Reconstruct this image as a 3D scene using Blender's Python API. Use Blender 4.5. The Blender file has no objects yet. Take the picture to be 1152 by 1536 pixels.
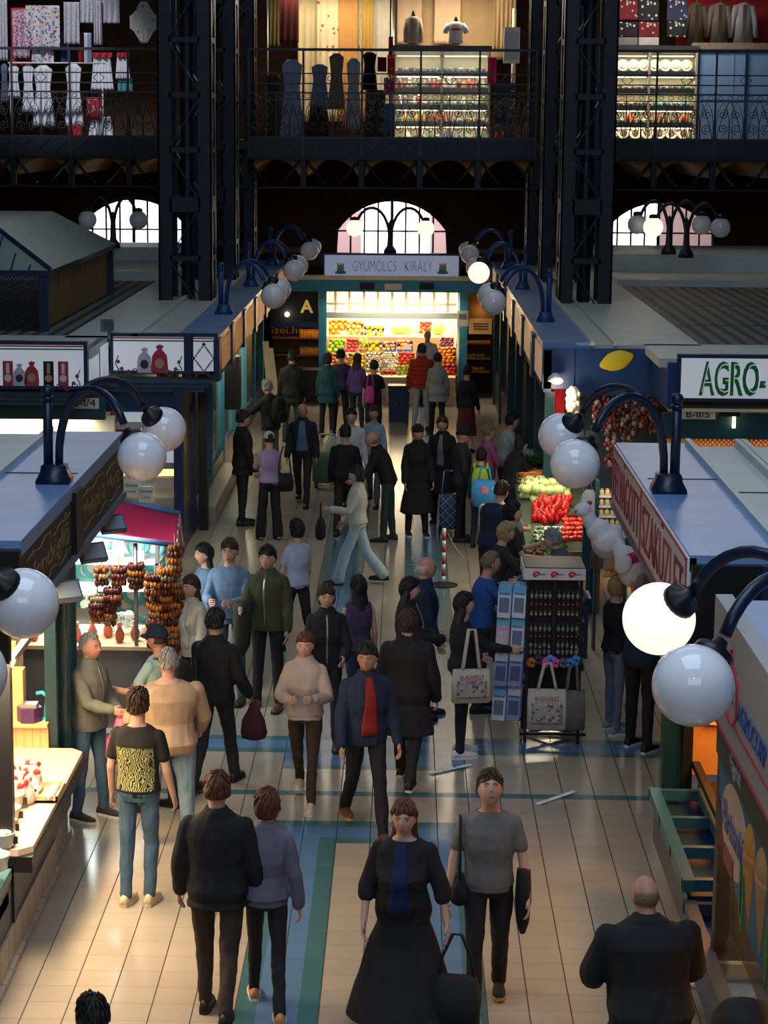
import bpy, bmesh, math, random
import numpy as np
from mathutils import Vector, Matrix, Euler, noise
random.seed(7)
R=math.radians; PI=math.pi
sc=bpy.context.scene; COL=sc.collection
def V(*a): return Vector(a)
# ------------------------------------------------------------------ camera
CF,CP,CYAW,CR,CCX,CCY,CH=3236.64,0.17665,0.032206,0.0056713,502.405,768.,6.2
_cp,_sp,_cy,_sy=math.cos(CP),math.sin(CP),math.cos(CYAW),math.sin(CYAW)
FW=V(-_sy*_cp,_cy*_cp,-_sp); RT0=V(_cy,_sy,0); UP0=RT0.cross(FW)
RT=math.cos(CR)*RT0+math.sin(CR)*UP0; UP=-math.sin(CR)*RT0+math.cos(CR)*UP0
cam=bpy.data.cameras.new('camera'); camo=bpy.data.objects.new('camera',cam); COL.objects.link(camo)
m=Matrix((RT,UP,-FW)).transposed().to_4x4(); m.translation=V(0,0,CH); camo.matrix_world=m
cam.sensor_fit='HORIZONTAL'; cam.sensor_width=36; cam.lens=CF/1152*36
cam.shift_x=(576-CCX)/1152; cam.clip_end=200
sc.camera=camo
# a photo point taken to its real place: at a height, at a depth, or on a side plane
def _ray(x,y): return FW+RT*((x-CCX)/CF)-UP*((y-CCY)/CF)
def at_h(x,y,h=0):
    d=_ray(x,y); return V(0,0,CH)+d*((h-CH)/d.z)
def at_d(x,y,Y):
    d=_ray(x,y); return V(0,0,CH)+d*(Y/d.y)
def at_x(x,y,X):
    d=_ray(x,y); return V(0,0,CH)+d*(X/d.x)
# ------------------------------------------------------------------ materials
MATS={}
def mat(name,col,rough=.5,metal=0,var=.12,vs=6,bump=0,bs=40,emit=None,es=1,spec=.5,alpha=1,trans=0,coat=0,sheen=0,ior=1.45):
    if name in MATS: return MATS[name]
    M=bpy.data.materials.new(name); M.use_nodes=True; nt=M.node_tree; b=nt.nodes['Principled BSDF']
    c=(*col,1); b.inputs['Roughness'].default_value=rough; b.inputs['Metallic'].default_value=metal
    b.inputs['Specular IOR Level'].default_value=spec; b.inputs['Alpha'].default_value=alpha
    b.inputs['Transmission Weight'].default_value=trans; b.inputs['IOR'].default_value=ior
    b.inputs['Coat Weight'].default_value=coat; b.inputs['Sheen Weight'].default_value=sheen
    tc=nt.nodes.new('ShaderNodeTexCoord')
    n=nt.nodes.new('ShaderNodeTexNoise'); n.inputs['Scale'].default_value=vs; n.inputs['Detail'].default_value=4
    nt.links.new(tc.outputs['Object'],n.inputs['Vector'])
    mx=nt.nodes.new('ShaderNodeMix'); mx.data_type='RGBA'
    mx.inputs[6].default_value=tuple(max(0,v*(1-var)) for v in col)+(1,)
    mx.inputs[7].default_value=tuple(min(1,v*(1+var)) for v in col)+(1,)
    nt.links.new(n.outputs['Fac'],mx.inputs[0]); nt.links.new(mx.outputs[2],b.inputs['Base Color'])
    if bump:
        n2=nt.nodes.new('ShaderNodeTexNoise'); n2.inputs['Scale'].default_value=bs; n2.inputs['Detail'].default_value=5
        nt.links.new(tc.outputs['Object'],n2.inputs['Vector'])
        bp=nt.nodes.new('ShaderNodeBump'); bp.inputs['Strength'].default_value=bump; bp.inputs['Distance'].default_value=.02
        nt.links.new(n2.outputs['Fac'],bp.inputs['Height']); nt.links.new(bp.outputs['Normal'],b.inputs['Normal'])
    if emit:
        b.inputs['Emission Color'].default_value=(*emit,1); b.inputs['Emission Strength'].default_value=es
    M.diffuse_color=c; MATS[name]=M; return M
def nodes(M): return M.node_tree, M.node_tree.nodes['Principled BSDF']
def mathn(nt,op,a,b=None,clamp=False):
    n=nt.nodes.new('ShaderNodeMath'); n.operation=op; n.use_clamp=clamp
    for i,v in enumerate((a,b)):
        if v is None: continue
        if isinstance(v,(int,float)): n.inputs[i].default_value=v
        else: nt.links.new(v,n.inputs[i])
    return n.outputs[0]
def mixn(nt,f,a,b):
    n=nt.nodes.new('ShaderNodeMix'); n.data_type='RGBA'
    for i,v in ((0,f),(6,a),(7,b)):
        if isinstance(v,tuple): n.inputs[i].default_value=(*v,1)
        elif isinstance(v,(int,float)): n.inputs[i].default_value=v
        else: nt.links.new(v,n.inputs[i])
    return n.outputs[2]
def base_link(M): return M.node_tree.nodes['Principled BSDF'].inputs['Base Color'].links[0].from_socket
def tilemat(name,col,rough,grout,gx=.2996,gy=.2996,ox=-2.664,oy=17.56,wx=.010,wy=.006,axes=('X','Y')):
    M=mat(name,col,rough,var=.10,vs=3); nt,b=nodes(M)
    g=nt.nodes.new('ShaderNodeNewGeometry'); s=nt.nodes.new('ShaderNodeSeparateXYZ'); nt.links.new(g.outputs['Position'],s.inputs[0])
    fx=mathn(nt,'FRACT',mathn(nt,'DIVIDE',mathn(nt,'SUBTRACT',s.outputs[axes[0]],ox-20*gx),gx))
    fy=mathn(nt,'FRACT',mathn(nt,'DIVIDE',mathn(nt,'SUBTRACT',s.outputs[axes[1]],oy-80*gy),gy))
    lx=mathn(nt,'LESS_THAN',fx,wx/gx); ly=mathn(nt,'LESS_THAN',fy,wy/gy)
    k=mathn(nt,'MAXIMUM',lx,mathn(nt,'MULTIPLY',ly,.75))
    # each tile its own faint tint
    cx=mathn(nt,'FLOOR',mathn(nt,'DIVIDE',mathn(nt,'SUBTRACT',s.outputs[axes[0]],ox-20*gx),gx))
    cy=mathn(nt,'FLOOR',mathn(nt,'DIVIDE',mathn(nt,'SUBTRACT',s.outputs[axes[1]],oy-80*gy),gy))
    cmb=nt.nodes.new('ShaderNodeCombineXYZ'); nt.links.new(cx,cmb.inputs[0]); nt.links.new(cy,cmb.inputs[1])
    wn=nt.nodes.new('ShaderNodeTexWhiteNoise'); nt.links.new(cmb.outputs[0],wn.inputs['Vector'])
    old=base_link(M); tint=mixn(nt,mathn(nt,'MULTIPLY',wn.outputs['Value'],.25),old,tuple(v*.7 for v in col))
    out=mixn(nt,k,tint,grout); nt.links.new(out,b.inputs['Base Color'])
    rr=mathn(nt,'ADD',mathn(nt,'MULTIPLY',k,.5),rough); nt.links.new(rr,b.inputs['Roughness'])
    return M
def stripes(name,c1,c2,scale,axis='X',duty=.5,rough=.6,bump=0):
    M=mat(name,c1,rough,var=.08); nt,b=nodes(M); tc=nt.nodes['Texture Coordinate']
    s=nt.nodes.new('ShaderNodeSeparateXYZ'); nt.links.new(tc.outputs['Object'],s.inputs[0])
    f=mathn(nt,'FRACT',mathn(nt,'ADD',mathn(nt,'MULTIPLY',s.outputs[axis],scale),100))
    k=mathn(nt,'GREATER_THAN',f,duty); nt.links.new(mixn(nt,k,base_link(M),c2),b.inputs['Base Color'])
    return M
def spots(name,c1,cols,scale,thr=.35,rough=.8):
    """cloth with scattered motifs: voronoi dots in several colours"""
    M=mat(name,c1,rough,var=.06,vs=20); nt,b=nodes(M); tc=nt.nodes['Texture Coordinate']
    v=nt.nodes.new('ShaderNodeTexVoronoi'); v.inputs['Scale'].default_value=scale; nt.links.new(tc.outputs['Object'],v.inputs['Vector'])
    k=mathn(nt,'LESS_THAN',v.outputs['Distance'],thr)
    wn=nt.nodes.new('ShaderNodeTexWhiteNoise'); nt.links.new(v.outputs['Position'],wn.inputs['Vector'])
    r=nt.nodes.new('ShaderNodeValToRGB'); r.color_ramp.interpolation='CONSTANT'
    e=r.color_ramp.elements
    for i,c in enumerate(cols):
        x=e[i] if i<2 else e.new(i/len(cols)); x.position=i/len(cols); x.color=(*c,1)
    nt.links.new(wn.outputs['Value'],r.inputs[0])
    nt.links.new(mixn(nt,k,base_link(M),r.outputs[0]),b.inputs['Base Color']); return M
def checks(name,c1,c2,c3,scale,rough=.7):
    M=mat(name,c1,rough,var=.1); nt,b=nodes(M); tc=nt.nodes['Texture Coordinate']
    s=nt.nodes.new('ShaderNodeSeparateXYZ'); nt.links.new(tc.outputs['Object'],s.inputs[0])
    u=mathn(nt,'ADD',s.outputs['X'],s.outputs['Z']); w=mathn(nt,'SUBTRACT',s.outputs['X'],s.outputs['Z'])
    fu=mathn(nt,'FRACT',mathn(nt,'MULTIPLY',mathn(nt,'ADD',u,10),scale)); fw=mathn(nt,'FRACT',mathn(nt,'MULTIPLY',mathn(nt,'ADD',w,10),scale))
    a=mixn(nt,mathn(nt,'LESS_THAN',fu,.3),base_link(M),c2); a=mixn(nt,mathn(nt,'LESS_THAN',fw,.3),a,c2)
    a=mixn(nt,mathn(nt,'LESS_THAN',mathn(nt,'ABSOLUTE',mathn(nt,'SUBTRACT',fu,.6)),.05),a,c3)
    a=mixn(nt,mathn(nt,'LESS_THAN',mathn(nt,'ABSOLUTE',mathn(nt,'SUBTRACT',fw,.6)),.05),a,c3)
    nt.links.new(a,b.inputs['Base Color']); return M
def meshmat(name,col,scale=40,rough=.5,duty=.3):
    """woven wire: diagonal strands, holes see-through"""
    M=mat(name,col,rough,metal=.3); nt,b=nodes(M); tc=nt.nodes['Texture Coordinate']
    s=nt.nodes.new('ShaderNodeSeparateXYZ'); nt.links.new(tc.outputs['Object'],s.inputs[0])
    h=mathn(nt,'ADD',s.outputs['X'],s.outputs['Y'])
    u=mathn(nt,'ADD',h,s.outputs['Z']); w=mathn(nt,'SUBTRACT',h,s.outputs['Z'])
    fu=mathn(nt,'FRACT',mathn(nt,'MULTIPLY',mathn(nt,'ADD',u,100),scale)); fw=mathn(nt,'FRACT',mathn(nt,'MULTIPLY',mathn(nt,'ADD',w,100),scale))
    k=mathn(nt,'MAXIMUM',mathn(nt,'LESS_THAN',fu,duty),mathn(nt,'LESS_THAN',fw,duty)); nt.links.new(k,b.inputs['Alpha']); return M
# ------------------------------------------------------------------ mesh builder
class MB:
    def __init__(s): s.v=[]; s.f=[]; s.m=[]; s.sm=[]
    def add(s,vs,fs,mi=0,smooth=False):
        o=len(s.v); s.v+= [tuple(p) for p in vs]
        for f in fs: s.f.append(tuple(i+o for i in f)); s.m.append(mi); s.sm.append(smooth)
        return s
    def box(s,c,d,rz=0,mi=0,rx=0,ry=0,taper=1):
        M=Matrix.Translation(V(*c))@Euler((rx,ry,rz)).to_matrix().to_4x4()
        x,y,z=d[0]/2,d[1]/2,d[2]/2
        vs=[M@V(a*x*(taper if e>0 else 1),b*y*(taper if e>0 else 1),e*z) for e in(-1,1) for a,b in((-1,-1),(1,-1),(1,1),(-1,1))]
        return s.add(vs,[(3,2,1,0),(4,5,6,7),(0,1,5,4),(1,2,6,5),(2,3,7,6),(3,0,4,7)],mi)
    def b2(s,lo,hi,mi=0): return s.box([(a+b)/2 for a,b in zip(lo,hi)],[abs(b-a) for a,b in zip(lo,hi)],mi=mi)
    def poly(s,pts,mi=0): return s.add(pts,[tuple(range(len(pts)))],mi)
    def prism(s,pts,off,mi=0):
        """polygon (3d points) swept by vector off"""
        n=len(pts); off=V(*off); vs=[V(*p) for p in pts]+[V(*p)+off for p in pts]
        return s.add(vs,[tuple(range(n))[::-1],tuple(range(n,2*n))]+[(i,(i+1)%n,n+(i+1)%n,n+i) for i in range(n)],mi)
    def bar(s,a,b,w,h=None,mi=0,up=(0,0,1)):
        a,b=V(*a),V(*b); h=h or w; d=(b-a); L=d.length
        if L<1e-6: return s
        d/=L; u=V(*up)
        if abs(d.dot(u))>.98: u=V(0,1,0)
        x=d.cross(u).normalized(); z=x.cross(d)
        vs=[p+x*(i*w/2)+z*(j*h/2) for p in(a,b) for i,j in((-1,-1),(1,-1),(1,1),(-1,1))]
        return s.add(vs,[(3,2,1,0),(4,5,6,7),(0,1,5,4),(1,2,6,5),(2,3,7,6),(3,0,4,7)],mi)
    def tube(s,pts,r,n=8,mi=0,closed=False,flat=1,cap=True):
        pts=[V(*p) for p in pts]; k=len(pts); rs=r if isinstance(r,(list,tuple)) else [r]*k
        vs=[];pu=None
        for i,p in enumerate(pts):
            a=pts[i-1] if (i or closed) else p; b=pts[(i+1)%k] if (i<k-1 or closed) else p
            t=(b-a); t=t.normalized() if t.length>1e-9 else V(0,0,1)
            if pu is None:
                pu=V(0,0,1) if abs(t.z)<.9 else V(0,1,0)
            x=t.cross(pu)
            if x.length<1e-5: x=t.orthogonal()
            x.normalize(); u=x.cross(t); pu=u
            for j in range(n):
                q=2*PI*j/n; vs.append(p+(x*math.cos(q)+u*math.sin(q)*flat)*rs[i])
        fs=[(i*n+j,i*n+(j+1)%n,((i+1)%k)*n+(j+1)%n,((i+1)%k)*n+j) for i in range(k if closed else k-1) for j in range(n)]
        if cap and not closed: fs+=[tuple(range(n))[::-1],tuple(range((k-1)*n,k*n))]
        return s.add(vs,fs,mi,True)
    def lathe(s,prof,n=20,o=(0,0,0),M=None,mi=0,sx=1,sy=1):
        M=M or Matrix.Identity(4); o=V(*o); vs=[]
        for r,z in prof:
            for j in range(n):
                q=2*PI*j/n; vs.append(o+(M@V(r*sx*math.cos(q),r*sy*math.sin(q),z)))
        k=len(prof); fs=[(i*n+j,i*n+(j+1)%n,(i+1)*n+(j+1)%n,(i+1)*n+j) for i in range(k-1) for j in range(n)]
        if prof[0][0]>1e-6: fs.append(tuple(range(n))[::-1])
        if prof[-1][0]>1e-6: fs.append(tuple(range((k-1)*n,k*n)))
        return s.add(vs,fs,mi,True)
    def ball(s,c,r,nu=16,nv=10,mi=0,fn=None,M=None):
        r=(r,r,r) if isinstance(r,(int,float)) else r; c=V(*c); vs=[]
        for i in range(nv+1):
            t=PI*i/nv
            for j in range(nu):
                q=2*PI*j/nu; d=V(math.sin(t)*math.cos(q),math.sin(t)*math.sin(q),math.cos(t))
                k=fn(d) if fn else 1
                p=V(d.x*r[0],d.y*r[1],d.z*r[2])*k
                if M: p=M@p
                vs.append(c+p)
        fs=[(i*nu+j,(i+1)*nu+j,(i+1)*nu+(j+1)%nu,i*nu+(j+1)%nu) for i in range(nv) for j in range(nu)]
        return s.add(vs,fs,mi,True)
    def loft(s,rings,mi=0,cap=True,closed=True,smooth=True):
        n=len(rings[0]); vs=[p for r in rings for p in r]; k=len(rings)
        fs=[(i*n+j,i*n+(j+1)%n,(i+1)*n+(j+1)%n,(i+1)*n+j) for i in range(k-1) for j in range(n if closed else n-1)]
        if cap and closed: fs+=[tuple(range(n))[::-1],tuple(range((k-1)*n,k*n))]
        return s.add(vs,fs,mi,smooth)
    def sheet(s,fn,nu,nv,th=.004,mi=0):
        """cloth sheet of real thickness, fn(u,v)->point"""
        P=[[V(*fn(i/nu,j/nv)) for i in range(nu+1)] for j in range(nv+1)]
        vs=[];W=nu+1
        for side in(0,1):
            for j in range(nv+1):
                for i in range(nu+1):
                    du=P[j][min(i+1,nu)]-P[j][max(i-1,0)]; dv=P[min(j+1,nv)][i]-P[max(j-1,0)][i]
                    nn=du.cross(dv); nn=nn.normalized() if nn.length>1e-9 else V(0,0,1)
                    vs.append(P[j][i]+nn*(th/2 if side else -th/2))
        N=W*(nv+1); fs=[]
        for j in range(nv):
            for i in range(nu):
                a=j*W+i; fs.append((a,a+W,a+W+1,a+1)); fs.append((N+a,N+a+1,N+a+W+1,N+a+W))
        ed=[i for i in range(nu)]
        for i in range(nu):
            a=i; fs.append((a,a+1,N+a+1,N+a)); a=nv*W+i; fs.append((a+1,a,N+a,N+a+1))
        for j in range(nv):
            a=j*W; fs.append((a+W,a,N+a,N+a+W)); a=j*W+nu; fs.append((a,a+W,N+a+W,N+a))
        return s.add(vs,fs,mi,True)
    def mesh(s,name,mats):
        me=bpy.data.meshes.new(name); me.from_pydata(s.v,[],s.f); 
        for mm in (mats if isinstance(mats,(list,tuple)) else [mats]): me.materials.append(mm)
        me.polygons.foreach_set('material_index',s.m); me.polygons.foreach_set('use_smooth',s.sm); me.update(); return me
    def build(s,name,mats,parent=None,loc=None,rz=0,recalc=True):
        me=s.mesh(name,mats)
        if recalc:
            bm=bmesh.new(); bm.from_mesh(me); bmesh.ops.recalc_face_normals(bm,faces=bm.faces); bm.to_mesh(me); bm.free()
        return link(name,me,parent,loc,rz)
def link(name,me,parent=None,loc=None,rz=0):
    o=bpy.data.objects.new(name,me); COL.objects.link(o)
    if parent: o.parent=parent
    if loc is not None: o.location=loc
    o.rotation_euler=(0,0,rz) if isinstance(rz,(int,float)) else rz
    return o
def tag(o,label=None,cat=None,group=None,kind=None):
    if label: o['label']=label
    if cat: o['category']=cat
    if group: o['group']=group
    if kind: o['kind']=kind
    return o
def thing(name,label,cat,loc=(0,0,0),rz=0,group=None):
    o=bpy.data.objects.new(name,None); COL.objects.link(o); o.location=loc; o.rotation_euler=(0,0,rz); o.empty_display_size=.1
    return tag(o,label,cat,group)
def one(mb,name,mats,label,cat,loc=(0,0,0),rz=0,group=None):
    return tag(mb.build(name,mats,None,loc,rz),label,cat,group)
def struct(mb,name,mats,cat=None,label=None,loc=None,rz=0):
    o=mb.build(name,mats,None,loc,rz); return tag(o,label,cat,None,'structure')
KIDS={}
def dup(o,loc=None,rz=None,label=None,group=None,parent=None,scale=None):
    c=o.copy(); COL.objects.link(c)
    if parent: c.parent=parent
    if loc is not None: c.location=loc
    if rz is not None: c.rotation_euler=(0,0,rz) if isinstance(rz,(int,float)) else rz
    if label: c['label']=label
    if group: c['group']=group
    if scale: c.scale=(scale,)*3 if isinstance(scale,(int,float)) else scale
    for ch in list(o.children): dup(ch,parent=c)
    return c
SCR=bpy.data.scenes.new('scratch')
def text(s,size,mats,parent,name='lettering',loc=(0,0,0),rot=(PI/2,0,0),ext=.003,align='CENTER',sx=1,shear=0,space=1,offset=0,width=None):
    cu=bpy.data.curves.new('t','FONT'); cu.body=s; cu.size=size; cu.extrude=ext; cu.align_x=align; cu.align_y='CENTER'; cu.shear=shear; cu.space_character=space; cu.resolution_u=3; cu.offset=offset
    t=bpy.data.objects.new('t',cu); SCR.collection.objects.link(t)
    vl=SCR.view_layers[0]; vl.update(); me=bpy.data.meshes.new_from_object(t.evaluated_get(vl.depsgraph))
    bpy.data.objects.remove(t); bpy.data.curves.remove(cu)
    me.materials.clear(); me.materials.append(mats); me.name=name
    o=link(name,me,parent,loc,rot); 
    if width: xs=[v.co.x for v in me.vertices]; sx=width/(max(xs)-min(xs))
    o.scale=(sx,1,1); return o
def remesh(mb,voxel,smooth=2,name='m',mats=None,fold=0,fs=9,seed=0,puff=0):
    me=mb.mesh(name,mats or []); o=bpy.data.objects.new('tmp',me); SCR.collection.objects.link(o)
    md=o.modifiers.new('r','REMESH'); md.mode='VOXEL'; md.voxel_size=voxel; md.use_smooth_shade=True
    if smooth: sm=o.modifiers.new('s','SMOOTH'); sm.factor=.5; sm.iterations=smooth
    vl=SCR.view_layers[0]; vl.update(); r=bpy.data.meshes.new_from_object(o.evaluated_get(vl.depsgraph))
    bpy.data.objects.remove(o); bpy.data.meshes.remove(me)
    n=len(r.vertices); co=np.empty(n*3,'f'); r.vertices.foreach_get('co',co); co=co.reshape(-1,3)
    if fold or puff:
        no=np.empty(n*3,'f'); r.vertex_normals.foreach_get('vector',no); no=no.reshape(-1,3)
        if fold:
            am=np.array([noise.noise(V(p[0]*fs+seed,p[1]*fs,p[2]*fs*.55))+.5*noise.noise(V(p[0]*fs*2.3+seed,p[1]*fs*2.3,p[2]*fs*1.2)) for p in co.tolist()],'f')*fold
            co=co+no*am[:,None]
        if puff: co=co+no*(np.abs(np.sin(co[:,2]*PI/puff))*.020-.008)[:,None]
        r.vertices.foreach_set('co',co.ravel().astype('f'))
    r.polygons.foreach_set('use_smooth',[True]*len(r.polygons)); r.update()
    r.materials.clear()
    for mm in (mats if isinstance(mats,(list,tuple)) else [mats]): r.materials.append(mm)
    r.name=name; return r
def light(kind,name,loc,energy,col=(1,1,1),size=.2,size_y=None,rot=(0,0,0),spot=None,blend=.5):
    l=bpy.data.lights.new(name,kind); l.energy=energy; l.color=col
    if kind=='AREA':
        l.size=size
        if size_y: l.shape='RECTANGLE'; l.size_y=size_y
    elif kind in('POINT','SPOT'): l.shadow_soft_size=size
    if spot: l.spot_size=spot; l.spot_blend=blend
    o=bpy.data.objects.new(name,l); COL.objects.link(o); o.location=loc; o.rotation_euler=rot; return o
def aim(o,t):
    o.rotation_euler=(V(*t)-o.location).to_track_quat('-Z','Y').to_euler(); return o
# shared materials
NAVY=mat('navy_paint',(.014,.034,.095),.35,var=.2,vs=3,bump=.05)
NAVY2=mat('dark_navy_iron',(.007,.012,.026),.45,var=.3,vs=4,bump=.1)
ROOFBLUE=mat('blue_roof_sheet',(.20,.34,.62),.32,var=.25,vs=2.2,bump=.08,bs=8)
ROOFGREY=mat('pale_zinc_sheet',(.58,.64,.62),.42,var=.2,vs=2,bump=.08,bs=6)
TEAL=mat('teal_paint',(.012,.06,.08),.35,var=.2,vs=4)
TEALB=mat('bright_teal_paint',(.05,.30,.46),.4,var=.15)
BLACK=mat('black_paint',(.010,.010,.012),.4)
BLACKR=mat('black_rubber',(.012,.012,.013),.7)
WHITE=mat('white_enamel',(.78,.78,.78),.35,var=.05)
PAPER=mat('white_paper',(.75,.74,.70),.8,var=.04)
SIGNW=mat('white_sign_panel',(.72,.75,.80),.35,var=.04)
STEEL=mat('grey_steel',(.35,.36,.37),.35,metal=.8)
CHROME=mat('chrome',(.6,.6,.62),.18,metal=1)
WOOD=mat('pale_plywood',(.62,.42,.22),.5,var=.2,vs=8)
WOODD=mat('brown_wood',(.20,.10,.045),.5,var=.3,vs=6)
CRATE=mat('crate_wood',(.50,.32,.15),.7,var=.25,vs=9)
GLASS=mat('window_glass',(.9,.95,.95),.03,alpha=.16,spec=.8)
GOLD=mat('gold_lettering',(.55,.36,.10),.4,metal=.3)
RED=mat('red_paint',(.55,.03,.04),.4); REDD=mat('dark_red_lettering',(.33,.02,.03),.5)
GREEN=mat('green_lettering',(.01,.22,.05),.5); BLUEL=mat('blue_lettering',(.05,.10,.32),.5)
YELLOW=mat('yellow_paint',(.80,.62,.03),.45); ORANGE=mat('orange_paint',(.85,.32,.04),.45)

LNAVY=mat('lamp_black_blue',(.008,.018,.045),.35)
# ------------------------------------------------------------------ setting: floor
GROUT=(.035,.030,.026)
T_BEI=tilemat('beige_floor_tile',(.37,.32,.25),.18,GROUT); T_BLU=tilemat('blue_floor_tile',(.085,.18,.33),.22,(.02,.03,.04)); T_TEA=tilemat('teal_floor_tile',(.045,.14,.155),.22,(.02,.03,.03))
def floor():
    X=[-13,-1.16,-1.01,-.71,-.56,.03,.18,.48,.63,13]; Y=[3,18.16,18.31,18.61,18.77,19.52,19.66,20.37,20.5,20.92,21.07,21.37,21.52,54]
    def sel(x,y):
        inx=-1.16<x<.63
        te=any(a<x<b for a,b in((-1.16,-1.01),(-.71,-.56),(.03,.18),(.48,.63))); bl=any(a<x<b for a,b in((-1.01,-.71),(.18,.48)))
        if 20.92<y<21.52: return 1 if 21.07<y<21.37 else 2
        if 19.52<y<19.66: return 2
        if 20.5<y<20.92 and inx: return 1
        if 20.37<y<20.5 and inx: return 2
        if 18.61<y<18.77: return 2 if inx else 0
        if 18.31<y<18.61: return (2 if (x<-1.01 or x>.48) else 1) if inx else 0
        if 18.16<y<18.31: return (2 if te or -.71<x<.18 else 1) if inx else 0
        if y<18.16 or y>21.52: return 2 if te else 1 if bl else 0
        return 0
    mb=MB(); 
    for i in range(len(X)-1):
        for j in range(len(Y)-1):
            x0,x1,y0,y1=X[i],X[i+1],Y[j],Y[j+1]; o=len(mb.v)
            mb.add([(x0,y0,0),(x1,y0,0),(x1,y1,0),(x0,y1,0)],[(0,1,2,3)],sel((x0+x1)/2,(y0+y1)/2))
    mb.b2((-13,3,-.12),(13,54,-.01),0)
    return struct(mb,'floor',[T_BEI,T_BLU,T_TEA])
floor()
# ------------------------------------------------------------------ back wall with three lunette windows
BRICK=mat('dark_brown_brick',(.075,.035,.022),.8); 
def brickmat(name,c1,c2,mor,sc_):
    M=mat(name,c1,.85,var=.2); nt,b=nodes(M); tc=nt.nodes['Texture Coordinate']
    mp=nt.nodes.new('ShaderNodeMapping'); mp.inputs['Rotation'].default_value=(PI/2,0,0); nt.links.new(tc.outputs['Object'],mp.inputs[0])
    br=nt.nodes.new('ShaderNodeTexBrick'); br.inputs['Scale'].default_value=sc_; br.inputs['Color1'].default_value=(*c1,1); br.inputs['Color2'].default_value=(*c2,1); br.inputs['Mortar'].default_value=(*mor,1); br.inputs['Mortar Size'].default_value=.015
    br.inputs['Brick Width'].default_value=.5; br.inputs['Row Height'].default_value=.18
    nt.links.new(mp.outputs[0],br.inputs[0]); nt.links.new(br.outputs['Color'],b.inputs['Base Color']); return M
BRK=brickmat('brown_brick_wall',(.085,.040,.022),(.055,.026,.015),(.03,.018,.012),2.2)
PLASTER=mat('dark_red_plaster',(.075,.018,.012),.85,var=.3,vs=2); OCHRE=mat('ochre_plaster',(.30,.17,.06),.85,var=.2)
WY=54.0
WIN=[(at_d(505,381,WY).x,at_d(670,381,WY).x),(at_d(118,381,WY).x,at_d(283,381,WY).x),(at_d(905,381,WY).x,at_d(1069,381,WY).x)]
ZS,ZT=at_d(587,382,WY).z,at_d(587,300,WY).z
def arc_pts(x0,x1,zs,zr,zt,n=16):
    """flat sided lunette: verticals to zr then segmental arch to zt"""
    w=(x1-x0)/2; r_=zt-zr; Rr=(w*w+r_*r_)/(2*r_); cx=(x0+x1)/2; cz=zt-Rr; a=math.asin(w/Rr)
    return [(cx+Rr*math.sin(-a+2*a*i/n),cz+Rr*math.cos(-a+2*a*i/n)) for i in range(n+1)]
ZR=ZS+(ZT-ZS)*.45
def wall():
    mb=MB(); xs=sorted(WIN); edges=[-13]
    # strips between windows
    lo,hi=0,6.0; x=-13
    for a,b in xs:
        mb.b2((x,WY,lo),(a,WY+.4,9.6)); x=b
        mb.b2((a,WY,lo),(b,WY+.4,ZS))
        ar=arc_pts(a,b,ZS,ZR,ZT); n=len(ar)
        for i in range(n-1):
            p,q=ar[i],ar[i+1]
            mb.prism([(p[0],WY,p[1]),(q[0],WY,q[1]),(q[0],WY,9.6),(p[0],WY,9.6)],(0,.4,0))
    mb.b2((x,WY,lo),(13,WY+.4,9.6))
    struct(mb,'wall_back',BRK)
    # plaster fields and ochre band between windows
    for k,(x0,x1) in enumerate(((WIN[1][1]+.35,WIN[0][0]-.55),(WIN[0][1]+.55,WIN[2][0]-.35),(WIN[2][1]+.55,12.9),(-12.9,WIN[1][0]-.55))):
        mb=MB(); mb.b2((x0,WY-.03,ZR),(x1,WY,5.0)); mb.b2((x0,WY-.035,ZS-.02),(x1,WY,ZS+.16),1); struct(mb,'trim_%d'%(k+1),[PLASTER,OCHRE])
wall()
SKYE=mat('overcast_daylight',(.9,.9,.9),.9,emit=(1,.99,.97),es=4.2)
FACADE=mat('pale_pink_facade',(.62,.40,.42),.9,var=.08); FACW=mat('white_stucco_trim',(.80,.76,.72),.9)
IRONK=mat('black_window_iron',(.012,.013,.016),.5)
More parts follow.
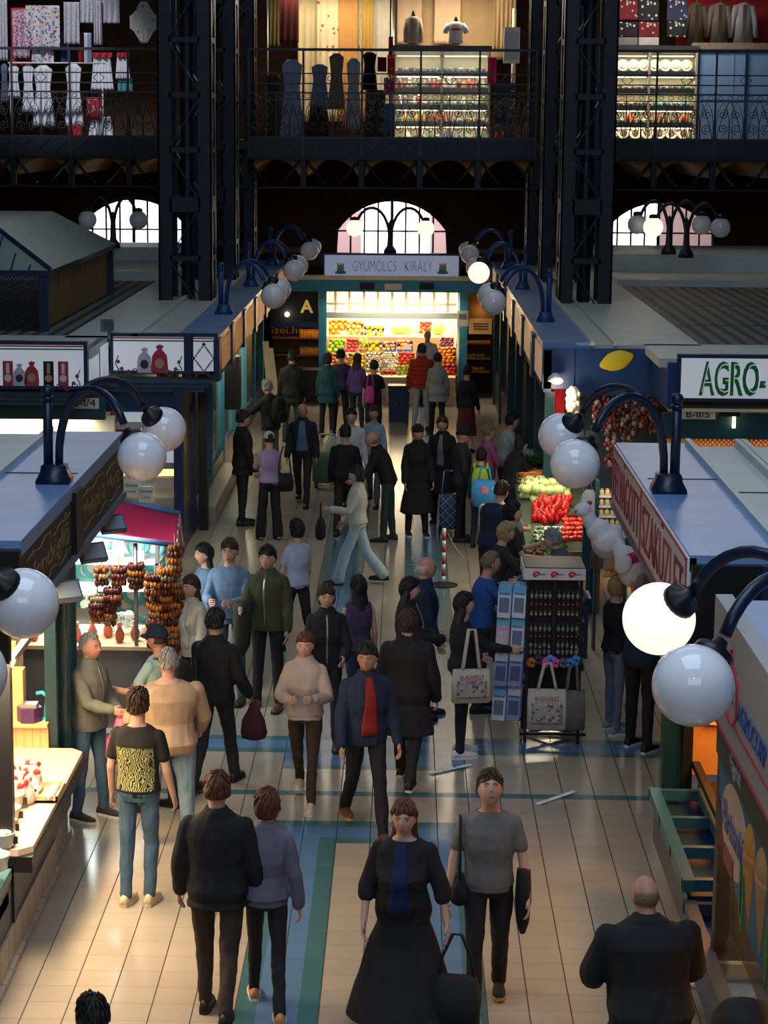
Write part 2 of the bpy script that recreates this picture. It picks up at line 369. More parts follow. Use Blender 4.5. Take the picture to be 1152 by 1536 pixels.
def windows():
    for k,(a,b) in enumerate(WIN):
        ar=arc_pts(a,b,ZS,ZR,ZT)
        root=thing('window_%d'%(k+1),None,None,((a+b)/2,WY+.1,ZS)); root['kind']='structure'
        cx=(a+b)/2; f=MB()
        loop=[(a-cx,0,0)]+[(p[0]-cx,0,p[1]-ZS) for p in ar]+[(b-cx,0,0)]
        f.tube(loop,.045,6,closed=True)
        n=7
        for i in range(1,n+1):
            x=a+(b-a)*i/(n+1)
            z=max(zz for (xx,zz) in [min(ar,key=lambda p:abs(p[0]-x))]); f.bar((x-cx,0,0),(x-cx,0,z-ZS),.045 if i!=4 else .075)
        f.bar((a-cx,0,(ZR-ZS)*.95),(b-cx,0,(ZR-ZS)*.95),.04)
        f.build('window_frame',IRONK,root)
        g=MB(); g.prism([(x,.02,z) for x,_,z in loop],(0,.012,0)); g.build('pane',GLASS,root)
    s=MB(); s.b2((-16,66,-1),(16,66.1,14)); struct(s,'sky_backdrop',SKYE,label='bright overcast daylight beyond the arched windows')
    for k,(a,b) in enumerate(WIN[:1]+WIN[2:]):
        cx=(a+b)/2+.05; fb=MB()
        # facade across the street with an arched opening
        ar=[(cx+1.0*math.cos(PI*i/14),4.0+1.0*math.sin(PI*i/14)) for i in range(15)]
        fb.b2((cx-2.6,63,0),(cx-1.0,63.3,7)); fb.b2((cx+1.0,63,0),(cx+2.6,63.3,7))
        for i in range(14):
            p,q=ar[i],ar[i+1]; fb.prism([(p[0],63,p[1]),(q[0],63,q[1]),(q[0],63,7),(p[0],63,7)],(0,.3,0))
        tr=[(cx+1.05*math.cos(PI*i/14),62.95,4.0+1.05*math.sin(PI*i/14)) for i in range(15)]
        o=struct(fb,'facade',FACADE,label='pale pink street facade seen through an arched window'); t=MB(); t.tube(tr,.09,6); t.build('arch_moulding',FACW,o)
windows()
la=light('AREA','street_daylight',(0,59,9),2600,(1,.98,.95),14,6); aim(la,(0,63,4))
# side walls of the hall and gallery
mb=MB(); mb.b2((-13.3,3,0),(-13,54.4,9.6)); struct(mb,'wall_left',BRK)
mb=MB(); mb.b2((13,3,0),(13.3,54.4,9.6)); struct(mb,'wall_right',BRK)
# ------------------------------------------------------------------ gallery
GY=48.5; ZF=at_d(587,210,GY).z; ZB=at_d(587,236,GY).z; ZC=at_d(587,281,GY).z; ZTOP=at_d(587,75,GY).z
mb=MB(); mb.b2((-13,GY+.05,ZF-.22),(13,WY,ZF-.02)); struct(mb,'gallery_floor',mat('gallery_slab',(.10,.08,.07),.8))
PX=[at_d(x,200,GY).x for x in (455,544,632,718)]; SP=(PX[3]-PX[0])/3; XP=[PX[0]+SP*(i-5) for i in range(-4,17)]
XP=[x for x in XP if -12.5<x<12.5]
# brick vaults between the iron joists
mb=MB(); VAULT=mat('ochre_vault',(.42,.22,.07),.85,var=.3,vs=3)
for i in range(len(XP)-1):
    a,b=XP[i]+.08,XP[i+1]-.08; ar=arc_pts(a,b,0,ZB-.42,ZB-.06,10)
    P=[(x,GY+.06,z) for x,z in ar]; P2=[(b,GY+.06,ZB+.02),(a,GY+.06,ZB+.02)]
    for q in range(10):
        p,r_=ar[q],ar[q+1]; mb.prism([(p[0],GY+.1,p[1]),(r_[0],GY+.1,r_[1]),(r_[0],GY+.1,ZB+.03),(p[0],GY+.1,ZB+.03)],(0,WY-GY-.15,0))
struct(mb,'gallery_vaults',VAULT)
mb=MB(); mb.b2((-13,GY-.12,ZB-.06),(13,GY+.06,ZB)); struct(mb,'gallery_edge_beam',NAVY2)
mb=MB(); mb.b2((-13,GY-.06,ZC-.04),(13,GY+.02,ZC)); struct(mb,'gallery_lower_chord',NAVY2)
# brackets under the gallery edge
def bracket():
    t=thing('gallery_bracket','dark iron bracket with curved struts under the gallery edge','bracket',(XP[0],GY-.02,ZC),0,'iron brackets under the gallery')
    p=MB(); p.b2((-.06,-.06,0),(.06,.06,ZB-ZC-.065)); p.build('bracket_post',NAVY2,t)
    for s_ in(-1,1):
        c=MB(); pts=[(s_*(.06+.44*(1-math.cos(q))),0,.06+.62*math.sin(q)) for q in [PI/2*i/8 for i in range(9)]]
        pts=[(s_*.05,0,(ZB-ZC)*.88),(s_*.16,0,(ZB-ZC)*.72),(s_*.33,0,(ZB-ZC)*.38),(s_*.52,0,.07)]
        c.tube(pts,.035,6); c.build('strut',NAVY2,t)
    return t
b0=bracket()
for x in XP[1:]: dup(b0,(x,GY-.02,ZC))
# railing: one run per bay between the columns
IRON=mat('railing_iron',(.06,.07,.09),.45,metal=.3)
ZD0,ZD1=at_d(587,207,GY).z,at_d(587,140,GY).z; ZM1,ZM2=at_d(587,111,GY).z,at_d(587,126,GY).z; ZI=at_d(587,150,GY).z
def spiral(cx,cz,r,turn,start,cw,n=22):
    return [(cx+r*(1-.8*i/n)*math.cos(start+cw*turn*2*PI*i/n),0,cz+r*(1-.8*i/n)*math.sin(start+cw*turn*2*PI*i/n)) for i in range(n+1)]
def scroll_panel(parent,x0,x1):
    w=(x1-x0); h=ZI-ZD0
    for half in(0,1):
        mb=MB(); cx=x0+w*(.27+.46*half); s_=1 if half==0 else -1
        r1=min(w*.17,h*.21)
        mb.tube([(cx-s_*w*.2,0,.0)]+[(cx+s_*(-.2+.40*t)*w*(1),0,h*(t**.7)) for t in(.25,.5,.75,1)],.010,5)
        mb.tube(spiral(cx,h*.28,r1*1.05,1.6,-PI/2 if s_>0 else -PI/2,s_),.011,5)
        mb.tube(spiral(cx,h*.66,r1*.95,1.6,PI/2,-s_),.011,5)
        ap=[(cx-w*.22,0,0),(cx-w*.22,0,h*.45),(cx-w*.15,0,h*.78),(cx,0,h*.97),(cx+w*.15,0,h*.78),(cx+w*.22,0,h*.45),(cx+w*.22,0,0)]
        mb.tube(ap,.009,5)
        o=mb.build('scrollwork',IRON,parent,(0,0,ZD0-ZF))
def railing(xs,label):
    t=thing('gallery_railing',label,'railing',(0,GY-.06,ZF)); x0,x1=xs[0],xs[-1]
    for nm,z,r_ in(('top_rail',ZTOP,.030),('guard_rail',ZM1,.014),('guard_rail',ZM2,.014),('frieze_rail',ZD1,.018),('frieze_rail',ZI,.012),('bottom_rail',ZD0,.022)):
        mb=MB(); mb.bar((x0,0,z-ZF),(x1,0,z-ZF),r_*2); mb.build(nm,IRON,t)
    mb=MB(); mb.b2((x0,-.02,ZB-ZF),(x1,.02,ZD0-ZF-.02)); mb.build('kick_panel',mat('grey_blue_kick_panel',(.03,.036,.05),.5),t)
    for i,x in enumerate(xs):
        if 0<i<len(xs)-1 or True:
            mb=MB(); mb.bar((x,-.01,ZB-ZF),(x,-.01,ZTOP-ZF),.045); mb.lathe([(0,0),(.035,.02),(.03,.05),(0,.07)],8,(x,-.01,ZD1-ZF)); mb.build('post',IRON,t)
        if i<len(xs)-1:
            a,b=x,xs[i+1]; mb=MB(); n=3
            for j in range(n):
                xa=a+(b-a)*(j+.12)/n; xb=a+(b-a)*(j+.88)/n
                mb.bar((xa,-.035,ZB-ZF+.06),(xb,-.035,ZD0-ZF-.06),.018); mb.bar((xb,-.035,ZB-ZF+.06),(xa,-.035,ZD0-ZF-.06),.018)
            mb.build('lattice',IRON,t)
            mb=MB(); n=6
            for j in range(n):
                c=a+(b-a)*(j+.5)/n; mb.tube([(c+.06*math.cos(q),-.005,(ZD1+ZI)/2-ZF+.04*math.sin(q)) for q in [2*PI*i_/10 for i_ in range(10)]],.007,4,closed=True)
            mb.build('frieze_rings',IRON,t)
            m_=(a+b)/2; mb=MB(); mb.bar((m_,0,ZD0-ZF),(m_,0,ZD1-ZF),.022); mb.build('baluster',IRON,t)
            scroll_panel(t,a,(a+b)/2); scroll_panel(t,(a+b)/2,b)
            mb=MB(); zc=(ZM1+ZM2)/2-ZF; d=.12
            mb.tube([(m_-d,0,zc),(m_,0,zc+d),(m_+d,0,zc),(m_,0,zc-d)],.012,5,closed=True)
            mb.build('diamond',IRON,t)
    return t
CL,CRT=-3.35,2.62
def bayx(a,b): return [a]+[x for x in XP if a+.25<x<b-.25]+[b]
railing(bayx(at_d(400,200,GY).x-.4,at_d(776,200,GY).x+.4),'wrought iron railing in front of the souvenir shop between the two columns')
railing(bayx(-11.2,-4.6),'wrought iron railing in front of the white linen stall')
railing(bayx(3.6,11.2),'wrought iron railing in front of the blue glass case and porcelain cabinet')
# ------------------------------------------------------------------ lattice columns
def column(label,x0,x1,y,z1=9.2,grp=None):
    w=x1-x0; t=thing('iron_column',label,'column',((x0+x1)/2,y+w/2,0)); h=w/2
    for sx in(-1,1):
        for sy in(-1,1):
            mb=MB(); a=.24
            mb.b2((sx*h,sy*h,0),(sx*(h-a),sy*(h-.03),z1)); mb.b2((sx*h,sy*h,0),(sx*(h-.03),sy*(h-a),z1))
            if sy<0:
                for j in range(int(z1/.16)):
                    for q in(.06,.19): mb.box((sx*(h-q),sy*h-.008,.1+j*.16),(.035,.016,.035))
            mb.build('corner_angle',NAVY2,t)
    bay=.94; z=ZB0=.15; j=0
    mb=MB(); mb.lathe([(.12,0),(.12,z1)],12); mb.build('downpipe',NAVY2,t)
    while z<z1-.2:
        big=abs(z-(5.1))<.47
        mb=MB(); hh=.26 if big else .09
        mb.b2((-h+.2,-h,z-hh/2),(h-.2,-h+.025,z+hh/2)); mb.b2((-h+.2,h,z-hh/2),(h-.2,h-.025,z+hh/2)); mb.b2((-h,-h+.2,z-hh/2),(-h+.025,h-.2,z+hh/2)); mb.b2((h,-h+.2,z-hh/2),(h-.025,h-.2,z+hh/2))
        mb.build('batten',NAVY2,t)
        z2=min(z+bay,z1); s_=1 if j%2 else -1
        for f in range(4):
            mb=MB(); c=[(s_*(h-.22),-h+.015),(-s_*(h-.22),-h+.015)] if f==0 else [(s_*(h-.22),h-.015),(-s_*(h-.22),h-.015)] if f==1 else [(-h+.015,s_*(h-.22)),(-h+.015,-s_*(h-.22))] if f==2 else [(h-.015,s_*(h-.22)),(h-.015,-s_*(h-.22))]
            mb.bar((*c[0],z+.06),(*c[1],z2-.06),.02 if f>1 else .085,.085 if f>1 else .02); mb.build('lacing_bar',NAVY2,t)
        z=z2; j+=1
    return t
for i,y in enumerate((38.0,43.3,48.6)):
    if True:
        nm=['nearest','middle','farthest'][i]
        column('riveted dark iron lattice column on the left, %s of its row'%nm,-4.35,-3.41,y)
        column('riveted dark iron lattice column on the right, %s of its row'%nm,2.68,3.60,y)
TEALD=mat('deep_teal_paint',(.006,.032,.042),.35)
GOLDD=mat('dull_gold',(.22,.14,.045),.6)
# ------------------------------------------------------------------ kiosks
TILEW=tilemat('beige_plinth_tile',(.40,.35,.29),.35,(.08,.07,.06),gx=.3,gy=.3,axes=('Y','Z'),oy=0)
CORR=stripes('corrugated_roof_sheet',(.17,.185,.18),(.045,.05,.05),4.2,'X',.55)
def part(root,name,m,fn,label=None):
    mb=MB(); fn(mb); o=mb.build(name,m,root)
    if label: o['label']=label
    return o
def prt_box(root,name,m,lo,hi,label=None): return part(root,name,m,lambda mb:mb.b2(lo,hi),label)
RZ_L,RZ_R=(PI/2,0,PI/2),(PI/2,0,-PI/2)   # lettering on walls that look +x / -x
# ---- near left kiosk: black fascia with gold lettering
HR=3.2
k1=thing('market_kiosk','near left market kiosk with blue roof edge and black fascia lettered in gold','kiosk',(-3.9,17,0)); o1=V(-3.9,17,0)
def L1(x,y,z): return (x+3.9,y-17,z)
prt_box(k1,'roof_edge',ROOFBLUE,L1(-3.50,15.45,3.08),L1(-2.80,21.2,HR),'sky blue roof edge')
prt_box(k1,'roof_sheet',ROOFGREY,L1(-6.2,15.45,3.02),L1(-3.50,21.2,3.17),'pale roof sheet')
for x in(-3.52,-4.15): prt_box(k1,'roof_seam',ROOFGREY,L1(x-.03,15.45,3.17),L1(x+.03,21.2,3.25))
prt_box(k1,'roof_joint',NAVY2,L1(-3.5,18.55,3.2),L1(-2.85,18.57,3.206))
FASC=mat('black_brown_fascia',(.016,.012,.010),.45)
prt_box(k1,'fascia',FASC,L1(-2.92,15.45,2.62),L1(-2.80,21.2,3.08))
prt_box(k1,'end_fascia',BLACK,L1(-6.2,15.35,2.55),L1(-2.80,15.45,3.14))
prt_box(k1,'pilaster',BLACK,L1(-2.80,17.9,2.62),L1(-2.765,18.25,3.14))
prt_box(k1,'drip_strip',mat('grey_blue_metal',(.16,.22,.32),.4,metal=.4),L1(-2.95,15.45,2.55),L1(-2.77,21.2,2.61))
def flourish(mb,y0,y1,z0,z1):
    for zc,s_ in((z1-.06,1),(z0+.06,-1)):
        pts=[]
        for i in range(41):
            t=i/40; pts.append((0,y0+(y1-y0)*t,zc+.03*s_*math.sin(t*PI*6)*math.sin(t*PI)+.015*math.sin(t*PI*2)))
        mb.tube(pts,.006,5)
        for t in(.12,.5,.88): mb.tube([(x_,y+y0+(y1-y0)*t-0,z+zc) for x_,y,z in [(0,.06*math.cos(q)*(1-q/9),.035*math.sin(q)*(1-q/9)) for q in [PI*2*i/14 for i in range(18)]]],.006,4)
for y0,y1,txt in((18.35,21.05,'Mulató & Honti'),(15.6,17.85,'Vendéglő')):
    mb=MB(); flourish(mb,y0+.08-17,y1-.08-17,2.64,3.06); o=mb.build('gold_flourish',GOLDD,k1,(1.103,0,0))
    text(txt,.235,GOLDD,k1,'gold_lettering',L1(-2.797,(y0+y1)/2,2.84),RZ_L,.004,width=(y1-y0)*.86)
# floor level body
for y0,y1 in((13.6,15.15),(15.15,17.3),(17.3,18.31)):
    xo=-2.88 if y1<17 else -2.885 if y1<18 else -2.95
    prt_box(k1,'tiled_plinth',TILEW,L1(xo-.4,y0,0),L1(xo,y1,.30)); prt_box(k1,'plinth_curb',TILEW,L1(xo,y0,0),L1(xo+.035,y1,.05))
prt_box(k1,'base_panel',NAVY,L1(-3.2,13.6,.30),L1(-2.90,18.2,.72))
prt_box(k1,'black_front_rail',BLACK,L1(-3.0,15.26,.72),L1(-2.73,17.98,.84))
def ledge(mb):
    a,b=L1(-3.75,15.28,.84),L1(-2.74,17.95,.90); r=.10
    pts=[(a[0],a[1]),(b[0]-r,a[1]),(b[0],a[1]+r),(b[0],b[1]-r),(b[0]-r,b[1]),(a[0],b[1])]
    mb.prism([(x,y,.84) for x,y in pts],(0,0,.05))
part(k1,'display_counter',mat('lit_pale_laminate',(.70,.55,.38),.45,var=.06),ledge,'pale wooden display counter')
prt_box(k1,'back_panel',mat('ash_plank_panel',(.62,.40,.18),.5),L1(-3.95,18.05,.89),L1(-3.28,18.2,1.55)); 
prt_box(k1,'side_cabinet',stripes('ash_planks',(.62,.40,.18),(.35,.2,.08),14,'X',.93),L1(-3.95,17.75,.89),L1(-3.45,18.2,1.35))
prt_box(k1,'cabinet_top',WOOD,L1(-3.98,17.72,1.35),L1(-3.42,18.2,1.38)); prt_box(k1,'cabinet_top',WOOD,L1(-3.42,17.9,1.08),L1(-3.05,18.2,1.11)); prt_box(k1,'low_cabinet',stripes('ash_planks2',(.62,.40,.18),(.35,.2,.08),14,'X',.93),L1(-3.40,17.95,.89),L1(-3.05,18.2,1.08))
for y,x in((18.3,-2.93),(18.06,-2.98)): prt_box(k1,'post',TEALD,L1(x-.10,y-.06,.3),L1(x,y+.06,2.58))
prt_box(k1,'post',BLACK,L1(-2.98,15.32,.3),L1(-2.88,15.42,2.58))
def rail(mb): mb.bar(L1(-2.90,15.4,2.28),L1(-2.90,18.3,2.28),.05)
part(k1,'window_rail',mat('pale_window_rail',(.55,.46,.34),.4),rail)
def pane(mb): mb.b2(L1(-3.0,18.36,.35),L1(-2.99,19.0,2.5))
part(k1,'side_glass',mat('teal_tinted_glass',(.10,.32,.36),.05,alpha=.45,spec=.9),pane,'teal tinted glass side pane')
prt_box(k1,'glass_frame',TEAL,L1(-3.03,18.98,.3),L1(-2.96,19.06,2.55)); prt_box(k1,'glass_frame',TEAL,L1(-3.03,18.36,.3),L1(-2.96,19.0,.45))
prt_box(k1,'inner_wall',mat('dark_interior_panel',(.05,.045,.04),.7),L1(-5.0,18.2,.9),L1(-3.3,18.26,2.55)); prt_box(k1,'rear_wall',mat('warm_interior_wall',(.42,.32,.2),.7),L1(-5.1,13.6,.3),L1(-5.0,18.26,2.6))
prt_box(k1,'ceiling_panel',mat('kiosk_ceiling',(.25,.2,.15),.7),L1(-5.0,15.45,2.62),L1(-2.95,18.3,2.66))
def tray(mb):
    a,b=L1(-3.5,13.9,.72),L1(-2.86,15.2,.80)
    for lo,hi in(((a[0],a[1],.72),(b[0],a[1]+.08,.8)),((a[0],b[1]-.08,.72),(b[0],b[1],.8)),((b[0]-.1,a[1],.72),(b[0],b[1],.8)),((a[0],a[1],.72),(a[0]+.08,b[1],.8))): mb.b2(lo,hi)
part(k1,'tray_frame',mat('teal_steel_frame',(.05,.16,.19),.35),tray); prt_box(k1,'tray_bed',BLACK,L1(-3.5,13.9,.5),L1(-2.9,15.2,.6))
light('AREA','display_lamp',(-3.2,16.6,2.5),190,(1,.72,.42),.3,2.4)
light('AREA','display_lamp',(-3.0,14.9,2.3),110,(1,.72,.42),.4,1.2)
# ---- near right kiosk: white sign lettered in red
k2=thing('market_kiosk','right market kiosk with blue roof edge above a white sign lettered FELVÁGOTT SZAKÜZLET','kiosk',(3.2,17,0))
def L2(x,y,z): return (x-3.2,y-17,z)
prt_box(k2,'roof_edge',ROOFBLUE,L2(2.05,15.2,3.08),L2(2.72,20.8,HR),'sky blue roof edge')
prt_box(k2,'roof_sheet',ROOFGREY,L2(2.72,15.2,3.02),L2(6.0,20.8,3.17),'pale roof sheet')
for x in(2.74,3.22,3.28): prt_box(k2,'roof_seam',ROOFGREY,L2(x-.025,15.2,3.17),L2(x+.025,20.8,3.25))
prt_box(k2,'roof_joint',NAVY2,L2(2.12,18.6,3.2),L2(2.72,18.62,3.206)); prt_box(k2,'roof_joint',NAVY2,L2(2.75,18.1,3.17),L2(3.22,18.12,3.178))
for y0,y1 in((15.2,18.22),(18.24,20.8)):
    prt_box(k2,'sign_panel',SIGNW,L2(2.03,y0,2.62),L2(2.10,y1,3.18))
    part(k2,'sign_border',RED,lambda mb:[mb.b2(L2(2.022,y0,z),L2(2.032,y1,z+.018)) for z in(2.62,3.165)]+[mb.b2(L2(2.022,y,2.62),L2(2.032,y+.018,3.18)) for y in(y0,y1-.018)])
text('FELVÁGOTT',.55,REDD,k2,'red_lettering',L2(2.025,19.52,2.87),RZ_R,.004,width=2.3,offset=-.006)
text('SZAKÜZLET',.55,REDD,k2,'red_lettering',L2(2.025,16.72,2.87),RZ_R,.004,width=2.7,offset=-.006)
prt_box(k2,'end_fascia',BLACK,L2(2.06,15.12,2.35),L2(6.0,15.2,3.14)); prt_box(k2,'end_trim',NAVY,L2(2.55,15.05,2.9),L2(6,15.12,3.15))
prt_box(k2,'drip_strip',mat('grey_blue_metal',(.16,.22,.32),.4),L2(2.02,15.2,2.56),L2(2.15,20.8,2.61))
for y0,y1,xo in((17.3,18.26,2.36),(14.0,17.3,2.31)):
    prt_box(k2,'tiled_plinth',TILEW,L2(xo,y0,0),L2(xo+.5,y1,.45)); prt_box(k2,'plinth_curb',TILEW,L2(xo-.05,y0,0),L2(xo,y1,.05))
prt_box(k2,'base_panel',NAVY,L2(2.30,14.0,.45),L2(2.9,18.2,.80))
def freezer(mb,y0,y1,z,cells):
    x0,x1=L2(2.02,0,0)[0],L2(2.50,0,0)[0]; a,b=y0-17,y1-17
    mb.b2((x0,a,z-.09),(x0+.09,b,z)); mb.b2((x1-.09,a,z-.09),(x1,b,z))
    for i in range(cells+1):
        c=a+.045+(b-a-.09)*i/cells; mb.b2((x0,c-.03,z-.09),(x1,c+.03,z-.004))
part(k2,'freezer_frame',mat('teal_freezer_rim',(.035,.13,.17),.3,metal=.3),lambda mb:freezer(mb,14.75,16.95,.93,3)); prt_box(k2,'freezer_tub',mat('freezer_dark_tub',(.015,.03,.04),.3),L2(2.06,14.78,.50),L2(2.48,16.9,.80))
part(k2,'steel_trough',mat('dull_navy_trough',(.03,.04,.06),.4),lambda mb:freezer(mb,12.4,14.7,.80,2)); prt_box(k2,'trough_tub',NAVY,L2(2.06,12.4,.35),L2(2.48,14.7,.66))
prt_box(k2,'post',TEALD,L2(2.16,17.25,.45),L2(2.30,17.42,2.56)); prt_box(k2,'post',BLACK,L2(2.32,17.2,.8),L2(2.40,17.4,2.56))
prt_box(k2,'post',BLACK,L2(2.30,14.0,.3),L2(2.42,14.2,2.6))
prt_box(k2,'window_sill',BLACK,L2(2.45,14.2,.80),L2(2.8,17.2,.90))
prt_box(k2,'window_frame',BLACK,L2(2.40,14.2,1.02),L2(2.46,17.2,1.08)); prt_box(k2,'window_frame',BLACK,L2(2.40,14.2,2.2),L2(2.46,17.2,2.28))
prt_box(k2,'inner_wall',mat('orange_lit_panel',(.62,.27,.06),.6),L2(2.42,17.42,.9),L2(4.0,17.5,2.55)); prt_box(k2,'rear_wall',mat('orange_back_wall',(.55,.25,.07),.6),L2(3.9,13.9,.3),L2(4.0,17.5,2.6)); prt_box(k2,'ceiling_panel',mat('kiosk_ceiling2',(.25,.2,.15),.7),L2(2.3,15.2,2.62),L2(4,18.3,2.66))
def plaque(mb):
    pts=[]
    for i in range(9): q=PI*i/8; pts.append((.16*math.cos(q),-.01,.42+.16*math.sin(q)))
    for i in range(9): q=PI+PI*i/8; pts.append((.16*math.cos(q),-.01,.0+.06*math.sin(q)))
    mb.prism(pts,(0,.03,0))
o=part(k2,'cutting_board',mat('honey_board',(.80,.50,.18),.45),plaque); o.location=L2(2.62,17.38,1.4)
light('AREA','booth_lamp',(3.0,16.2,2.5),70,(1,.50,.16),.5,1.6)
# red and pink goods poster under the sign
kp=thing('lit_poster','red white and pink lit poster under the red lettered sign','poster',(2.55,19.2,1.5))
prt_box(kp,'panel',mat('pale_pink_poster',(.85,.62,.66),.5,emit=(.9,.5,.55),es=.5),(-.03,-.9,-.35),(.03,.9,.85)); 
part(kp,'red_band',mat('poster_red',(.75,.03,.02),.5,emit=(.8,.03,.02),es=.5),lambda mb:[mb.b2((-.04,y,-.35),(-.03,y+.22,.85)) for y in(-.75,.05)])
part(kp,'tan_band',mat('poster_tan',(.6,.3,.12),.5),lambda mb:mb.b2((-.04,-.4,-.35),(-.03,-.15,.85)))
# ---- front right kiosk with the grey sign and the ice cream board
k3=thing('market_kiosk','nearest right kiosk with pale grey sign lettered AGROCORP','kiosk',(3.2,12,0))
def L3(x,y,z): return (x-3.2,y-12,z)
SIGNG=mat('pale_grey_sign',(.40,.41,.42),.45,var=.05)
prt_box(k3,'roof_edge',ROOFBLUE,L3(2.16,9.2,3.06),L3(6,13.9,3.16),'sky blue roof edge')
prt_box(k3,'sign_panel',SIGNG,L3(2.05,9.2,2.42),L3(2.16,13.9,HR),'pale grey sign panel')
text('AGROCORP',.20,BLUEL,k3,'blue_lettering',L3(2.045,12.25,2.72),RZ_R,.003,sx=.95)
part(k3,'sign_line',RED,lambda mb:mb.b2(L3(2.044,11.6,2.57),L3(2.052,12.9,2.585)))
def lozenge(mb):
    a=[(13.35,2.86),(13.2,2.93),(12.95,2.93),(12.82,2.86),(12.82,2.66),(12.95,2.58),(13.2,2.58),(13.35,2.66)]
    mb.tube([L3(2.046,y,z) for y,z in a],.012,5,closed=True); mb.tube([L3(2.046,13.08+.05*math.sin(q*2),2.93+.02*q) for q in [i*.6 for i in range(9)]],.010,5)
part(k3,'red_emblem',RED,lozenge); text('AC',.16,BLUEL,k3,'emblem_lettering',L3(2.045,13.08,2.75),RZ_R,.003)
BOARD=mat('dark_green_board',(.035,.05,.038),.5)
prt_box(k3,'menu_board',BOARD,L3(2.07,9.5,2.18),L3(2.13,13.75,2.41)); text('Fagylalt',.15,SIGNG,k3,'chalk_lettering',L3(2.065,12.9,2.30),RZ_R,.002)
prt_box(k3,'red_trim',RED,L3(2.045,9.2,2.40),L3(2.06,13.9,2.425))
# ice cream board: curved lower edge
def icb(mb):
    P=[(13.75,2.17),(9.5,2.17),(9.5,1.34),(12.2,1.42),(12.8,1.50),(13.3,1.66),(13.65,1.92)]
    mb.prism([L3(2.09,y,z) for y,z in P],(.05,0,0))
ICE=mat('ice_cream_board_blue',(.02,.15,.24),.5,var=.5,vs=3)
part(k3,'ice_cream_board',ICE,icb,'turquoise ice cream board')
def disc(mb,yc,zc,ry,rz_,x=2.085,n=28): mb.prism([L3(x,yc+ry*math.cos(2*PI*i/n),zc+rz_*math.sin(2*PI*i/n)) for i in range(n)],(.008,0,0))
part(k3,'cream_badge',mat('cream_badge',(.66,.50,.36),.5),lambda mb:disc(mb,13.0,1.87,.50,.28)); text('Parizsnki',.27,BLUEL,k3,'badge_lettering',L3(2.074,13.0,1.88),RZ_R,.002,shear=.25,width=.86)
part(k3,'red_label',mat('brick_red_label',(.30,.06,.05),.5),lambda mb:mb.b2(L3(2.076,12.95,1.58),L3(2.086,13.32,1.70)))
def cone(mb,yc):
    mb.lathe([(.0,0),(.03,.02),(.17,.50),(.18,.54)],16,L3(2.10,yc,1.42),sx=.25); mb.ball(L3(2.10,yc,1.98),(.045,.18,.15),14,10)
part(k3,'painted_cone',mat('wafer_orange',(.60,.28,.06),.6,var=.3,vs=12),lambda mb:cone(mb,12.38)); part(k3,'painted_cone',mat('wafer_tan',(.52,.30,.12),.6,var=.3,vs=12),lambda mb:cone(mb,11.95)); part(k3,'painted_leaves',mat('leaf_green_paint',(.10,.22,.03),.6),lambda mb:[disc(mb,y,z,.05,.22,2.083) for y,z in((12.66,1.62),(12.6,1.58),(11.7,1.6))])
MESHW=meshmat('wire_mesh_front',(.10,.06,.03),22)
prt_box(k3,'mesh_front',MESHW,L3(2.20,9.5,.95),L3(2.205,13.7,1.9)); prt_box(k3,'mesh_back_panel',mat('amber_back_panel',(.75,.42,.12),.6,var=.5,vs=5),L3(2.45,9.5,.9),L3(2.5,13.7,2.1)); prt_box(k3,'base_panel',NAVY,L3(2.52,9.5,0),L3(2.9,13.70,.95)); prt_box(k3,'post',BLACK,L3(2.1,13.72,0),L3(2.25,13.86,2.4)); prt_box(k3,'end_wall',BLACK,L3(2.25,13.8,0),L3(6,13.88,3.05))
light('AREA','mesh_lamp',(2.40,12.4,1.85),170,(1,.55,.18),.2,3)
# ---- left middle kiosk: paprika and pepper packages on the fascia, side along the aisle
k4=thing('market_kiosk','left middle kiosk with white illustrated fascia signs and plate B-I/4','kiosk',(-5,31,0))
def L4(x,y,z): return (x+5,y-31,z)
YB=49.3
prt_box(k4,'roof_edge',ROOFBLUE,L4(-3.32,31.1,3.1),L4(-2.70,YB,HR),'blue roof edge'); prt_box(k4,'roof_sheet',ROOFGREY,L4(-4.95,31.12,3.05),L4(-3.32,YB,3.17),'pale zinc roof strip'); prt_box(k4,'roof_sheet',ROOFGREY,L4(-12.5,29.33,3.05),L4(-4.3,31.4,3.17),'pale zinc roof strip')
prt_box(k4,'roof_seam',ROOFGREY,L4(-3.95,31,3.17),L4(-3.86,YB,3.24)); prt_box(k4,'corrugated_roof',CORR,L4(-12.5,31.4,3.0),L4(-4.95,YB,3.12),'grey corrugated roof'); prt_box(k4,'roof_parapet',ROOFGREY,L4(-12.5,43.5,3.1),L4(-4.6,47.5,3.32)); prt_box(k4,'roof_parapet',ROOFGREY,L4(-12.5,47.0,3.3),L4(-4.6,49.0,3.6))
def signbox(root,Lf,x0,x1,y,z0,z1,m=None,fr=NAVY,trico=True):
    m=m or SIGNW; prt_box(root,'sign_frame',fr,Lf(x0,y,z0),Lf(x1,y+.12,z1)); prt_box(root,'sign_panel',m,Lf(x0+.05,y-.012,z0+.05),Lf(x1-.05,y,z1-.05),'white illustrated sign panel' if m.name.endswith('white_sign') else None)
    if trico:
        prt_box(root,'red_stripe',RED,Lf(x0+.05,y-.018,z1-.075),Lf(x1-.05,y-.012,z1-.055)); prt_box(root,'green_stripe',mat('green_stripe',(.02,.30,.14),.5),Lf(x0+.05,y-.018,z1-.115),Lf(x1-.05,y-.012,z1-.095))
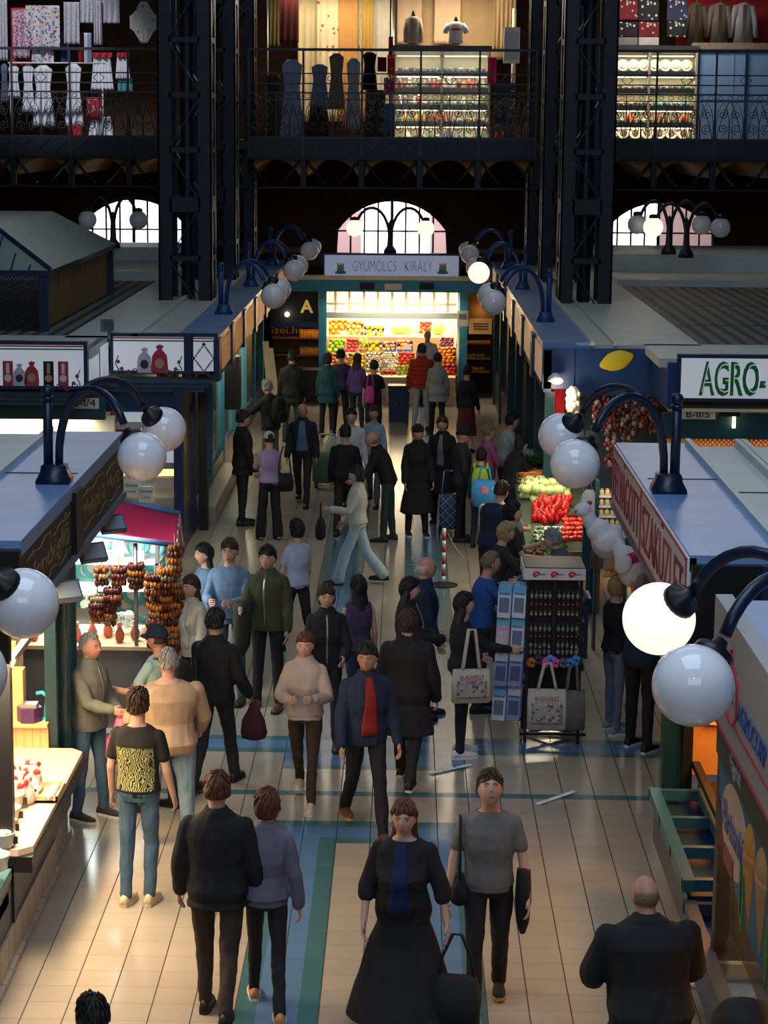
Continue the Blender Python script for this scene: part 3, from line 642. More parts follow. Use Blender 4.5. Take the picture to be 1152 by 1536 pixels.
def vine(root,Lf,x,y,z,fl):
    pts=[Lf(x+fl*.30*t,y-.02,z+.02+.05*math.sin(t*9)) for t in [i/12 for i in range(13)]]; pts2=[Lf(x+.02*math.sin(t*8),y-.02,z+.26*t) for t in [i/12 for i in range(13)]]
    part(root,'painted_vine',mat('vine_blue_green',(.10,.16,.22),.6),lambda mb:[mb.tube(pts,.008,4),mb.tube(pts2,.008,4)]); part(root,'painted_flowers',mat('flower_dark_red',(.35,.04,.08),.6),lambda mb:[mb.ball(Lf(x+fl*a,y-.016,z+b),(.028,.006,.028),8,6) for a,b in((.07,.07),(.17,.03),(.02,.17))])
def sack(root,Lf,x,y,z,s,m,nm,lb=None):
    def f(mb):
        P=[(-.20,0),(.20,0),(.22,.10),(.19,.45),(.10,.56),(.06,.60),(.11,.70),(0,.74),(-.10,.69),(-.05,.60),(-.12,.55),(-.19,.44),(-.22,.10)]
        mb.prism([Lf(x+a*s,y-.022,z+b*s) for a,b in P],(0,.012,0))
    part(root,nm,m,f); part(root,nm+'_label',lb or PAPER,lambda mb:mb.prism([Lf(x+.12*s*math.cos(q),y-.028,z+.25*s+.13*s*math.sin(q)) for q in [2*PI*i/16 for i in range(16)]],(0,.006,0)))
def packet(root,Lf,x,y,z,w,h,m,lb):
    part(root,'painted_packet',m,lambda mb:mb.b2(Lf(x-w/2,y-.022,z),Lf(x+w/2,y-.012,z+h)))
    part(root,'packet_label',lb,lambda mb:[mb.prism([Lf(x+w*.36*math.cos(q),y-.028,z+h*.32+w*.36*math.sin(q)) for q in [2*PI*i/16 for i in range(16)]],(0,.006,0)),mb.b2(Lf(x-w*.16,y-.028,z+h*.5),Lf(x+w*.16,y-.022,z+h*.92))])
SACKR=mat('red_sack',(.50,.04,.08),.6); SACKW=mat('white_sack',(.60,.58,.68),.6); DKLAB=mat('dark_round_label',(.05,.03,.06),.6); TAN=mat('tan_label',(.55,.34,.16),.6)
xa,xb=at_d(165,530,31).x,at_d(281,530,31).x; z0_,z1_=at_d(220,561,31).z,at_d(220,500,31).z
SIGNW=mat('backlit_white_sign',(.72,.75,.80),.35,var=.04,emit=(.75,.80,.90),es=.28)  # weak emission added to brighten the white panels and the poster
signbox(k4,L4,xa,xb,31,z0_,z1_); xc=at_d(285,530,31).x; signbox(k4,L4,xc,-2.70,31,z0_,z1_)
prt_box(k4,'corner_trim',NAVY,L4(xb-.02,30.96,z0_),L4(xc+.02,31.1,z1_))
xm=(xa+xb)/2; sack(k4,L4,xm+.16,31,2.68,.56,SACKR,'painted_red_sack',TAN); sack(k4,L4,xm-.06,31,2.68,.50,SACKW,'painted_white_sack',DKLAB); vine(k4,L4,xa+.10,31,2.67,1); vine(k4,L4,xb-.10,31,2.67,-1)
def wreath(mb):
    c=L4((xc-2.70)/2,30.975,2.90); 
    for q in [2*PI*i/28 for i in range(28)]:
        r=.13; d=abs(math.cos(q))+abs(math.sin(q)); mb.ball((c[0]+r*1.1/d*math.cos(q),c[1],c[2]+r*1.5/d*math.sin(q)),(.016,.006,.013),6,4)
part(k4,'painted_wreath',mat('vine_blue_green',(.1,.16,.22),.6),wreath); part(k4,'painted_flowers',mat('flower_dark_red',(.35,.04,.08),.6),lambda mb:[mb.ball((L4((xc-2.70)/2,0,0)[0]+a,L4(0,30.97,0)[1],2.90+b),(.028,.008,.028),8,6) for a,b in((0,.2),(0,-.2),(.15,0),(-.15,0))])
xr=at_d(131,550,29.2).x
zl0,zl1=at_d(60,584,29.2).z,at_d(60,512,29.2).z; signbox(k4,L4,-9.0,xr,29.2,zl0,zl1)
for px,kind in((12,'r'),(40,'s'),(73,'k'),(95,'r')):
    x=at_d(px,550,29.2).x
    if kind=='s': sack(k4,L4,x+.07,29.2,2.69,.46,SACKR,'painted_red_sack',TAN); sack(k4,L4,x-.10,29.2,2.69,.42,SACKW,'painted_white_sack',DKLAB)
    else: packet(k4,L4,x,29.2,2.69,.14,.34,SACKR if kind=='r' else BLACK,PAPER if kind=='r' else TAN)
vine(k4,L4,xr-.12,29.2,2.66,-1)
prt_box(k4,'return_panel',SIGNW,L4(xr,29.35,2.65),L4(xr+.02,30.2,3.12)); prt_box(k4,'return_frame',NAVY,L4(xr-.1,29.3,2.6),L4(xr,31,3.17)); prt_box(k4,'return_panel',SIGNW,L4(xr+.03,30.25,2.65),L4(xr+.05,30.95,3.12))
for dz,dx in((.0,0),(.07,.06),(.14,.12)): prt_box(k4,'cornice',mat('blue_grey_cornice',(.05,.08,.15),.4),L4(-9,29.35+dx,2.53-dz),L4(xr-.05-dx,31,2.59-dz)); prt_box(k4,'cornice',mat('blue_grey_cornice',(.05,.08,.15),.4),L4(xr-.1,30.98+dx,2.53-dz),L4(-2.8-dx,31.3,2.59-dz))
prt_box(k4,'blue_band',NAVY,L4(xr-.1,31.2,2.08),L4(-3.3,31.3,2.5)); prt_box(k4,'plate_board',mat('dark_teal_board',(.02,.06,.08),.5),L4(-9,30.0,2.12),L4(xr+.12,30.1,2.42))
pp=at_d(126,605,29.98); prt_box(k4,'number_plate',PAPER,L4(pp.x-.21,29.975,pp.z-.075),L4(pp.x+.21,29.995,pp.z+.075)); text('B-I/4',.16,BLACK,k4,'plate_lettering',L4(pp.x,29.97,pp.z),ext=.003,sx=1.1)
CREAM=mat('cream_lit_wall',(.80,.74,.55),.6)
prt_box(k4,'shop_wall',CREAM,L4(-9,30.4,1.2),L4(xr+.2,30.5,2.12)); prt_box(k4,'shop_wall',CREAM,L4(-9,30.1,.0),L4(xr+.2,30.2,.9))
light('AREA','soffit_lamp',(-5.8,30.25,2.1),55,(1,.93,.72),2.6,.25)
# poster with a paprika jar
ja=at_d(215,645,31.18); prt_box(k4,'jar_poster',SIGNW,L4(-4.28,31.1,1.35),L4(-3.34,31.2,2.08)); 
prt_box(k4,'painted_jar',mat('cream_jar_band',(.66,.60,.40),.5),L4(ja.x-.45,31.08,1.35),L4(ja.x+.28,31.1,1.93)); prt_box(k4,'painted_jar_band',REDD,L4(ja.x-.45,31.07,1.66),L4(ja.x+.28,31.085,1.84)); prt_box(k4,'painted_jar_lid',mat('grey_lid',(.45,.46,.48),.5),L4(ja.x-.43,31.06,1.84),L4(ja.x+.26,31.08,1.95)); part(k4,'painted_peppers',RED,lambda mb:[mb.ball(L4(ja.x+a,31.06,1.48+b),(.07,.01,.1),8,6) for a,b in((-.3,0),(-.12,.03),(.08,-.02),(.2,.04),(-.4,.55),(.1,.58),(.4,.56))])
# front glass with price cards, lit goods
prt_box(k4,'front_glass',GLASS,L4(-4.28,31.1,.55),L4(-3.34,31.11,1.35)); prt_box(k4,'front_base',NAVY,L4(-4.28,31.1,0),L4(-3.3,31.25,.55)); prt_box(k4,'goods_shelf',WOOD,L4(-4.28,31.25,.8),L4(-3.36,31.9,.84)); prt_box(k4,'goods_shelf',WOOD,L4(-4.28,31.25,1.1),L4(-3.36,31.9,1.13))
for px,py in((197,733),(219,742)):
    c=at_d(px,py,31.02); prt_box(k4,'price_card',PAPER,L4(c.x-.11,31.03,c.z-.12),L4(c.x+.11,31.045,c.z+.12)); text('Goose',.07,GREEN,k4,'card_lettering',L4(c.x,31.02,c.z+.05),ext=.002); text('Liver',.07,GREEN,k4,'card_lettering',L4(c.x,31.02,c.z-.04),ext=.002)
light('AREA','goods_lamp',(-3.6,31.6,1.9),40,(1,.9,.65),1.0,.3)
# aisle side: fascia pictures, shutters, posts
NEON=spots('warm_fruit_mural',(.75,.38,.16),[(.75,.14,.05),(.85,.55,.12),(.55,.20,.18),(.85,.70,.55),(.35,.35,.12)],2.2,.62,.5)
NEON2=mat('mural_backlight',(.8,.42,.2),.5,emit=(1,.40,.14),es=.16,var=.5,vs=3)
ys=[31.0,33.4,35.9,38.6,41.5,45,49.2]
for i in range(6):
    a,b=ys[i]+.25,ys[i+1]-.18
    prt_box(k4,'mural_panel',NEON2,L4(-2.715,a,2.66),L4(-2.70,b,3.12),'orange lit fruit mural panel'); prt_box(k4,'fascia_pilaster',NAVY,L4(-2.75,ys[i]-.18,2.58),L4(-2.665,ys[i]+.25,3.19))
prt_box(k4,'fascia_side',NAVY,L4(-2.82,31,2.58),L4(-2.715,YB,3.1))
SHUT=stripes('olive_roller_shutter',(.20,.16,.06),(.11,.09,.035),16,'Z',.8)
POST=stripes('poster_strip',(.24,.20,.17),(.14,.10,.08),1.3,'Y',.7)
prt_box(k4,'poster_strip',POST,L4(-3.31,31.1,2.02),L4(-3.26,35.5,2.5),'faded poster strip')
for y0,y1,m_ in((31.3,32.7,SHUT),(32.9,34.2,SHUT),(34.4,35.8,TEAL),(36.1,38.2,GLASS),(38.5,40.6,GLASS),(41,43.5,GLASS),(43.8,46,TEAL)):
    prt_box(k4,'shutter' if m_ is SHUT else 'shop_window' if m_ is GLASS else 'shop_door',m_,L4(-3.31,y0,.5),L4(-3.28,y1,2.02))
for y in(31.15,32.8,34.3,35.9,38.35,40.8,43.65,46.2,48.9): prt_box(k4,'post',TEALB if y>35 else NAVY,L4(-3.36,y-.09,0),L4(-3.22,y+.09,2.58))
prt_box(k4,'black_pipe',BLACK,L4(-3.18,32.95,0),L4(-3.04,33.12,2.58))
prt_box(k4,'side_base',NAVY,L4(-3.36,31.1,0),L4(-3.24,YB,.5)); prt_box(k4,'tiled_plinth',TILEW,L4(-3.25,33.6,0),L4(-2.98,38.2,.26))
prt_box(k4,'inner_wall',mat('shop_dim_wall',(.30,.24,.14),.7),L4(-4.5,32,0),L4(-4.4,YB,2.58)); prt_box(k4,'electric_box',BLACK,L4(-3.25,38.3,1.2),L4(-2.95,38.7,2.15))
light('AREA','shop_lamp',(-3.4,40.5,2.4),110,(1,.85,.55),.5,7); 
# ---- right middle kiosk: navy fascia with a lemon, white AGRO sign
k5=thing('market_kiosk','right middle kiosk with navy fascia, painted lemon and white AGRO sign, plate B-II/5','kiosk',(5,30.6,0))
def L5(x,y,z): return (x-5,y-30.6,z)
F5=30.6
prt_box(k5,'roof_edge',ROOFBLUE,L5(1.95,F5+.1,3.1),L5(2.62,YB,HR),'blue roof edge'); prt_box(k5,'roof_sheet',ROOFGREY,L5(2.62,F5+.13,3.05),L5(4.2,YB,3.17),'pale zinc roof strip'); prt_box(k5,'roof_seam',ROOFGREY,L5(2.62,F5,3.17),L5(2.68,YB,3.23)); prt_box(k5,'roof_seam',ROOFGREY,L5(2.95,F5,3.17),L5(3.0,YB,3.22)); prt_box(k5,'roof_sheet',ROOFGREY,L5(3.4,28.93,3.05),L5(12.5,30.9,3.17),'pale zinc roof strip')
prt_box(k5,'corrugated_roof',CORR,L5(4.2,30.9,3.0),L5(12.5,43.0,3.12),'grey corrugated roof'); prt_box(k5,'roof_parapet',ROOFGREY,L5(4.2,43,3.1),L5(12.5,45.5,3.25)); prt_box(k5,'roof_parapet',ROOFGREY,L5(4.2,45.5,3.2),L5(12.5,49,3.62)); 
for y in(34.5,38.4): prt_box(k5,'roof_joint',BLACK,L5(4.3,y,3.12),L5(12.5,y+.06,3.126))
x857,x985=at_d(862,540,F5).x,at_d(985,540,F5).x
NAVYS=mat('navy_sign_paint',(.014,.055,.19),.35,var=.1)
prt_box(k5,'navy_fascia',NAVYS,L5(1.95,F5,2.55),L5(x857,F5+.12,3.12)); prt_box(k5,'navy_fascia',NAVYS,L5(x857,F5+.05,2.45),L5(x985+.02,F5+.15,3.12)); 
def lemon(mb):
    c=at_d(925,541,F5+.03); M_=Euler((0,R(-18),0)).to_matrix().to_4x4()
    mb.ball(L5(c.x,F5+.035,c.z),(.215,.03,.140),24,14,fn=lambda d:1+.20*max(0,abs(d.x)-.86)/.14*.9,M=M_)
part(k5,'painted_lemon',YELLOW,lemon,'yellow painted lemon')
xs5=at_d(1018,570,28.8).x
prt_box(k5,'navy_return',NAVYS,L5(x985-.05,28.85,2.5),L5(xs5+.02,F5+.1,3.12)); 
signbox(k5,L5,xs5-.02,8.2,28.8,at_d(1085,603,28.8).z,at_d(1085,532,28.8).z,trico=False)
ca=at_d(1106,571,28.78)
cb=at_d(1050,571,28.78); wa=at_d(1150,571,28.78).x-cb.x
text('AGRO-',.61,GREEN,k5,'green_lettering',L5(cb.x,28.775,ca.z),ext=.004,align='LEFT',width=wa,offset=.018); text('AGRO-',.61,SIGNW,k5,'lettering_inline',L5(cb.x+.012,28.770,ca.z+.008),ext=.003,align='LEFT',width=wa*.985,offset=-.020); text('BIO',.61,GREEN,k5,'green_lettering',L5(cb.x+wa+.06,28.775,ca.z),ext=.004,align='LEFT',sx=.8,offset=.018)
prt_box(k5,'cream_soffit',CREAM,L5(xs5-.1,28.95,2.455),L5(9,30.5,2.50)); prt_box(k5,'teal_board',TEAL,L5(xs5-.15,29.2,2.05),L5(9,29.3,2.40))
cp_=at_d(1047,622,29.15); prt_box(k5,'number_plate',PAPER,L5(cp_.x-.24,29.17,cp_.z-.065),L5(cp_.x+.24,29.19,cp_.z+.065)); text('B-II/5',.14,BLACK,k5,'plate_lettering',L5(cp_.x,29.165,cp_.z),ext=.003,sx=1.1)
prt_box(k5,'paper_tag',PAPER,L5(xs5+.02,29.17,2.13),L5(xs5+.10,29.19,2.32))
prt_box(k5,'light_bracket',BLACK,L5(cp_.x+.28,29.05,2.38),L5(cp_.x+.55,29.15,2.48)); prt_box(k5,'light_tube',mat('lit_small_tube',(1,.8,.5),.4,emit=(1,.75,.4),es=6),L5(cp_.x+.46,29.08,2.22),L5(cp_.x+.50,29.12,2.38))
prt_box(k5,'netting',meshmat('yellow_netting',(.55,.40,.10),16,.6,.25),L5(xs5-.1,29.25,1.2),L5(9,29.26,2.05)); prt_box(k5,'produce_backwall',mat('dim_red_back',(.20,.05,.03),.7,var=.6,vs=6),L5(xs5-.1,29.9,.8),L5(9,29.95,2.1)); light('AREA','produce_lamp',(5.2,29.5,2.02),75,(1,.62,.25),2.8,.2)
# aisle side
prt_box(k5,'fascia_side',NAVYS,L5(1.97,F5,2.5),L5(2.08,YB,3.1))
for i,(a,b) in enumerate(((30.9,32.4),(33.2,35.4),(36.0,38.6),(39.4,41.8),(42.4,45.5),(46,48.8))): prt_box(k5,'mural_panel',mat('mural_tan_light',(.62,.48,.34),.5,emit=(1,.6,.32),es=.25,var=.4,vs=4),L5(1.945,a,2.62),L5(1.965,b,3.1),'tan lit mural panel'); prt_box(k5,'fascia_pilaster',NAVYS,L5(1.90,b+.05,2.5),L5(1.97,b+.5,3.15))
for y in(30.75,33,35.7,39,42,45.7,48.9): prt_box(k5,'post',TEAL,L5(2.0,y-.08,0),L5(2.14,y+.08,2.5))
prt_box(k5,'post',TEAL,L5(x985-.05,F5+.1,0),L5(x985+.08,F5+.22,2.45))
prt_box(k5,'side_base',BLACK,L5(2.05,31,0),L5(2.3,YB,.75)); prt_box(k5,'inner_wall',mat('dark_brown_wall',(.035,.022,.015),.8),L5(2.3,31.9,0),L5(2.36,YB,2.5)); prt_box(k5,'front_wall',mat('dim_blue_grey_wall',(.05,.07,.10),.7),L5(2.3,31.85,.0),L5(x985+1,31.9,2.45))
# ---- raised skylight house on the left roof
sk=thing('roof_house','small green-grey roofed housing with mesh sides standing on the left corrugated roof','roof housing',(-6.6,34.4,3.12))
c0=at_h(178-28,470,3.15)
hx0,hx1=-9.5,at_d(66,470,32.6).x; HY0,HY1=32.6,at_h(150,440,3.14).y
hx=at_d(66,440,32.6).x; ez=at_d(66,405,32.6).z; hz=at_d(20,340,32.6).z
def LK(x,y,z): return (x+6.6,y-34.4,z-3.12)
hb0,hb1=-10.2,hx
for x,y in((hx,HY0),(hx,HY1),(hb0,HY0),(hb0,HY1)): prt_box(sk,'post',NAVY,LK(x-.07,y-.07,3.12),LK(x+.07,y+.07,ez))
part(sk,'mesh_side',meshmat('dark_wire_mesh',(.03,.03,.03),18),lambda mb:mb.b2(LK(hb0,HY0,3.12),LK(hx,HY0+.005,ez)))
part(sk,'louvre_panel',mat('tan_louvre',(.23,.15,.06),.7),lambda mb:[mb.b2(LK(hx-.06,HY0+.08+i*(HY1-HY0)/5,3.14),LK(hx-.02,HY0-.02+(i+1)*(HY1-HY0)/5,ez-.05)) for i in range(5)])
prt_box(sk,'eave_beam',NAVY,LK(hb0-.1,HY0-.1,ez-.09),LK(hx+.1,HY1+.1,ez))
rzp=ez+.62; xm_=(hb0+hx)/2; ww=.95
def roofp(mb):
    A=[LK(hb0-.12,HY0-.12,ez),LK(hx+.12,HY0-.12,ez),LK(hx+.12,HY1+.12,ez),LK(hb0-.12,HY1+.12,ez)]
    B=[LK(hb0+ww,HY0+ww,rzp),LK(hx-ww,HY0+ww,rzp),LK(hx-ww,HY1-ww*.6,rzp),LK(hb0+ww,HY1-ww*.6,rzp)]
    mb.add(A+B,[(0,1,5,4),(1,2,6,5),(2,3,7,6),(3,0,4,7),(4,5,6,7),(3,2,1,0)])
part(sk,'hipped_roof',mat('green_grey_roof',(.24,.33,.31),.45,var=.2,vs=3),roofp)
part(sk,'hip_rib',NAVY,lambda mb:[mb.bar(LK(hx+.12,HY0-.12,ez+.02),LK(hx-ww,HY0+ww,rzp+.02),.05)]+[mb.bar(LK(hx-.2-i*.27,HY0-.125,ez+.01),LK(hx-.2-i*.27,HY0+min(ww,.2+i*.27),ez+.01+rzp*0+.62*min(1,(.2+i*.27)/ww)),.025) for i in range(9)])
# loudspeaker on the roof corner
sp=thing('horn_speaker','small grey horn loudspeaker on the corner of the left kiosk roof','loudspeaker',tuple(at_d(163,500,30.9)))
part(sp,'horn',mat('grey_plastic',(.16,.17,.16),.5),lambda mb:mb.lathe([(.03,.0),(.05,.06),(.13,.17),(.125,.17),(.04,.05)],4,(0,-.02,.1),Matrix.Rotation(R(80),4,'X')@Matrix.Rotation(PI/4,4,'Z'))); prt_box(sp,'driver',BLACK,(-.06,.0,.04),(.06,.14,.16)); prt_box(sp,'bracket',STEEL,(-.02,.02,-.08),(.02,.06,.06))
# ---- globe lamps standing on the roof edges
GLOBE=mat('opal_globe',(.90,.90,.95),.08,var=.02,spec=.6,coat=.3); GLIT=mat('lit_opal_globe',(1,.93,.82),.2,emit=(1,.87,.68),es=1.15,var=.01)
def lamp(label,x,y,z,side,lit=(0,0),m=LNAVY,dy=.8,grp=None,glz=3.55,span=.85,full=None):
    t=thing('globe_lamp',label,'street lamp',(x,y,z),0,grp)
    mb=MB(); mb.lathe([(.20,0),(.20,.03),(.15,.10),(.14,.15),(.09,.16)],4,M=Matrix.Rotation(PI/4,4,'Z')); mb.build('base',m,t)
    mb=MB(); mb.tube([(-side*.05,0,.1),(-side*.05,0,.72)],.042,10); mb.build('post',m,t); mb=MB(); mb.ball((-side*.05,0,.78),.055,12,8); mb.lathe([(.05,.70),(.05,.735)],12,(-side*.05,0,0)); mb.build('finial',m,t)
    for i,sy in enumerate((-1,1)):
        ex=side*span; ey=sy*dy*.93; gz=glz-z
        pts=[]
        for q in [i_/14 for i_ in range(15)]:
            a=PI*.80*q; r=1-math.cos(a); f=r/(1-math.cos(PI*.80)); pts.append((ex*f*.80+side*.04*(1-f),ey*f*.82,.12+.72*math.sin(a)**.8 if a>0 else .12))
        mb=MB(); mb.tube(pts,.034,10); arm=mb.build('arm',m,t)
        g=V(ex,sy*dy,gz); e=V(*pts[-1]); d=(g-e).normalized(); rot=d.to_track_quat('Z','Y').to_matrix().to_4x4(); top=g-d*.185
        mb=MB(); mb.lathe([(.035,-.10),(.045,-.06),(.10,-.03),(.105,.035),(.09,.04)],18,tuple(top),rot); mb.build('collar',BLACK,arm)
        mb=MB(); mb.ball(tuple(g),.2,36,24); mb.build('globe',GLIT if lit[i] else GLOBE,arm)['label']='lit warm white globe' if lit[i] else 'unlit white globe'
        if lit[i]: light('POINT','globe_light',(x+g.x,y+g.y,z+g.z),18,(1,.85,.62),.21)
    return t
lamp('twin globe lamp on the roof above the white sign lettered in red, globes unlit',2.22,17.95,3.2,-1)
lamp('nearest right twin globe lamp, far globe lit and near globe unlit',2.26,10.9,3.17,-1,lit=(0,1),dy=.72)
lamp('twin globe lamp on the near left kiosk roof above the gold lettering',-2.98,18.1,3.2,1)
lamp('nearest left globe lamp, one white globe showing at the left edge of the photo',-2.98,11.0,3.2,1)
for i,(y,lit) in enumerate(((35.0,(0,0)),(41.2,(0,0)),(47.7,(0,0)))): lamp('blue twin globe lamp along the left aisle roof, %s of three'%['nearest','second','farthest'][i],-2.95,y,3.2,1,dy=.75,m=NAVYS)
for i,(y,lit) in enumerate(((34.1,(0,0)),(41.0,(1,0)),(46.9,(0,0)))): lamp('blue twin globe lamp along the right aisle roof, %s'%['nearest of three','second, its near globe lit','farthest of three'][i],2.2,y,3.2,-1,lit,dy=.75,m=NAVYS)
# lamps silhouetted against the arched windows: arms along x
def lamp2(label,x,y,z,lit=(0,0),s=1.0,span=.95,mm=NAVY2):
    t=thing('globe_lamp',label,'street lamp',(x,y,z)); mb=MB(); mb.lathe([(.16,0),(.14,.1),(.07,.2),(.05,.65),(.07,.68),(.0,.8)],10); mb.build('post',mm,t)
    for i,sd in enumerate((-1,1)):
        pts=[(sd*span*(1-math.cos(PI*.8*q))/(1.81),0,.12+.95*math.sin(PI*.8*q)**.8) for q in [j/12 for j in range(13)]]
        mb=MB(); mb.tube(pts,.034,8); arm=mb.build('arm',mm,t); gx=pts[-1][0]+sd*.05; gz=pts[-1][2]-.14
        mb=MB(); mb.lathe([(.09,-.03),(.09,.05),(.03,.07)],12,(gx,0,gz+.19)); mb.build('collar',BLACK,arm); mb=MB(); mb.ball((gx,0,gz),.2,28,18); mb.build('globe',GLIT if lit[i] else GLOBE,arm)
    return t
c=at_d(585,380,50.6); lamp2('twin globe lamp with both globes lit before the centre arched window',c.x,50.6,c.z-.02,(1,1),span=.78)
c=at_d(1003,374,44.3); lamp2('twin globe lamp before the right arched window, farther one',c.x,44.3,c.z-.1,(0,0),span=.6); c=at_d(1029,379,43.6); lamp2('twin globe lamp before the right arched window, nearer one with a lit globe',c.x,43.6,c.z-.1,(1,0),span=.62)
c=at_d(170,372,46.5); lamp2('twin globe lamp before the left arched window, both globes unlit',c.x,46.5,c.z,(0,0),span=.5)
# ------------------------------------------------------------------ people
SKINS=[mat('skin_fair',(.58,.34,.25),.5,var=.08,vs=15),mat('skin_tan',(.42,.23,.15),.5,var=.08,vs=15),mat('skin_ruddy',(.55,.27,.19),.5,var=.1,vs=15)]
HAIRM={k:mat('hair_'+k,c,.45,var=.4,vs=60,bump=.4,bs=90) for k,c in dict(black=(.012,.010,.010),brown=(.05,.025,.014),auburn=(.11,.035,.018),grey=(.28,.27,.26),white=(.5,.49,.47),blond=(.42,.28,.13),darkblond=(.22,.15,.08)).items()}
EYEW=mat('eye_dark',(.03,.025,.02),.15); LIP=mat('lips',(.36,.13,.11),.5)
def cloth(name,col,rough=.85,var=.22,**k): return mat('cloth_'+name,col,rough,var=var,vs=14,bump=.15,bs=120,sheen=.0,**k)
def ring(c,rx,ry,ax,ay,n=14,pw=1):
    out=[]
    for j in range(n):
        q=2*PI*j/n; a,b=math.cos(q),math.sin(q)
        if pw!=1: a=math.copysign(abs(a)**pw,a); b=math.copysign(abs(b)**pw,b)
        out.append(c+ax*(a*rx)+ay*(b*ry))
    return out
def limb(mb,pts,rad,n=10,ends=True):
    """tapered limb; rad entries r or (rx,ry); rounded ends"""
    P=[V(*p) for p in pts]; Q=[];RR=[]
    for i in range(len(P)-1):
        for k in range(3):
            t=k/3; Q.append(P[i].lerp(P[i+1],t)); RR.append(rad[i]*(1-t)+rad[i+1]*t)
    Q.append(P[-1]); RR.append(rad[-1])
    if ends:
        d0=(Q[0]-Q[1]).normalized(); d1=(Q[-1]-Q[-2]).normalized()
        Q=[Q[0]+d0*RR[0]*.85,Q[0]+d0*RR[0]*.5]+Q+[Q[-1]+d1*RR[-1]*.5,Q[-1]+d1*RR[-1]*.85]
        RR=[RR[0]*.35,RR[0]*.82]+RR+[RR[-1]*.82,RR[-1]*.35]
    mb.tube(Q,RR,n)
def headfn(d):
    x,y,z=d
    k=1.0
    if z<0: k*=1-.16*(-z)**1.3*(1 if y<.2 else .55)          # jaw
    k*=1-.05*max(0,abs(x)-.6)
    if y>0:
        k+=.17*math.exp(-((x/.10)**2+((z+.14)/.13)**2))       # nose tip
        k+=.09*math.exp(-((x/.09)**2+((z-.06)/.16)**2))       # bridge
        k-=.060*(math.exp(-(((x-.34)/.17)**2+((z-.10)/.10)**2))+math.exp(-(((x+.34)/.17)**2+((z-.10)/.10)**2)))
        k+=.035*math.exp(-((abs(x)-.3)/.3)**2-((z-.27)/.10)**2)
        k+=.045*math.exp(-((x/.25)**2+((z+.50)/.10)**2))      # lips
        k+=.07*math.exp(-((x/.24)**2+((z+.86)/.16)**2))       # chin
    else: k+=.05*math.exp(-((z-.15)/.5)**2)*(-y)
    return k
def rotx(v,a,o=V(0,0,0)):
    p=v-o; c,s=math.cos(a),math.sin(a); return o+V(p.x,p.y*c-p.z*s,p.y*s+p.z*c)
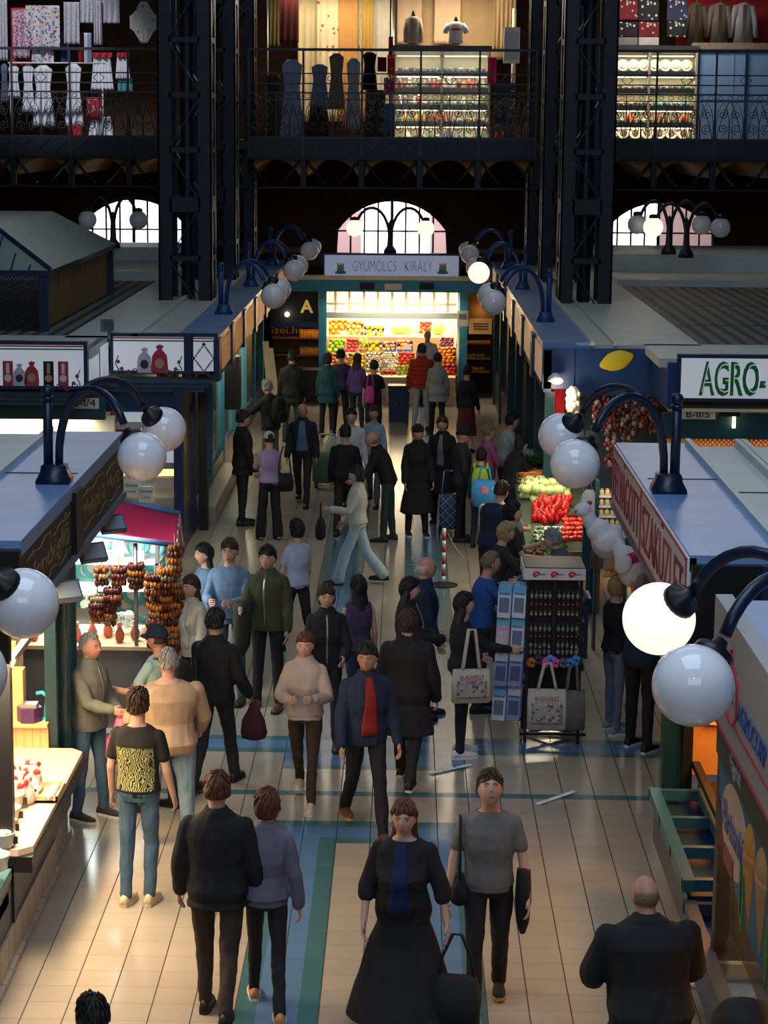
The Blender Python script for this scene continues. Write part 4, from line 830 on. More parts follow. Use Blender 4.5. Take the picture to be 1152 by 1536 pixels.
def person(label,x,y,rz,h=1.72,sex='m',girth=1,skin=0,hair='brown',style='short',det=1,
           lean=0,twist=0,head=(0,0),legs=((12,4),(-10,14)),spread=.09,arms=((8,8,15,0),(8,8,15,0)),
           top='shirt',tc=None,sleeve='long',bottom='trousers',bc=None,shoe=None,sole=None,hem=None,inner=None,cap=None,extra=None,z=0,grp=None,tuck=False):
    """arms: (forward, outward, elbow, inward) degrees for left(-x) and right(+x); local +y is forward"""
    root=thing('person',label,'person',(x,y,z),rz,grp)
    k=h/1.72; w=(1 if sex=='m' else .9)*girth; vox={0:.016,1:.011,2:.0075}[det]
    S=lambda *a: V(*a)*k
    # ---- legs
    hipz=.90; L=[]
    for i,sd in ((0,-1),(1,1)):
        a,b=legs[i][0],legs[i][1]; o=legs[i][2] if len(legs[i])>2 else 0
        hp=V(sd*.088*w,0,hipz); th=V(sd*math.sin(R(o))+sd*(spread-.088)*.4,math.sin(R(a)),-math.cos(R(a))).normalized()
        kn=hp+th*.42; s=R(a-b); sh=V(sd*math.sin(R(o)),math.sin(s),-math.cos(s)).normalized(); an=kn+sh*.405
        tilt=max(-.9,min(0,s*.9)) if b>25 else 0
        L.append([hp,kn,an,tilt])
    low=min(q[2].z-.085-(0 if q[3]==0 else .10*math.sin(-q[3])) for q in L); dz=-low
    for q in L:
        for j in range(3): q[j]=(q[j]+V(0,0,dz))*k
    pel=V(0,0,.95+dz)*k
    # ---- torso frame after lean/twist, progressively applied
    base=V(0,0,.95+dz)
    def tw(p,f=1):
        p=V(*p)+V(0,0,dz)
        t=max(0,min(1,(p.z-base.z)/.45))*f; a=R(-lean)*(.45+.55*t) if p.z>base.z else R(-lean)*.0
        q=R(twist)*t; c,s=math.cos(q),math.sin(q); r=p-base; r=V(r.x*c-r.y*s,r.x*s+r.y*c,r.z)
        return rotx(r,a)*k+base*k
    def taxis(z):
        p0=tw((0,0,z)); ax=(tw((.1,0,z))-p0).normalized(); ay=(tw((0,.1,z))-p0).normalized(); return p0,ax,ay
    fem=sex=='f'
    TR=[(.84,.150,.105,0),(.92,.168,.118,-.01),(1.00,.155,.108,0),(1.09,.135 if fem else .148,.098,.005),(1.20,.148 if fem else .165,.112+(.02 if fem else 0),.012),(1.30,.160 if fem else .180,.112,.005),(1.365,.158 if fem else .178,.092,0),(1.405,.128 if fem else .142,.076,-.004),(1.435,.088,.066,-.006),(1.465,.060,.058,-.008)]
    if girth>1.12: TR=[(z_,a*(1+.0*(girth-1)),b*(1+(girth-1)*(1.6 if .95<z_<1.25 else .8)),c+(girth-1)*.12*(1 if .95<z_<1.25 else 0)) for z_,a,b,c in TR]
    def torso(mb,pad,z0=0,z1=9,n=18,extra=None):
        rr=[]
        for z_,a,b,c in (extra or [])+TR:
            if z_<z0 or z_>z1: continue
            p0,ax,ay=taxis(z_); rr.append(ring(p0+ay*c*k,(a*w+pad)*k,(b*(.5+.5*w)+pad)*k,ax,ay,n,.9))
        mb.loft(rr)
    # ---- arms
    A=[]
    for i,sd in((0,-1),(1,1)):
        f,o,e,inn=[R(q) for q in arms[i]]
        shp=tw((sd*(.160 if fem else .178)*w,-.005,1.362))
        ud=V(sd*math.sin(o)*math.cos(f*.6),math.sin(f),-math.cos(f)*math.cos(o)).normalized()
        a2=f+e; fd=V(sd*math.sin(o)*.6,math.sin(a2),-math.cos(a2)); fd=(fd.normalized()+V(-sd*math.sin(inn)*1.2,0,0)).normalized()
        tq=R(twist); rotz=lambda v:V(v.x*math.cos(tq)-v.y*math.sin(tq),v.x*math.sin(tq)+v.y*math.cos(tq),v.z)
        ud,fd=rotz(ud),rotz(fd)
        el=shp+ud*.285*k; wr=el+fd*.245*k; A.append((shp,el,wr,ud,fd,sd))
    # ---- head
    nk=tw((0,-.005,1.46)); hy,hp=R(head[0]),R(head[1])
    hc=tw((0,.022,1.592)); HM=(Euler((R(-lean)*.5-hp,0,R(twist)+hy)).to_matrix()).to_4x4()
    HR=(.079*k,.099*k,.121*k)
    body=MB()
    torso(body,-.012)
    limb(body,[tw((0,-.012,1.42)),hc+HM@V(0,-.02*k,-.055*k)],[.060*k,.055*k],12)
    body.ball(hc,HR,28 if det>0 else 18,20 if det>0 else 14,fn=headfn,M=HM)
    for sd in(-1,1): body.ball(hc+HM@V(sd*.077*k,-.008*k,-.004*k),(.011*k,.020*k,.032*k),8,6,M=HM)
    for hp_,kn,an,t in L:
        limb(body,[hp_,kn,an],[.066*w*k,.040*k,.030*k] if (bottom and bottom!='shorts') or top in('dress','coat') else [.078*w*k,.050*k,.036*k],10)
    hands=[]
    for shp,el,wr,ud,fd,sd in A:
        limb(body,[shp,el,wr],[(.034 if sleeve!='none' else .040)*k*w,(.030 if sleeve in('long','mid') else .036)*k*w,.025*k],10)
        side=fd.cross(V(0,1,0) if abs(fd.y)<.8 else V(0,0,1)).normalized(); palmn=side.cross(fd).normalized()
        # palm faces the body
        inward=V(-sd,0,0); pn=(inward-fd*inward.dot(fd)); pn=pn.normalized() if pn.length>.2 else palmn; wd=fd.cross(pn).normalized()
        if wd.y<0: wd=-wd
        rr=[ring(wr+fd*(t*k),a*k,b*k,wd,pn,10) for t,a,b in((-.01,.024,.020),(.02,.032,.017),(.055,.040,.015),(.085,.039,.012),(.095,.03,.008))]
        body.loft(rr); hands.append((wr,fd,pn,wd,sd))
    def fingers(mb):
        for wr,fd,pn,wd,sd in hands:
            for j,(off,ln) in enumerate(((.030,.068),(.011,.078),(-.010,.073),(-.029,.058))):
                p=wr+(fd*.082+wd*off)*k; pts=[p-fd*.012*k]; d=fd.copy(); cur=R(16+5*j)
                pts.append(p)
                for s_ in(.45,.32,.23):
                    d=(d*math.cos(cur)+pn*math.sin(cur)).normalized(); p=p+d*ln*s_*k; pts.append(p)
                mb.tube(pts,[.0085*k,.0085*k,.008*k,.0072*k,.0055*k],6)
            p=wr+(fd*.022+wd*.028)*k; d=(fd*.75+wd*.62+pn*.25).normalized(); d2=(fd*.95+wd*.2+pn*.3).normalized()
            mb.tube([p-d*.01*k,p,p+d*.034*k,p+d*.034*k+d2*.028*k],[.011*k,.0115*k,.0095*k,.007*k],6)
    me=remesh(body,vox,2,'body',SKINS[skin])
    fm=MB(); fingers(fm); fme=fm.mesh('f',SKINS[skin])
    bm=bmesh.new(); bm.from_mesh(me); bm.from_mesh(fme); bm.to_mesh(me); bm.free(); bpy.data.meshes.remove(fme)
    me.polygons.foreach_set('use_smooth',[True]*len(me.polygons))
    link('body',me,root)
    # ---- face
    if det>0:
        mo=MB()
        for sd in(-1,1):
            eb=MB(); eb.ball(hc+HM@V(sd*.030*k,.080*k,.010*k),(.011*k,.010*k,.0075*k),8,6,M=HM); eb.build('eye',EYEW,root)
        if det>1 and hair:
            for sd in(-1,1):
                bw=MB(); bw.tube([hc+HM@V(sd*x_*k,y_*k,z_*k) for x_,y_,z_ in((.014,.096,.028),(.032,.092,.033),(.048,.078,.028))],.0042*k,5,flat=.7); bw.build('eyebrow',HAIRM['brown' if hair in('white','grey') else hair],root)
        mo.ball(hc+HM@V(0,.086*k,-.058*k),(.022*k,.011*k,.007*k),10,6,M=HM); mo.build('mouth',LIP,root)
    # ---- hair
    if style!='bald' :
        hb=MB(); rnd=random.Random(hash(label)%999)
        ph=rnd.random()*9
        def hf(d):
            line=.46+(.25 if style=='receding' else 0)-.16*abs(d.x)+.05*math.sin(d.x*5+ph)
            ang=math.atan2(d.y,abs(d.x)+.001)
            low={'short':-.32,'receding':-.30,'long':-.55,'bob':-.62,'bun':-.35,'pony':-.35,'curly':-.5,'fringe':-.55}.get(style,-.35)
            if ang>.25: lim=line if style!='fringe' else .16
            elif ang>-.15: lim=line+(low*.5-line)*((.25-ang)/.4)
            else: lim=low
            t=(d.z-lim)/.14; t=max(0,min(1,t+.5))
            thick={'short':.12,'receding':.075,'long':.13,'bob':.17,'bun':.09,'pony':.09,'curly':.22,'fringe':.14}.get(style,.1) if not cap else .02
            nz=noise.noise(V(d.x*7+ph,d.y*7,d.z*3))*.06+noise.noise(V(d.x*22+ph,d.y*22,d.z*7))*.035
            if style=='curly': nz*=2.2
            return headfn(d)*.90*(1-t)+t*(1.0+thick+nz)*(1+.03*(d.y<0))
        hb.ball(hc,HR,40,26,fn=hf,M=HM)
        H3=HM.to_3x3(); cr=V(.12,-.35,.93).normalized()
        for s_i in range(0 if cap else 110 if det>1 else 60):
            az=rnd.uniform(0,2*PI); t0=rnd.uniform(.05,1.0); a1=cr.orthogonal().normalized(); a2=cr.cross(a1); out=(a1*math.cos(az)+a2*math.sin(az)); pts=[]
            ln=rnd.uniform(.45,.75)
            for s_j in range(5):
                th=t0+ln*s_j/4; d=(cr*math.cos(th)+out*math.sin(th)); d=(d+V(rnd.uniform(-.04,.04),0,0)).normalized(); f=hf(d)
                if f<1.0: break
                lift=1.02+.03*rnd.random()+(.05 if style in('short','curly') and d.z>.4 else 0)
                pts.append(hc+H3@V(d.x*HR[0]*f*lift,d.y*HR[1]*f*lift,d.z*HR[2]*f*lift))
            if len(pts)>2: hb.tube(pts,[.004*k]+[.0075*k]*(len(pts)-2)+[.002*k],5)
        if style in('long','pony','bun'):
            if style=='long':
                rr=[]
                for t,wd_,dp,bk in((.02,.085,.055,-.035),(-.07,.092,.055,-.045),(-.15,.098,.048,-.062),(-.23,.095,.042,-.085),(-.31,.080,.030,-.098),(-.37,.045,.016,-.10)):
                    c=hc+HM@V(0,bk*k,t*k); rr.append([p+V(noise.noise(p*40)*.008,noise.noise(p*33)*.008,0) for p in ring(c,wd_*k,dp*k,HM.to_3x3()@V(1,0,0),HM.to_3x3()@V(0,1,0),18)])
                hb.loft(rr)
            elif style=='pony':
                p=hc+HM@V(0,-.115*k,.03*k); hb.tube([p,p+V(0,0,0)+HM@V(0,-.035*k,-.02*k),p+HM@V(0,-.045*k,-.10*k),p+HM@V(0,-.03*k,-.20*k),p+HM@V(0,-.02*k,-.26*k)],[.02*k,.032*k,.034*k,.022*k,.006*k],10)
            else: hb.ball(hc+HM@V(0,-.115*k,.055*k),.045*k,14,10,fn=lambda d:1+.08*math.sin(d.z*14+d.x*5))
        hb.build('hair',HAIRM[hair],root)
    elif hair:   # fringe of hair round a bald head
        hb=MB()
        def hf2(d):
            ang=math.atan2(d.y,abs(d.x)+.001); t=1 if (ang<.1 and -.42<d.z<.28) else 0
            return headfn(d)*(.9 if not t else 1.03+noise.noise(d*12)*.02)
        hb.ball(hc,HR,36,24,fn=hf2,M=HM); hb.build('hair',HAIRM[hair],root)
    if cap:
        cb=MB(); cc=hc+HM@V(0,-.004*k,.022*k)
        cb.ball(cc,(.090*k,.111*k,.112*k),24,14,fn=lambda d:1 if d.z>-.02 else max(.2,1-(-.02-d.z)*9) ,M=HM)
        q=[]
        for r0,th in((0,.004),(.085,.002)):
            pass
        def bill(u,v):
            a=(u-.5)*PI*.9; rr0=.098+.0*v; return cc+HM@V(math.sin(a)*(.080+.004*v)*k,(math.cos(a)*.098+v*.075*math.cos(a*.8))*k,(.012-.02*v*v-.012*abs(math.sin(a)))*k)
        co=cb.build('cap',cap,root); bb=MB(); bb.sheet(bill,12,4,.005); bb.build('brim',cap,co)
    # ---- top
    tcm=tc or cloth('black',(.012,.012,.014)); fold=.012 if det else .008; seed=(x*7.3+y*3.1)%50
    pad={'shirt':.015,'tee':.014,'jacket':.026,'coat':.032,'puffer':.040,'vest':.020,'sweater':.024,'dress':.014}.get(top,.014)
    tb=MB(); hemz=hem if hem is not None else {'shirt':.90,'tee':.88,'jacket':.84,'coat':.55,'puffer':.86,'vest':.88,'sweater':.87,'dress':.25}.get(top,.88)
    ext=[]
    if hemz<.84:
        nst=5
        for j in range(nst):
            zz=hemz+(.84-hemz)*j/nst; fl=(.84-zz)
            ext.append((zz,.160+fl*(.18 if top!='dress' else .26),.115+fl*(.20 if top!='dress' else .34),0))
        TR2=[t for t in TR]; 
    torso(tb,pad,hemz if not ext else 0,1.47 if top in('jacket','coat','puffer','sweater') else 1.445,20,ext)
    if hemz>=.84:
        p0,ax,ay=taxis(hemz); i=min(range(len(TR)),key=lambda q:abs(TR[q][0]-hemz)); z_,a,b,c=TR[i]
        tb.loft([ring(p0+ay*c*k,(a*w+pad)*k,(b*(.5+.5*w)+pad)*k,ax,ay,20,.9),ring(taxis(hemz+.1)[0]+ay*c*k,(a*w+pad*.8)*k,(b*(.5+.5*w)+pad*.8)*k,ax,ay,20,.9)])
    if top in('jacket','coat','puffer','sweater'):    # collar
        p0=tw((0,-.008,1.455)); p1=tw((0,-.004,1.495)); _,ax,ay=taxis(1.46)
        cr_=max(.082,.060*w+pad*.7); tb.loft([ring(p0,(cr_+.012)*k,(cr_+.006)*k,ax,ay,16),ring(p1,.076*k,.074*k,ax,ay,16)])
    for shp,el,wr,ud,fd,sd in A:
        ps=pad*.8; ra=(.048*w+ps*.75)*k; rb=(.044*w+ps)*k; rc=(.032+ps)*k
        if sleeve=='long': limb(tb,[shp+V(-sd*.015,0,0),el,el.lerp(wr,.96)],[ra,rb,rc],12,ends=True)
        elif sleeve=='short': limb(tb,[shp+V(-sd*.015,0,0),shp.lerp(el,.62)],[ra,ra*.95],12,ends=True)
        elif sleeve=='mid': limb(tb,[shp+V(-sd*.015,0,0),el,el.lerp(wr,.25)],[ra,rb*1.05,rb],12,ends=True)
        else: limb(tb,[tw((sd*.11*w,0,1.40)),shp+V(-sd*.035,0,.0)],[.05*k,.05*k],10)
    if top=='puffer':
        me=remesh(tb,vox,2,top,tcm,0,puff=.085*k)
    else: me=remesh(tb,vox*1.15,3,{'tee':'t_shirt'}.get(top,top),tcm,fold*(.6 if pad<.016 else 1),7,seed)
    to=link(me.name,me,root)
    if inner:   # strip of the inner garment showing between open fronts
        ib=MB(); im,iw=inner
        def strip(u,v):
            z_=1.44-v*.50
            for q in range(len(TR)-1):
                if TR[q][0]<=z_<=TR[q+1][0]: t=(z_-TR[q][0])/(TR[q+1][0]-TR[q][0]); b=TR[q][2]*(1-t)+TR[q+1][2]*t; c=TR[q][3]*(1-t)+TR[q+1][3]*t; aa=TR[q][1]*(1-t)+TR[q+1][1]*t;break
            else: b,c,aa=.07,0,.1
            p0,ax,ay=taxis(z_); ww=iw*(.55+.9*v)*(u-.5)*2; yy=(b*(.5+.5*w)+pad+.013)*math.sqrt(max(.05,1-(ww/(aa*w+pad))**2))
            return p0+(ax*ww+ay*(c+yy))*k
        ib.sheet(strip,6,10,.004); ib.build('inner_shirt',im,root)
    elif top in('jacket','coat') and det>0 and hemz>.7:
        zb_=MB()
        def zs_(u,v):
            z_=1.43-v*.52; b=c=aa=None
            for q in range(len(TR)-1):
                if TR[q][0]<=z_<=TR[q+1][0]: t=(z_-TR[q][0])/(TR[q+1][0]-TR[q][0]); b=TR[q][2]*(1-t)+TR[q+1][2]*t; c=TR[q][3]*(1-t)+TR[q+1][3]*t
            p0,ax,ay=taxis(z_); return p0+(ax*(.010*(u-.5)*2)+ay*(c+b*(.5+.5*w)+pad+.012))*k
        zb_.sheet(zs_,2,10,.004); zb_.build('zipper',STEEL,root)
    # ---- bottom
    if bottom:
        bb=MB(); bcm=bc or cloth('charcoal',(.02,.02,.022))
        if bottom=='skirt':
            rr=[]
            for zz,a,b in((.34,.235,.19),(.55,.215,.17),(.75,.195,.15),(.90,.180,.128),(1.0,.16,.112)):
                p0,ax,ay=taxis(zz); rr.append(ring(p0,a*w*k,b*w*k,ax,ay,24))
            bb.loft(rr)
        else:
            torso(bb,-.002,.80,.98)
            rr={'trousers':(.088,.062,.052),'jeans':(.086,.060,.048),'slim':(.084,.056,.044),'wide':(.092,.080,.088),'shorts':(.095,.085,0)}[bottom]
            for hp_,kn,an,t in L:
                if bottom=='shorts': limb(bb,[hp_,hp_.lerp(kn,.95)],[rr[0]*w*k,rr[1]*k],12)
                else: limb(bb,[hp_,kn,an.lerp(kn,.02)+V(0,0,-.01*k)],[rr[0]*w*k,rr[1]*(.5+.5*w)*k,rr[2]*k],12)
        me=remesh(bb,vox*1.15,2,{'slim':'leggings','wide':'trousers'}.get(bottom,bottom),bcm,fold*.8,11,seed+9)
        link(me.name,me,root)
    # ---- shoes
    shm=shoe or cloth('shoe_black',(.012,.012,.012),.5); som=sole or mat('sole_dark',(.02,.02,.02),.7)
    for hp_,kn,an,t in L:
        M=Matrix.Translation(an)@Euler((t,0,0)).to_matrix().to_4x4()
        sb=MB(); rr=[]
        for yy,ww,hh in((-.075,.024,.05),(-.060,.035,.075),(-.02,.038,.088),(.03,.040,.072),(.09,.047,.055),(.145,.046,.045),(.185,.036,.036),(.205,.018,.026)):
            rr.append([M@(V(wx*ww*(1+.1*0),yy,-.085+.018+zz*hh)*k) for wx,zz in [(math.cos(q),max(0,math.sin(q))**.8 if math.sin(q)>0 else 0) for q in [PI*j/8 for j in range(9)]]+[(-.5,0),(0,0),(.5,0)]])
        sb.loft(rr); so=sb.build('shoe',shm,root)
        ob=MB(); ol=[(0,-.082),(.03,-.07),(.042,-.02),(.046,.05),(.052,.10),(.048,.155),(.034,.195),(0,.213),(-.034,.195),(-.048,.155),(-.052,.10),(-.046,.05),(-.042,-.02),(-.03,-.07)]
        ob.prism([M@(V(a,b,-.085)*k) for a,b in ol],(M.to_3x3()@V(0,0,.024))*k); ob.build('sole',som,so)
    root['_h']=0; del root['_h']
    W=Matrix.Translation((x,y,z))@Matrix.Rotation(rz,4,'Z')
    return dict(root=root,W=W,k=k,wr=[W@a[2] for a in A],hand=[W@(a[2]+a[4]*.085*k) for a in A],sh=[W@a[0] for a in A],el=[W@a[1] for a in A],head=W@hc,HM=HM,pel=W@pel,rz=rz,tw=lambda p:W@tw(p))
# ------------------------------------------------------------------ goods
def dimple(d): return 1-.10*max(0,d.z-.8)/.2+.0*d.x
FRUITM={}
def fruit(kind):
    if kind in FRUITM: return FRUITM[kind]
    mb=MB()
    spec=dict(orange=((.95,.26,.01),.052,(1,1,.94)),green_apple=((.34,.60,.02),.050,(1,1,.9)),red_apple=((.55,.02,.015),.050,(1,1,.9)),lemon=((.95,.62,.01),.046,(1.28,.9,.9)),pear=((.50,.58,.05),.046,(.9,.9,1.3)),peach=((.85,.28,.06),.050,(1,1,.95)),garlic=((.85,.78,.68),.036,(1,1,.9)),tomato=((.75,.03,.012),.050,(1,1,.82)),grapefruit=((.92,.36,.08),.058,(1,1,.95)),plum=((.20,.04,.12),.034,(1,1,1.2)),kohlrabi=((.62,.75,.30),.085,(1,1,.88)),pepper=((.52,.008,.012),.06,(.8,.8,1.25)),onion=((.60,.30,.08),.045,(1,1,.9)),mushroom=((.85,.78,.66),.04,(1,1,.7)))[kind]
    col,r,s=spec
    mb.ball((0,0,r*s[2]*.9),(r*s[0],r*s[1],r*s[2]),14,9,fn=(lambda d:1+.06*math.cos(3*math.atan2(d.y,d.x))*(1-d.z*d.z)) if kind=='pepper' else dimple)
    mats=[mat('fruit_'+kind,col,.38,var=.25,vs=30)]
    if kind in('green_apple','red_apple','pear','kohlrabi','pepper','plum'):
        mb.tube([(0,0,r*s[2]*1.75),(.004,0,r*s[2]*1.95),(.010,.004,r*s[2]*2.15)],.004 if kind not in('kohlrabi','pepper') else .010,5,1); mats.append(mat('stalk_green',(.15,.22,.05),.7))
    me=mb.mesh(kind,mats); FRUITM[kind]=me; return me
def heap(kind,P,label,cat,group,sc=1):
    for p in P:
        o=link(kind,fruit(kind),None,p,(random.uniform(-.5,.5),random.uniform(-.5,.5),random.uniform(0,6))); o.scale=(sc*random.uniform(.92,1.08),)*3; tag(o,label,cat,group)
def crate(px0,px1,py0,py1,D,kind,label,group,cat,tilt=.8,m=None,cl=None,sc=1,gap=1.0):
    """an open crate tipped towards the aisle, filled with one kind of fruit"""
    a,b=at_d(px0,(py0+py1)/2,D),at_d(px1,(py0+py1)/2,D); zt,zb=at_d(px0,py0,D).z,at_d(px0,py1,D).z
    w=b.x-a.x; h=max(.12,zt-zb); dep=h*tilt; ang=math.atan2(h,dep); L=math.hypot(h,dep); cx=(a.x+b.x)/2
    t=thing('fruit_crate',cl or 'tilted wooden crate holding the '+label.split(',')[0],'crate',(cx,D,zb),0)
    U=V(0,math.cos(ang),math.sin(ang)); N=V(0,-math.sin(ang),math.cos(ang)); m=m or CRATE
    def q(x,u,n): return V(x,0,0)+U*u+N*n
    def plate(x0,x1,u0,u1,n0,n1,nm):
        mb=MB(); P=[q(x,u,n) for n in(n0,n1) for x,u in((x0,u0),(x1,u0),(x1,u1),(x0,u1))]
        mb.add(P,[(3,2,1,0),(4,5,6,7),(0,1,5,4),(1,2,6,5),(2,3,7,6),(3,0,4,7)]); mb.build(nm,m,t)
    plate(-w/2,w/2,0,L,-.09,-.075,'base'); plate(-w/2,w/2,-.015,0,-.09,.0,'front_board'); plate(-w/2,w/2,L,L+.015,-.09,.0,'back_board'); plate(-w/2-.012,-w/2,0,L,-.09,.0,'side_board'); plate(w/2,w/2+.012,0,L,-.09,.0,'side_board')
    me=fruit(kind); r=max(v.co.x for v in me.vertices)*sc*gap; nx=max(1,int(w/(2*r))); nu=max(1,int(round(L/(1.85*r))))
    P=[]
    for j in range(nu):
        for i in range(nx):
            x=-w/2+(i+.5+(.25 if j%2 else -.25)*(nx>1))*w/nx; x=max(-w/2+r*.8,min(w/2-r*.8,x)); u=(j+.5)*L/nu
            p=q(x+random.uniform(-.2,.2)*r,u,-.045+random.uniform(0,.03)); P.append(V(cx,D,zb)+p)
    heap(kind,P,label,cat,group,sc)
# ---- fruit stall at the end of the aisle
SD=50.0
k6=thing('fruit_stall','brightly lit fruit stall with sign GYÜMÖLCS KIRÁLY closing the aisle','fruit stall',(-.33,SD,0))
def L6(x,y,z): return (x+.33,y-SD,z)
g6=lambda px,py,d=SD: at_d(px,py,d)
sx0,sx1=g6(487,400).x,g6(688,400).x; zs0,zs1=g6(587,417).z,g6(587,383).z
prt_box(k6,'sign_frame',NAVY,L6(sx0-.04,SD-.02,zs0-.04),L6(sx1+.04,SD+.2,zs1+.04)); prt_box(k6,'sign_panel',mat('lilac_white_sign',(.55,.60,.82),.4,var=.03,emit=(.5,.58,.85),es=.25),L6(sx0,SD-.05,zs0),L6(sx1,SD-.02,zs1),'pale lilac sign panel')
tz=(zs0+zs1)/2; tx=g6(561.5,400).x; text('GYÜMÖLCS',.36,mat('grey_green_lettering',(.10,.14,.13),.6),k6,'thin_lettering',L6(tx,SD-.055,tz-.0),ext=.003,width=g6(594,400).x-g6(529,400).x,offset=-.008); tx=g6(627.5,400).x; text('KIRÁLY',.36,mat('olive_lettering',(.24,.26,.14),.6),k6,'thin_lettering',L6(tx,SD-.055,tz),ext=.003,width=g6(648,400).x-g6(607,400).x,offset=-.008)
for px in(511,664):
    c=g6(px,404); part(k6,'painted_pineapple',mat('pineapple_teal',(.05,.36,.33),.6),lambda mb:[mb.prism([L6(c.x+dx*.3+.13*w_*s_,SD-.056,c.z-.10+zz) for w_,zz,s_ in ((-.3,0,1),(.3,0,1),(.5,.06,1),(.0,.03,1),(-.5,.06,1))],(0,.005,0)) for dx in(-.25,0,.25)]+[mb.ball(L6(c.x,SD-.052,c.z-.05),(.10,.006,.06),12,8)])
    part(k6,'painted_pineapple_top',mat('pineapple_tan',(.45,.38,.20),.6),lambda mb:[mb.ball(L6(c.x,SD-.050,c.z+.03),(.085,.006,.07),12,8)]+[mb.prism([L6(c.x+dx-.03,SD-.055,c.z+.08),L6(c.x+dx+.03,SD-.055,c.z+.08),L6(c.x+dx*1.6,SD-.055,c.z+.17)],(0,.005,0)) for dx in(-.05,0,.05)])
hz1,hz0=g6(587,420).z,g6(587,438).z; X0,X1=g6(405,430).x,g6(775,430).x
prt_box(k6,'header_beam',TEALB,L6(X0,SD-.05,hz0),L6(X1,SD+.15,hz1)); prt_box(k6,'cream_moulding',CREAM,L6(X0,SD-.10,hz1),L6(X1,SD+.15,hz1+.10)); prt_box(k6,'roof',NAVY2,L6(X0-.3,SD-.0,zs1-.25),L6(X1+.3,SD+3,zs1-.12))
for px in(551,640): c=g6(px,429); prt_box(k6,'dark_plaque',BLACK,L6(c.x-.17,SD-.075,c.z-.08),L6(c.x+.17,SD-.05,c.z+.08))
c=g6(590,430); prt_box(k6,'cream_plaque',CREAM,L6(c.x-.2,SD-.07,c.z-.07),L6(c.x+.2,SD-.05,c.z+.07))
for px,mm in((484,TEALB),(695,TEALB)): c=g6(px,500); prt_box(k6,'post',mm,L6(c.x-.09,SD-.04,0),L6(c.x+.09,SD+.14,hz0))
zt0=g6(587,478).z; prt_box(k6,'rolling_shutter_box',mat('pale_grey_metal',(.45,.50,.50),.4,metal=.3),L6(g6(490,470).x,SD,zt0),L6(g6(692,470).x,SD+.12,zt0+.14))
prt_box(k6,'transom_glass',GLASS,L6(g6(490,470).x,SD+.05,zt0+.14),L6(g6(692,470).x,SD+.06,hz0))
for i,px in enumerate((503,524,546,567,588,609,630,651,672)): c=g6(px,450,SD+.3); prt_box(k6,'transom_bar',mat('brown_bar',(.38,.17,.04),.5),L6(c.x-.03,SD+.28,zt0+.1),L6(c.x+.03,SD+.33,hz0+.1))
prt_box(k6,'transom_bar',mat('brown_bar',(.38,.17,.04),.5),L6(g6(490,0).x,SD+.28,(zt0+hz0)/2-.02),L6(g6(692,0).x,SD+.32,(zt0+hz0)/2+.03))
WARMW=mat('warm_white_stall_wall',(.78,.68,.50),.6)
prt_box(k6,'back_wall',WARMW,L6(g6(488,0).x,SD+2.3,0),L6(g6(694,0).x,SD+2.4,zs1-.25)); prt_box(k6,'side_wall',WARMW,L6(g6(488,0).x-.05,SD+.15,0),L6(g6(488,0).x,SD+2.4,hz1)); prt_box(k6,'side_wall',WARMW,L6(g6(694,0).x,SD+.15,0),L6(g6(694,0).x+.05,SD+2.4,hz1)); prt_box(k6,'ceiling',WARMW,L6(g6(488,0).x,SD+.15,hz1+.02),L6(g6(694,0).x,SD+2.4,hz1+.06))
TUBE=mat('fluorescent_tube',(1,.95,.8),.4,emit=(1,.90,.66),es=14)
for y in(SD+.5,SD+1.5): part(k6,'light_tube',TUBE,lambda mb:mb.tube([L6(-1.5,y,hz1-.02),L6(.9,y,hz1-.02)],.035,8))
light('AREA','stall_light',(-.3,SD+.45,hz1-.10),125,(1,.86,.58),2.5,.4); light('AREA','stall_light',(-.3,SD+1.6,hz1-.10),110,(1,.86,.58),2.5,.4)
o=light('AREA','stall_front_light',(-.3,SD-.25,hz0-.05),330,(1,.84,.56),2.4,.15); o.data.energy=55; o.rotation_euler=(R(-12),0,0)
# counter steps
prt_box(k6,'counter',WOOD,L6(g6(490,0).x,SD-1.3,0),L6(g6(690,0).x,SD-.2,.62)); prt_box(k6,'display_step',WOOD,L6(g6(490,0).x,SD-.2,0),L6(g6(690,0).x,SD+.6,.95)); prt_box(k6,'display_step',WOOD,L6(g6(490,0).x,SD+.6,0),L6(g6(690,0).x,SD+1.4,1.35)); zsf=g6(620,501,SD+1.2).z; prt_box(k6,'shelf',WOOD,L6(g6(577,0).x,SD+.9,zsf-.07),L6(g6(690,0).x,SD+1.7,zsf))
BLUEC=mat('blue_plastic_crate',(.04,.10,.45),.4)
crate(493,519,482,507,SD+.9,'orange','bright orange at the upper left of the fruit stall','oranges upper left','orange'); crate(520,545,484,507,SD+.9,'grapefruit','large pale orange grapefruit beside the upper oranges','grapefruits upper left','grapefruit')
crate(546,576,491,512,SD+.7,'lemon','yellow lemon in the upper middle crate of the fruit stall','lemons upper middle','lemon',m=BLUEC)
crate(493,516,511,529,SD+.3,'green_apple','shiny green apple in the left crate of the fruit stall','green apples on the left','apple'); crate(519,538,511,529,SD+.3,'red_apple','red apple in the white edged box beside green apples','red apples','apple',m=PAPER); crate(539,551,511,522,SD+.35,'pear','green yellow pear between the red apples and lemons','pears','pear')
crate(553,573,514,528,SD+.25,'lemon','lemon in the crate right of the pears','lemons in the middle','lemon'); crate(574,594,514,527,SD+.25,'onion','brown onion in the blue edged middle crate','onions','onion',m=BLUEC); crate(596,619,513,527,SD+.25,'peach','peach in the blue edged crate right of the onions','peaches','peach',m=BLUEC)
